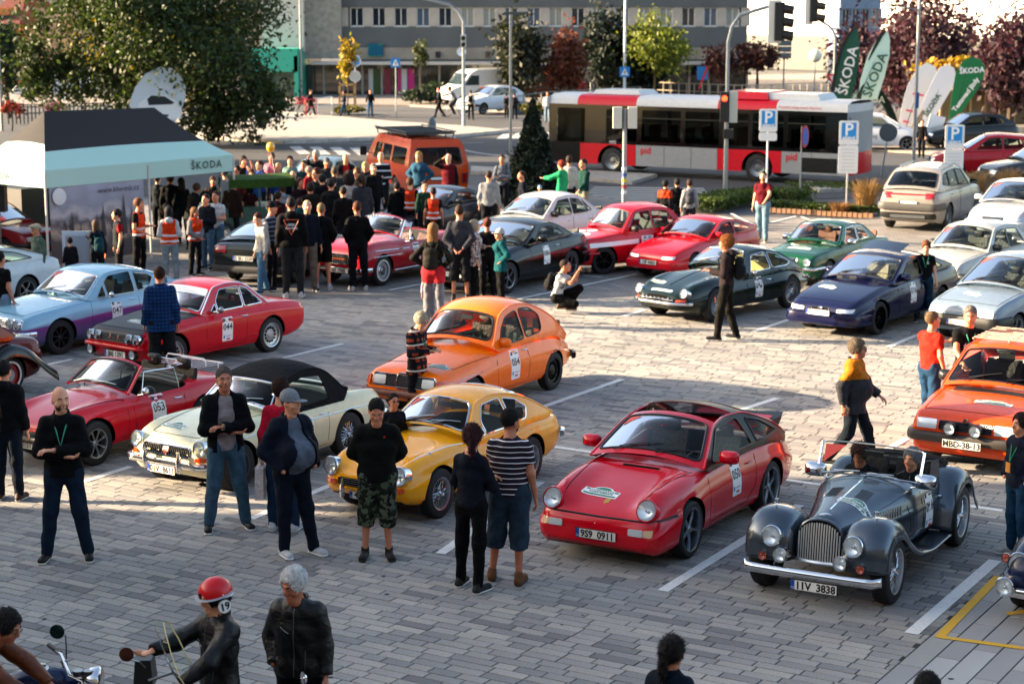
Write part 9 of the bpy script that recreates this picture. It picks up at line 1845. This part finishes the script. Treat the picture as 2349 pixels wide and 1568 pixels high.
# ---------------------------------------------------------------- motorcycles, bicycle
def moto():
 r=empty('motorcycle',G(175,1490,.95).xy.to_tuple()+(0,),R(10),'blue motorcycle with number 17 on its tank at the lower left','motorcycle');z=.95;blu=pt('#0c1e44')
 k=1.0
 def T(px,py,z):g=G(px,py,z);return Vector((g.x-r.location.x,g.y-r.location.y,z))
 r.rotation_euler=(0,0,0);t0=T(95,1560,.90)
 mb=MB();rows=[]
 for s,w,h in((-.32,.03,.03),(-.26,.09,.07),(-.1,.13,.11),(.1,.135,.12),(.24,.10,.09),(.3,.03,.03)):rows.append([t0+Vector((s,w*math.cos(a),h*math.sin(a)))for a in np.linspace(0,2*PI,17)])
 mb.grid(rows);mb.build('fuel_tank',blu,r,smooth=60);dk=MB().lathe([(0,.004),(.07,.002),(.072,-.01)],20,t0+Vector((-.0,-.03,.118)),M=Matrix.Rotation(R(15),3,'X')).build('number_disc',WHITE,r);text('17',.10,INKB,dk,tuple(t0+Vector((0,-.033,.127))),(R(15),0,0),bold=.003)
 hl=T(220,1560,.98);mb=MB();mb.lathe([(0,-.14),(.06,-.12),(.11,-.04),(.12,.03),(.10,.05),(0,.055)],20,hl,'X');mb.build('headlamp',CHROME,r,smooth=60)
 for px in(180,203):MB().lathe([(.0,.045),(.045,.045),(.05,.03),(.04,0),(0,0)],18,T(px,1548,1.04)).build('gauge',mat('#1a1c1e',.3,coat=1),r)
 br=T(160,1548,1.0);MB().tube([T(112,1478,1.12),T(140,1500,1.10),br,T(190,1562,1.02),T(210,1600,1.0)],.014,8).build('handlebar',CHROME,r);MB().tube([T(112,1478,1.12),T(138,1497,1.10)],.021,8).build('grip',BLACK,r)
 MB().tube([T(152,1510,1.08),T(152,1480,1.2),T(150,1455,1.27)],.006,6).build('mirror_arm',BLACK,r);MB().lathe([(0,.02),(.05,.015),(.062,0),(0,-.002)],18,T(131,1448,1.30),'Y').build('mirror',mat('#2c4a48',.08,.8),r)
 for q in range(3):MB().tube([T(140+6*q,1515,1.05),T(150+4*q,1540,.95),T(160+3*q,1575,.8)],.006,5).build('cable',BLACK,r)
 MB().box(t0+Vector((.15,0,-.35)),(.5,.25,.45)).build('engine',mat('#4a4c50',.4,.7),r);MB().tube([hl+Vector((.1,0,-.1)),hl+Vector((.25,0,-.65))],.03,8).build('fork',CHROME,r)
 ty,rm=wheel_meshes(.30,.1,'wire',.22)
 for dx in(-.85,.55):w=link('wheel',None,r,(t0 .x+dx,t0 .y,.30));link('tyre',ty,w);link('rim',rm,w)
 MB().box(t0+Vector((-.5,0,.0)),(.5,.26,.1)).build('seat',BLACK,r)
 r2=empty('motorcycle',G(385,1520,1.1).xy.to_tuple()+(0,),0,'black motorcycle with clear windscreen in front of the helmeted rider','motorcycle');r=r2
 def T(px,py,z):g=G(px,py,z);return Vector((g.x-r.location.x,g.y-r.location.y,z))
 b=T(400,1560,1.15);P=[T(348,1424,1.52),T(356,1440,1.48),T(372,1480,1.38),T(392,1530,1.25),T(420,1575,1.1)];rows=[]
 for i,p in enumerate(P):w=(.03,.10,.17,.2,.2)[i];rows.append([p+Vector((.10*t*t,t*w,0))for t in np.linspace(-1,1,9)])
 ws=MB().grid(rows).build('windscreen',GLASSC,r,smooth=60);MB().tube([q[0]for q in rows]+[],.004,5).tube([q[-1]for q in rows],.006,5).build('screen_edge',mat('#c8b878',.3),ws)
 for q in((290,1500,1.25),):MB().lathe([(0,.02),(.05,.015),(.06,0),(0,-.004)],16,T(*q),'Y').build('mirror',mat('#5a3020',.1,.6),r)
 MB().tube([T(300,1512,1.2),T(320,1517,1.15),T(335,1530,1.1)],.008,6).build('mirror_arm',STEEL,r)
 MB().box(T(333,1535,1.05),(.16,.22,.22),taper=.8).build('instrument_pod',BLACK,r,smooth=20);MB().tube([T(340,1560,1.0),T(400,1540,1.05),T(430,1575,1.0)],.014,8).build('handlebar',STEEL,r)
 MB().box(b+Vector((.2,0,-.35)),(.7,.3,.35),taper=.8).build('fuel_tank',pt('#0c0c10'),r);ty,rm=wheel_meshes(.32,.12,'alloy5',.22)
 for dx in(-.55,.85):w=link('wheel',None,r,(b.x+dx,b.y,.32));link('tyre',ty,w);link('rim',rm,w)
 MB().box(b+Vector((.1,0,-.75)),(.6,.3,.4)).build('engine',mat('#2a2c30',.4,.7),r)
 r3=empty('motorcycle',G(690,1560,.95).xy.to_tuple()+(0,),0,'motorcycle of which only a chrome mirror shows beside the leather jacket','motorcycle');q=Vector((0,0,.97));MB().lathe([(0,.02),(.045,.015),(.055,0),(0,-.003)],16,q+Vector((.02,0,.0)),'X',Matrix.Rotation(R(30),3,'Z')).build('mirror',CHROME,r3);MB().tube([q,q+Vector((0,0,-.25)),q+Vector((.1,0,-.4))],.007,6).build('mirror_arm',CHROME,r3);w=link('wheel',None,r3,(0,0,.3));link('tyre',ty,w);link('rim',rm,w)
 g=G(1045,268);b=empty('bicycle',g,R(15),'bicycle ridden towards the left across the far street','bicycle')
 for dx in(-.52,.52):w=MB().tube([(dx+.34*math.cos(a),0,.35+.34*math.sin(a))for a in np.linspace(0,2*PI,25)[:-1]],.02,5,closed=True).build('wheel',BLACK,b)
 MB().tube([(-.52,0,.35),(-.3,0,.9),(.2,0,.85),(0,0,.35),(-.3,0,.85)],.02,5).tube([(.52,0,.35),(.2,0,.85),(0,0,.35),(.52,0,.35)],.018,5).build('frame',mat('#c8c8c8',.4),b)
 person('cyclist in grey leaning forward on a bicycle by the white van',(1045,268),None,-90,('reach','reach'),((.10,-.30,.62),(.10,-.12,.30),(.10,-.18,.55),(.10,-.05,.2)),('long','#8a8c90'),('long','#2a2c34'),'#222222',('full','#2a1c14'),H=1.75,seat=.95,lean=(0,-.25,-.06))
# ---------------------------------------------------------------- the rest of the cars
def cars():
 for f in(porsche,morgan,mgb,lambda:triumph('gt'),lambda:triumph('sp'),lancia,audi,saab,jaguar,felicia,van,bus):f()
 M=modern;W2=dict(hm=CHROME,bh=.07)
 c=M('coupe','dark blue coupe with open glass sunroof, cream seats and door number 076','#070b30','calibra',(2011,767),num='076',seat='#a89a84',bump=pt('#070b30'),bh=.22,intake=1,lamps='slim',grille='slot',ang=PARK+8,plate=' ',pz=.47,rimc='#1a1c20',rim='alloy10',rr=.22,mm=pt('#070b30'),hm=BLACK,rw=.31)
 MB().grid([[c.topf(c.Lt*.36+.0,t)+Vector((0,0,.03)),c.topf(c.Lt*.52,t)+Vector((-.05,0,.16))]for t in np.linspace(-.42,.42,7)]).build('sunroof',mat('#0c1220',.1,coat=1,kind='pane'),c.root);c.rally(.85,.30,.40,.2,rot=.3)
 c.patch('badge','F',rrect(-.05,.505,.05,.565,.02),.03,CHROME,.04)
 M('saloon','white four-door saloon parked behind the black coupe','#b8b8b6','merc',(1205,592),k=1.0,mm=BLACK,lamps='rect',grille='chrome',plate='',ang=PARK+14)
 c=M('rally_saloon','red rally saloon with white flank stripe and round number patches','#bc0a1c','mb1000',(1384,628),lamps='round',grille='none',bump=pt('#bc0a1c'),plate=None,ang=PARK+28,hm=CHROME,mm=BLACK,rimc='#2a2c2e',k=1.02,steer=-12,**{'bh':.05})
 c.patch('white_stripe','S',[(.25,.60),(1.6,.64),(1.6,.74),(.25,.70)],.004,WHITE,.1,sym=True);c.patch('white_stripe','S',[(2.1,.66),(4.0,.70),(4.0,.80),(2.1,.76)],.004,WHITE,.1,sym=True);c.sticker('046',1.85,.60,.34,.40,size=.17);o=c.patch('sponsor_patch','S',rrect(2.04,.50,2.34,.72,.01),.006,BLACK,.08)
 h,_=c.hit('S',2.19,.61,True);text('SAFETY',.07,mat('#d8c020',.5),o,(h.x,h.y-.012,h.z),(PI/2,0,0),bold=.002)
 for x,y,w in((.5,.3,.2),(.35,-.2,.14),(.7,0,.12)):c.patch('bonnet_patch','T',rrect(x,y-w,x+.22,y+w,.08),.004,WHITE,.07)
 M('hatchback_coupe','red low hatchback coupe with plate 1SP 4463 behind the black-green coupe','#c2081c','crx',(1590,640),plate='1SP 4463',bump=pt('#c2081c'),bh=.2,lamps='slim',grille='none',seat='#8a1414',ang=PARK+10,pz=.42,k=.96)
 M('coupe','black coupe with silver mirror cap and door number 086','#050506','slk',(1163,672),num='086',plate='9JT',bump=pt('#0b0c0e'),bh=.24,lamps='slim',grille='bars',gm=STEEL,intake=1,rw=.32,rimc='#8a8e94',ang=PARK+4,k=1.04,pz=.42,hm=CHROME)
 c=M('coupe','green two-door coupe with tall chrome grille behind the dark blue coupe','#063f26','green',(1895,655),k=.93,lamps='round',grille='chrome',bump=CHROME,bh=.07,plate='2T7 1965',ang=PARK+6,hm=CHROME,mm=CHROME,cab=dict(trimmat=CHROME,wtrimmat=CHROME),seat='#8a4a30');c.rally(.7,0,.6,.26)
 c=M('hatchback','silver-blue angular hatchback on the right beside the boy','#6c7c8c','fav',(2325,790),lamps='rect',grille='none',plate='',ang=PARK+12,rw=.28,mm=BLACK,bh=.22,rimc='#a8acb0');c.rally(.62,.1,.38,.2,rot=.3)
 M('saloon','off-white rear-engined saloon behind the boy in black','#9c9e9c','s120',(2235,680),lamps='rect',grille='none',bump=STEEL,bh=.1,plate='',ang=PARK+12,mm=BLACK,hm=CHROME)
 c=M('saloon','orange-red boxy saloon with roof rack, twin spot lamps and plate MBD-38-13','#e0460c','s120',(2135,1050),side=1,lamps='rect',grille='bars',bump=mat('#3a3430',.5),bh=.13,plate=None,ang=PARK+1,rw=.29,mm=BLACK,k=1.05,seat='#2a2224')
 c.plate('F',.0,.42,'MBD-38-13',w=.52,eu=False,out=.12);c.lamp(.17,.60,.075,tilt=0,out=.07,x=-.06,name='spot_lamp',ring=BLACK,bucket=BLACK);c.rally(.60,-.18,.5,.16);c.patch('bonnet_grille','T',rrect(.98,-.52,1.14,.52,.02),.012,BLACK,.08);c.lamp(0,.69,.03,sym=False,lens=mat('#1a7a5a',.3),name='badge')
 hq,_=c.hit('F',-.25,.66,True);text('SKODA',.06,WHITE,c.root,(hq.x-.04,-.30,.66),(PI/2,0,-PI/2),bold=.002)
 rk=MB();
 for k in range(7):x=1.75+.16*k;rk.tube([c.P((x,-.5,1.46)),c.P((x,.5,1.46))],.01,5)
 for y in(-.5,0,.5):rk.tube([c.P((1.7,y,1.45)),c.P((2.8,y,1.45))],.012,5)
 rk.build('roof_rack',mat('#c8a890',.5),c.root)
 c=M('sports_utility','silver-beige SUV seen from behind at the row of parking signs','#86807a','suv',(2040,520),side=-1,ang=PARK+178,plate=None,bump=mat('#3c3a38',.6),bh=.2,rw=.36,wheel='r',glass=GLASSD,rplate=('',.78),cat='suv',mm=BLACK,grille='none');[MB().tube([c.topf(c.Lt*q,sg*.55)+Vector((0,0,.05))for q in(.30,.34,.5,.68,.72)],.02,6).build('roof_rail',STEEL,c.root)for sg in(-1,1)];c.patch('lower_bumper','R',rrect(-.8,.36,.8,.52,.04),.03,BLACK,.1);c.patch('diffuser','R',rrect(-.5,.38,.5,.46,.03),.045,STEEL,.1);c.patch('tail_strip','R',rrect(-.6,.99,.6,1.03,.01),.01,REDL,.1)
 c=M('hatchback','white modern hatchback with rally stickers at the upper right edge','#a2a6ac','hatch',(2235,550),side=1,grille='chrome',gm=BLACK,lamps='slim',bump=pt('#a2a6ac'),bh=.26,intake=1,plate=' ',ang=PARK+2,pz=.45,rw=.31);c.rally(.6,0,.7,.2)
 F=dict(far=1)
 M('hatchback','red hatchback parked sideways behind the third parking sign','#a8101c','hatch',(2190,412),ang=98,wheel='f',k=1.05,plate=None,**F)
 M('saloon','dark car behind the white hatchback at the right edge','#2a2e34','hatch',(2330,440),ang=80,plate=None,**F)
 c=M('sports_utility','white test-drive SUV with Epiq lettering behind the bus','#c8ccd0','hatch',(2080,348),ang=-82,side=1,k=1.02,plate=None,cat='suv',bump=BLACK,**F);
 gq=c.hit('P',2.3,.6,True)[0];text('Epiq',.26,INKB,c.root,(gq.x,gq.y+.03,.62),(PI/2,0,PI));
 M('hatchback','black car half hidden behind the man in black at the flags','#14181c','hatch',(2175,345),ang=80,plate=None,**F)
 M('hatchback','white parked car beside the cyclist and the delivery van','#c8ccd0','hatch',(1108,262),ang=50,plate=None,lamps='slim',**F)
 r=empty('delivery_van',G(1095,240),R(90-60),'white delivery van parked in front of the grey block','van');P=roundpoly([(-2.4,.35),(-2.35,1.0),(-1.6,1.25),(-1.0,2.0),(-.5,2.2),(2.6,2.25),(2.7,.35)],.15);mb=MB();n=len(P);mb.add([(p[0],-.95,p[1])for p in P]+[(p[0],.95,p[1])for p in P],[tuple(range(n)),tuple(range(2*n-1,n-1,-1))]+[(i,n+i,n+(i+1)%n,(i+1)%n)for i in range(n)]);mb.build('body',mat('#c8ccca',.3,coat=1,kind='paint'),r,smooth=40)
 for sg in(-1,1):MB().add([(x,sg*.96,z)for x,z in((-1.45,1.25),(-.95,1.85),(-.4,1.85),(-.4,1.25))],[(0,1,2,3)]).build('side_window',GLASSD,r)
 MB().add([(-1.62,-.8,1.28),(-1.62,.8,1.28),(-1.08,.75,1.95),(-1.08,-.75,1.95)],[(0,1,2,3)]).build('windscreen',mat('#2a3840',.1,coat=1,kind='pane'),r).location=(-.03,0,.02)
 ty,rm=wheel_meshes(.34,.2,'hubcap',.2)
 for x in(-1.5,1.8):
  for sg in(-1,1):w=link('wheel',None,r,(x,sg*.88,.34),(0,0,PI if sg<0 else 0));link('tyre',ty,w);link('rim',rm,w)
 M('fastback','dark green fastback seen from behind with long glass hatch in the crowd','#12191a','wedge',(540,640),side=-1,wheel='r',ang=PARK+170,plate=None,rplate=('SS BU 333H',.62),bump=mat('#15171a',.6),bh=.16,glass=GLASSD,grille='none',rw=.31)
 M('coupe','white wedge-shaped car cut by the left edge of the picture','#bcc4c6','wedge',(60,700),wheel='r',ang=PARK+5,plate=None,**F)
 M('sports_car','dark sports car with red interior behind the orange vests','#14161c','slk',(985,560),ang=PARK+5,plate=None,seat='#7a1420',grille='none',bump=pt('#14161c'))
 M('saloon','pale green and white car behind the crowd in the back row','#a8b4a8','s120',(745,478),ang=PARK-10,plate=None,**F)
 M('hatchback','red car with raised nose inside the tent','#8a0c14','fav',(100,585),k=.9,ang=-60,plate=None,**F)
 for i,(x,y,c_,lab)in enumerate(((60,226,'#b8bcc0','silver car parked beyond the fence at upper left'),(120,218,'#c8ccd0','white car parked beyond the silver one at upper left'),(1625,196,'#15171a','black car with lit lamp by the red tree in the distance'))):M('hatchback',lab,c_,'hatch',(x,y),ang=70,plate=None,**F)
 S=std(3.9,.7,2.3,.76,.95,1.0,1.4,2.9,1.0,.95,rw=.35,paint=pt('#0e1a38'),tuck=.08,rs=.16,tub=(1.7,2.7,.06,.3),rim='wire',crown=2.0,ridge=[(0,0),(.3,.06),(1.2,.03),(1.5,0),(3.9,0)],ridge_y=.8)
 S['top']=[(0,.55),(.05,.66),(.2,.74),(.7,.84),(1.3,.92),(2.9,.92),(3.6,.8),(3.9,.6)];S['sh']=[(0,.52),(.05,.62),(.2,.70),(.7,.76),(1.4,.80),(2.9,.8),(3.6,.7),(3.9,.5)]
 c=Car('roadster',S,'dark blue classic roadster with chrome bumper cut by the right edge');c.cabin(dict(prof=[(1.35,.88),(1.7,1.18,.05),(1.74,1.19)],zr=1.3,tum=.3,cur=.1,noside=1,wind=(.07,.92,.04,.06),crown=[(0,.14),(1,.10)],gut=.016,gutmat=CHROME,wtrim=.014,wtrimmat=CHROME,side=[]))
 c.lamp(.52,.60,.11,x=.08,tilt=.14);c.lamp(.60,.40,.09,x=-.10,tilt=.05,name='fog_lamp',bucket=CHROME);c.bumper('F',.34,.10,.05,.05,CHROME,.95,.3);c.lamp(.68,.62,.045,x=.16,tilt=.2,lens=AMBER,name='indicator',bucket=AMBER);c.grille(-.25,.25,.38,.58,n=12);c.wheels();c.interior(head=False,back=.5);c.rally(.5,.2,.4,.2);c.place(2345,1385,side=1,ang=PARK+2)
 S=std(4.3,.5,2.9,.78,.9,1.1,1.5,3.2,1.1,1.0,rw=.36,paint=pt('#5a1e14',.2,.5),rs=.2,tub=(1.7,3.0,.06,.4),rim='hubcap',rimc='#7a1418',wall='#c8c4b8',crown=1.8);c=Car('vintage_saloon',S,'copper-brown vintage car with black wings and white-wall tyre at the left edge')
 c.cabin(dict(prof=[(1.45,1.08),(1.7,1.5,.1),(2.3,1.58),(3.0,1.5,.3),(3.6,1.1)],zr=1.56,tum=.2,cur=.05,wind=(.03,.16),rear=(.72,.88,.2),side=[[(1.7,1.12),(1.8,1.42),(2.3,1.48),(2.3,1.14)],[(2.4,1.14),(2.4,1.48),(2.9,1.42),(3.1,1.15)]]))
 mb=MB();P=resample([tuple(q)for q in roundopen([(2.7,.35),(2.85,.75),(3.3,.98),(3.8,.85),(4.2,.5),(4.5,.3)],.2)],.08);mb.grid([[c.P((q.x,-y,q.y+dz))for y,dz in((.62,.02),(.75,.03),(.86,0),(.92,-.08),(.93,-.2))]for q in P]);mb.build('rear_wing',pt('#0b0c0e'),c.root,smooth=60);c.wheels();c.place(22,902,'r',k=.82,ang=PARK+4)
 r=empty('canvas_car',G(585,556),R(20),'green open car with dark green canvas top among the crowd','car');gm=mat('#2c4a3c',.5,kind='rough');MB().box((0,0,.75),(3.4,1.6,.55),taper=.96).build('body',gm,r,smooth=30)
 rows=[[(-1.0+2.2*s,y,1.78+.06*(1-(y/.75)**2)-.02*math.sin(PI*s))for s in np.linspace(0,1,8)]for y in np.linspace(-.78,.78,9)];MB().grid(rows).grid([[(p[0],p[1]-.02,p[2])for p in rows[0]],[(p[0],p[1]-.03,p[2]-.22)for p in rows[0]]]).build('canvas_top',mat('#3c5a20',.85,kind='cloth',fold=2),r,smooth=60)
 r.scale=(.8,.9,1)
 for x in(-1.0,0,1.15):
  for y in(-.76,.76):MB().box((x,y,1.35),(.06,.05,.8)).build('post',gm,r)
 MB().add([(-1.05,-.7,1.05),(-1.05,.7,1.05),(-.98,.68,1.7),(-.98,-.68,1.7)],[(0,1,2,3)]).build('windscreen',GLASSC,r)
 for x in(-1.2,1.15):
  for sg in(-1,1):w=link('wheel',None,r,(x,sg*.72,.34),(0,0,PI if sg<0 else 0));link('tyre',ty,w);link('rim',rm,w)
def roadster_crew():
 c=next(o for o in bpy.data.objects if o.name.startswith('roadster')and 'number 016' in o.get('label',''));bpy.context.view_layer.update();Mx=c.matrix_world
 x0=.20+2.49/2
 for y,lab,hair,hd_ in((.30,'curly-haired passenger in black jacket looking down in the grey roadster',('curly2','#4a2414'),(0,30)),(-.30,'grey-haired driver in black jacket at the wheel of the grey roadster',('full','#8a8c90'),(-10,5))):
  p=Mx@Vector((2.18-x0,y,.12));hair=('mess',hair[1])if hair[0]=='curly2' else hair
  person(lab,(0,0),None,-PARK+math.degrees(math.atan2(p.x,p.y)),('reach','reach')if y<0 else('phone','phone'),'sit',('jacket','#0e1014'),('long','#15171c'),'#111111',hair,H=1.72,head=hd_,seat=.32,loc=(p.x,p.y,p.z),det=.0105,extra=(('lanyard','#1a9a7a'),))
import time as _t
_t0=_t.time()
ground();buildings();vegetation();street();flags();tent()
print('setting',_t.time()-_t0)
cars();moto();print('cars',_t.time()-_t0)
front_people();crowd();roadster_crew()
print('people',_t.time()-_t0,'faces',sum(len(m.polygons)for m in bpy.data.meshes),'objects',len(bpy.data.objects))
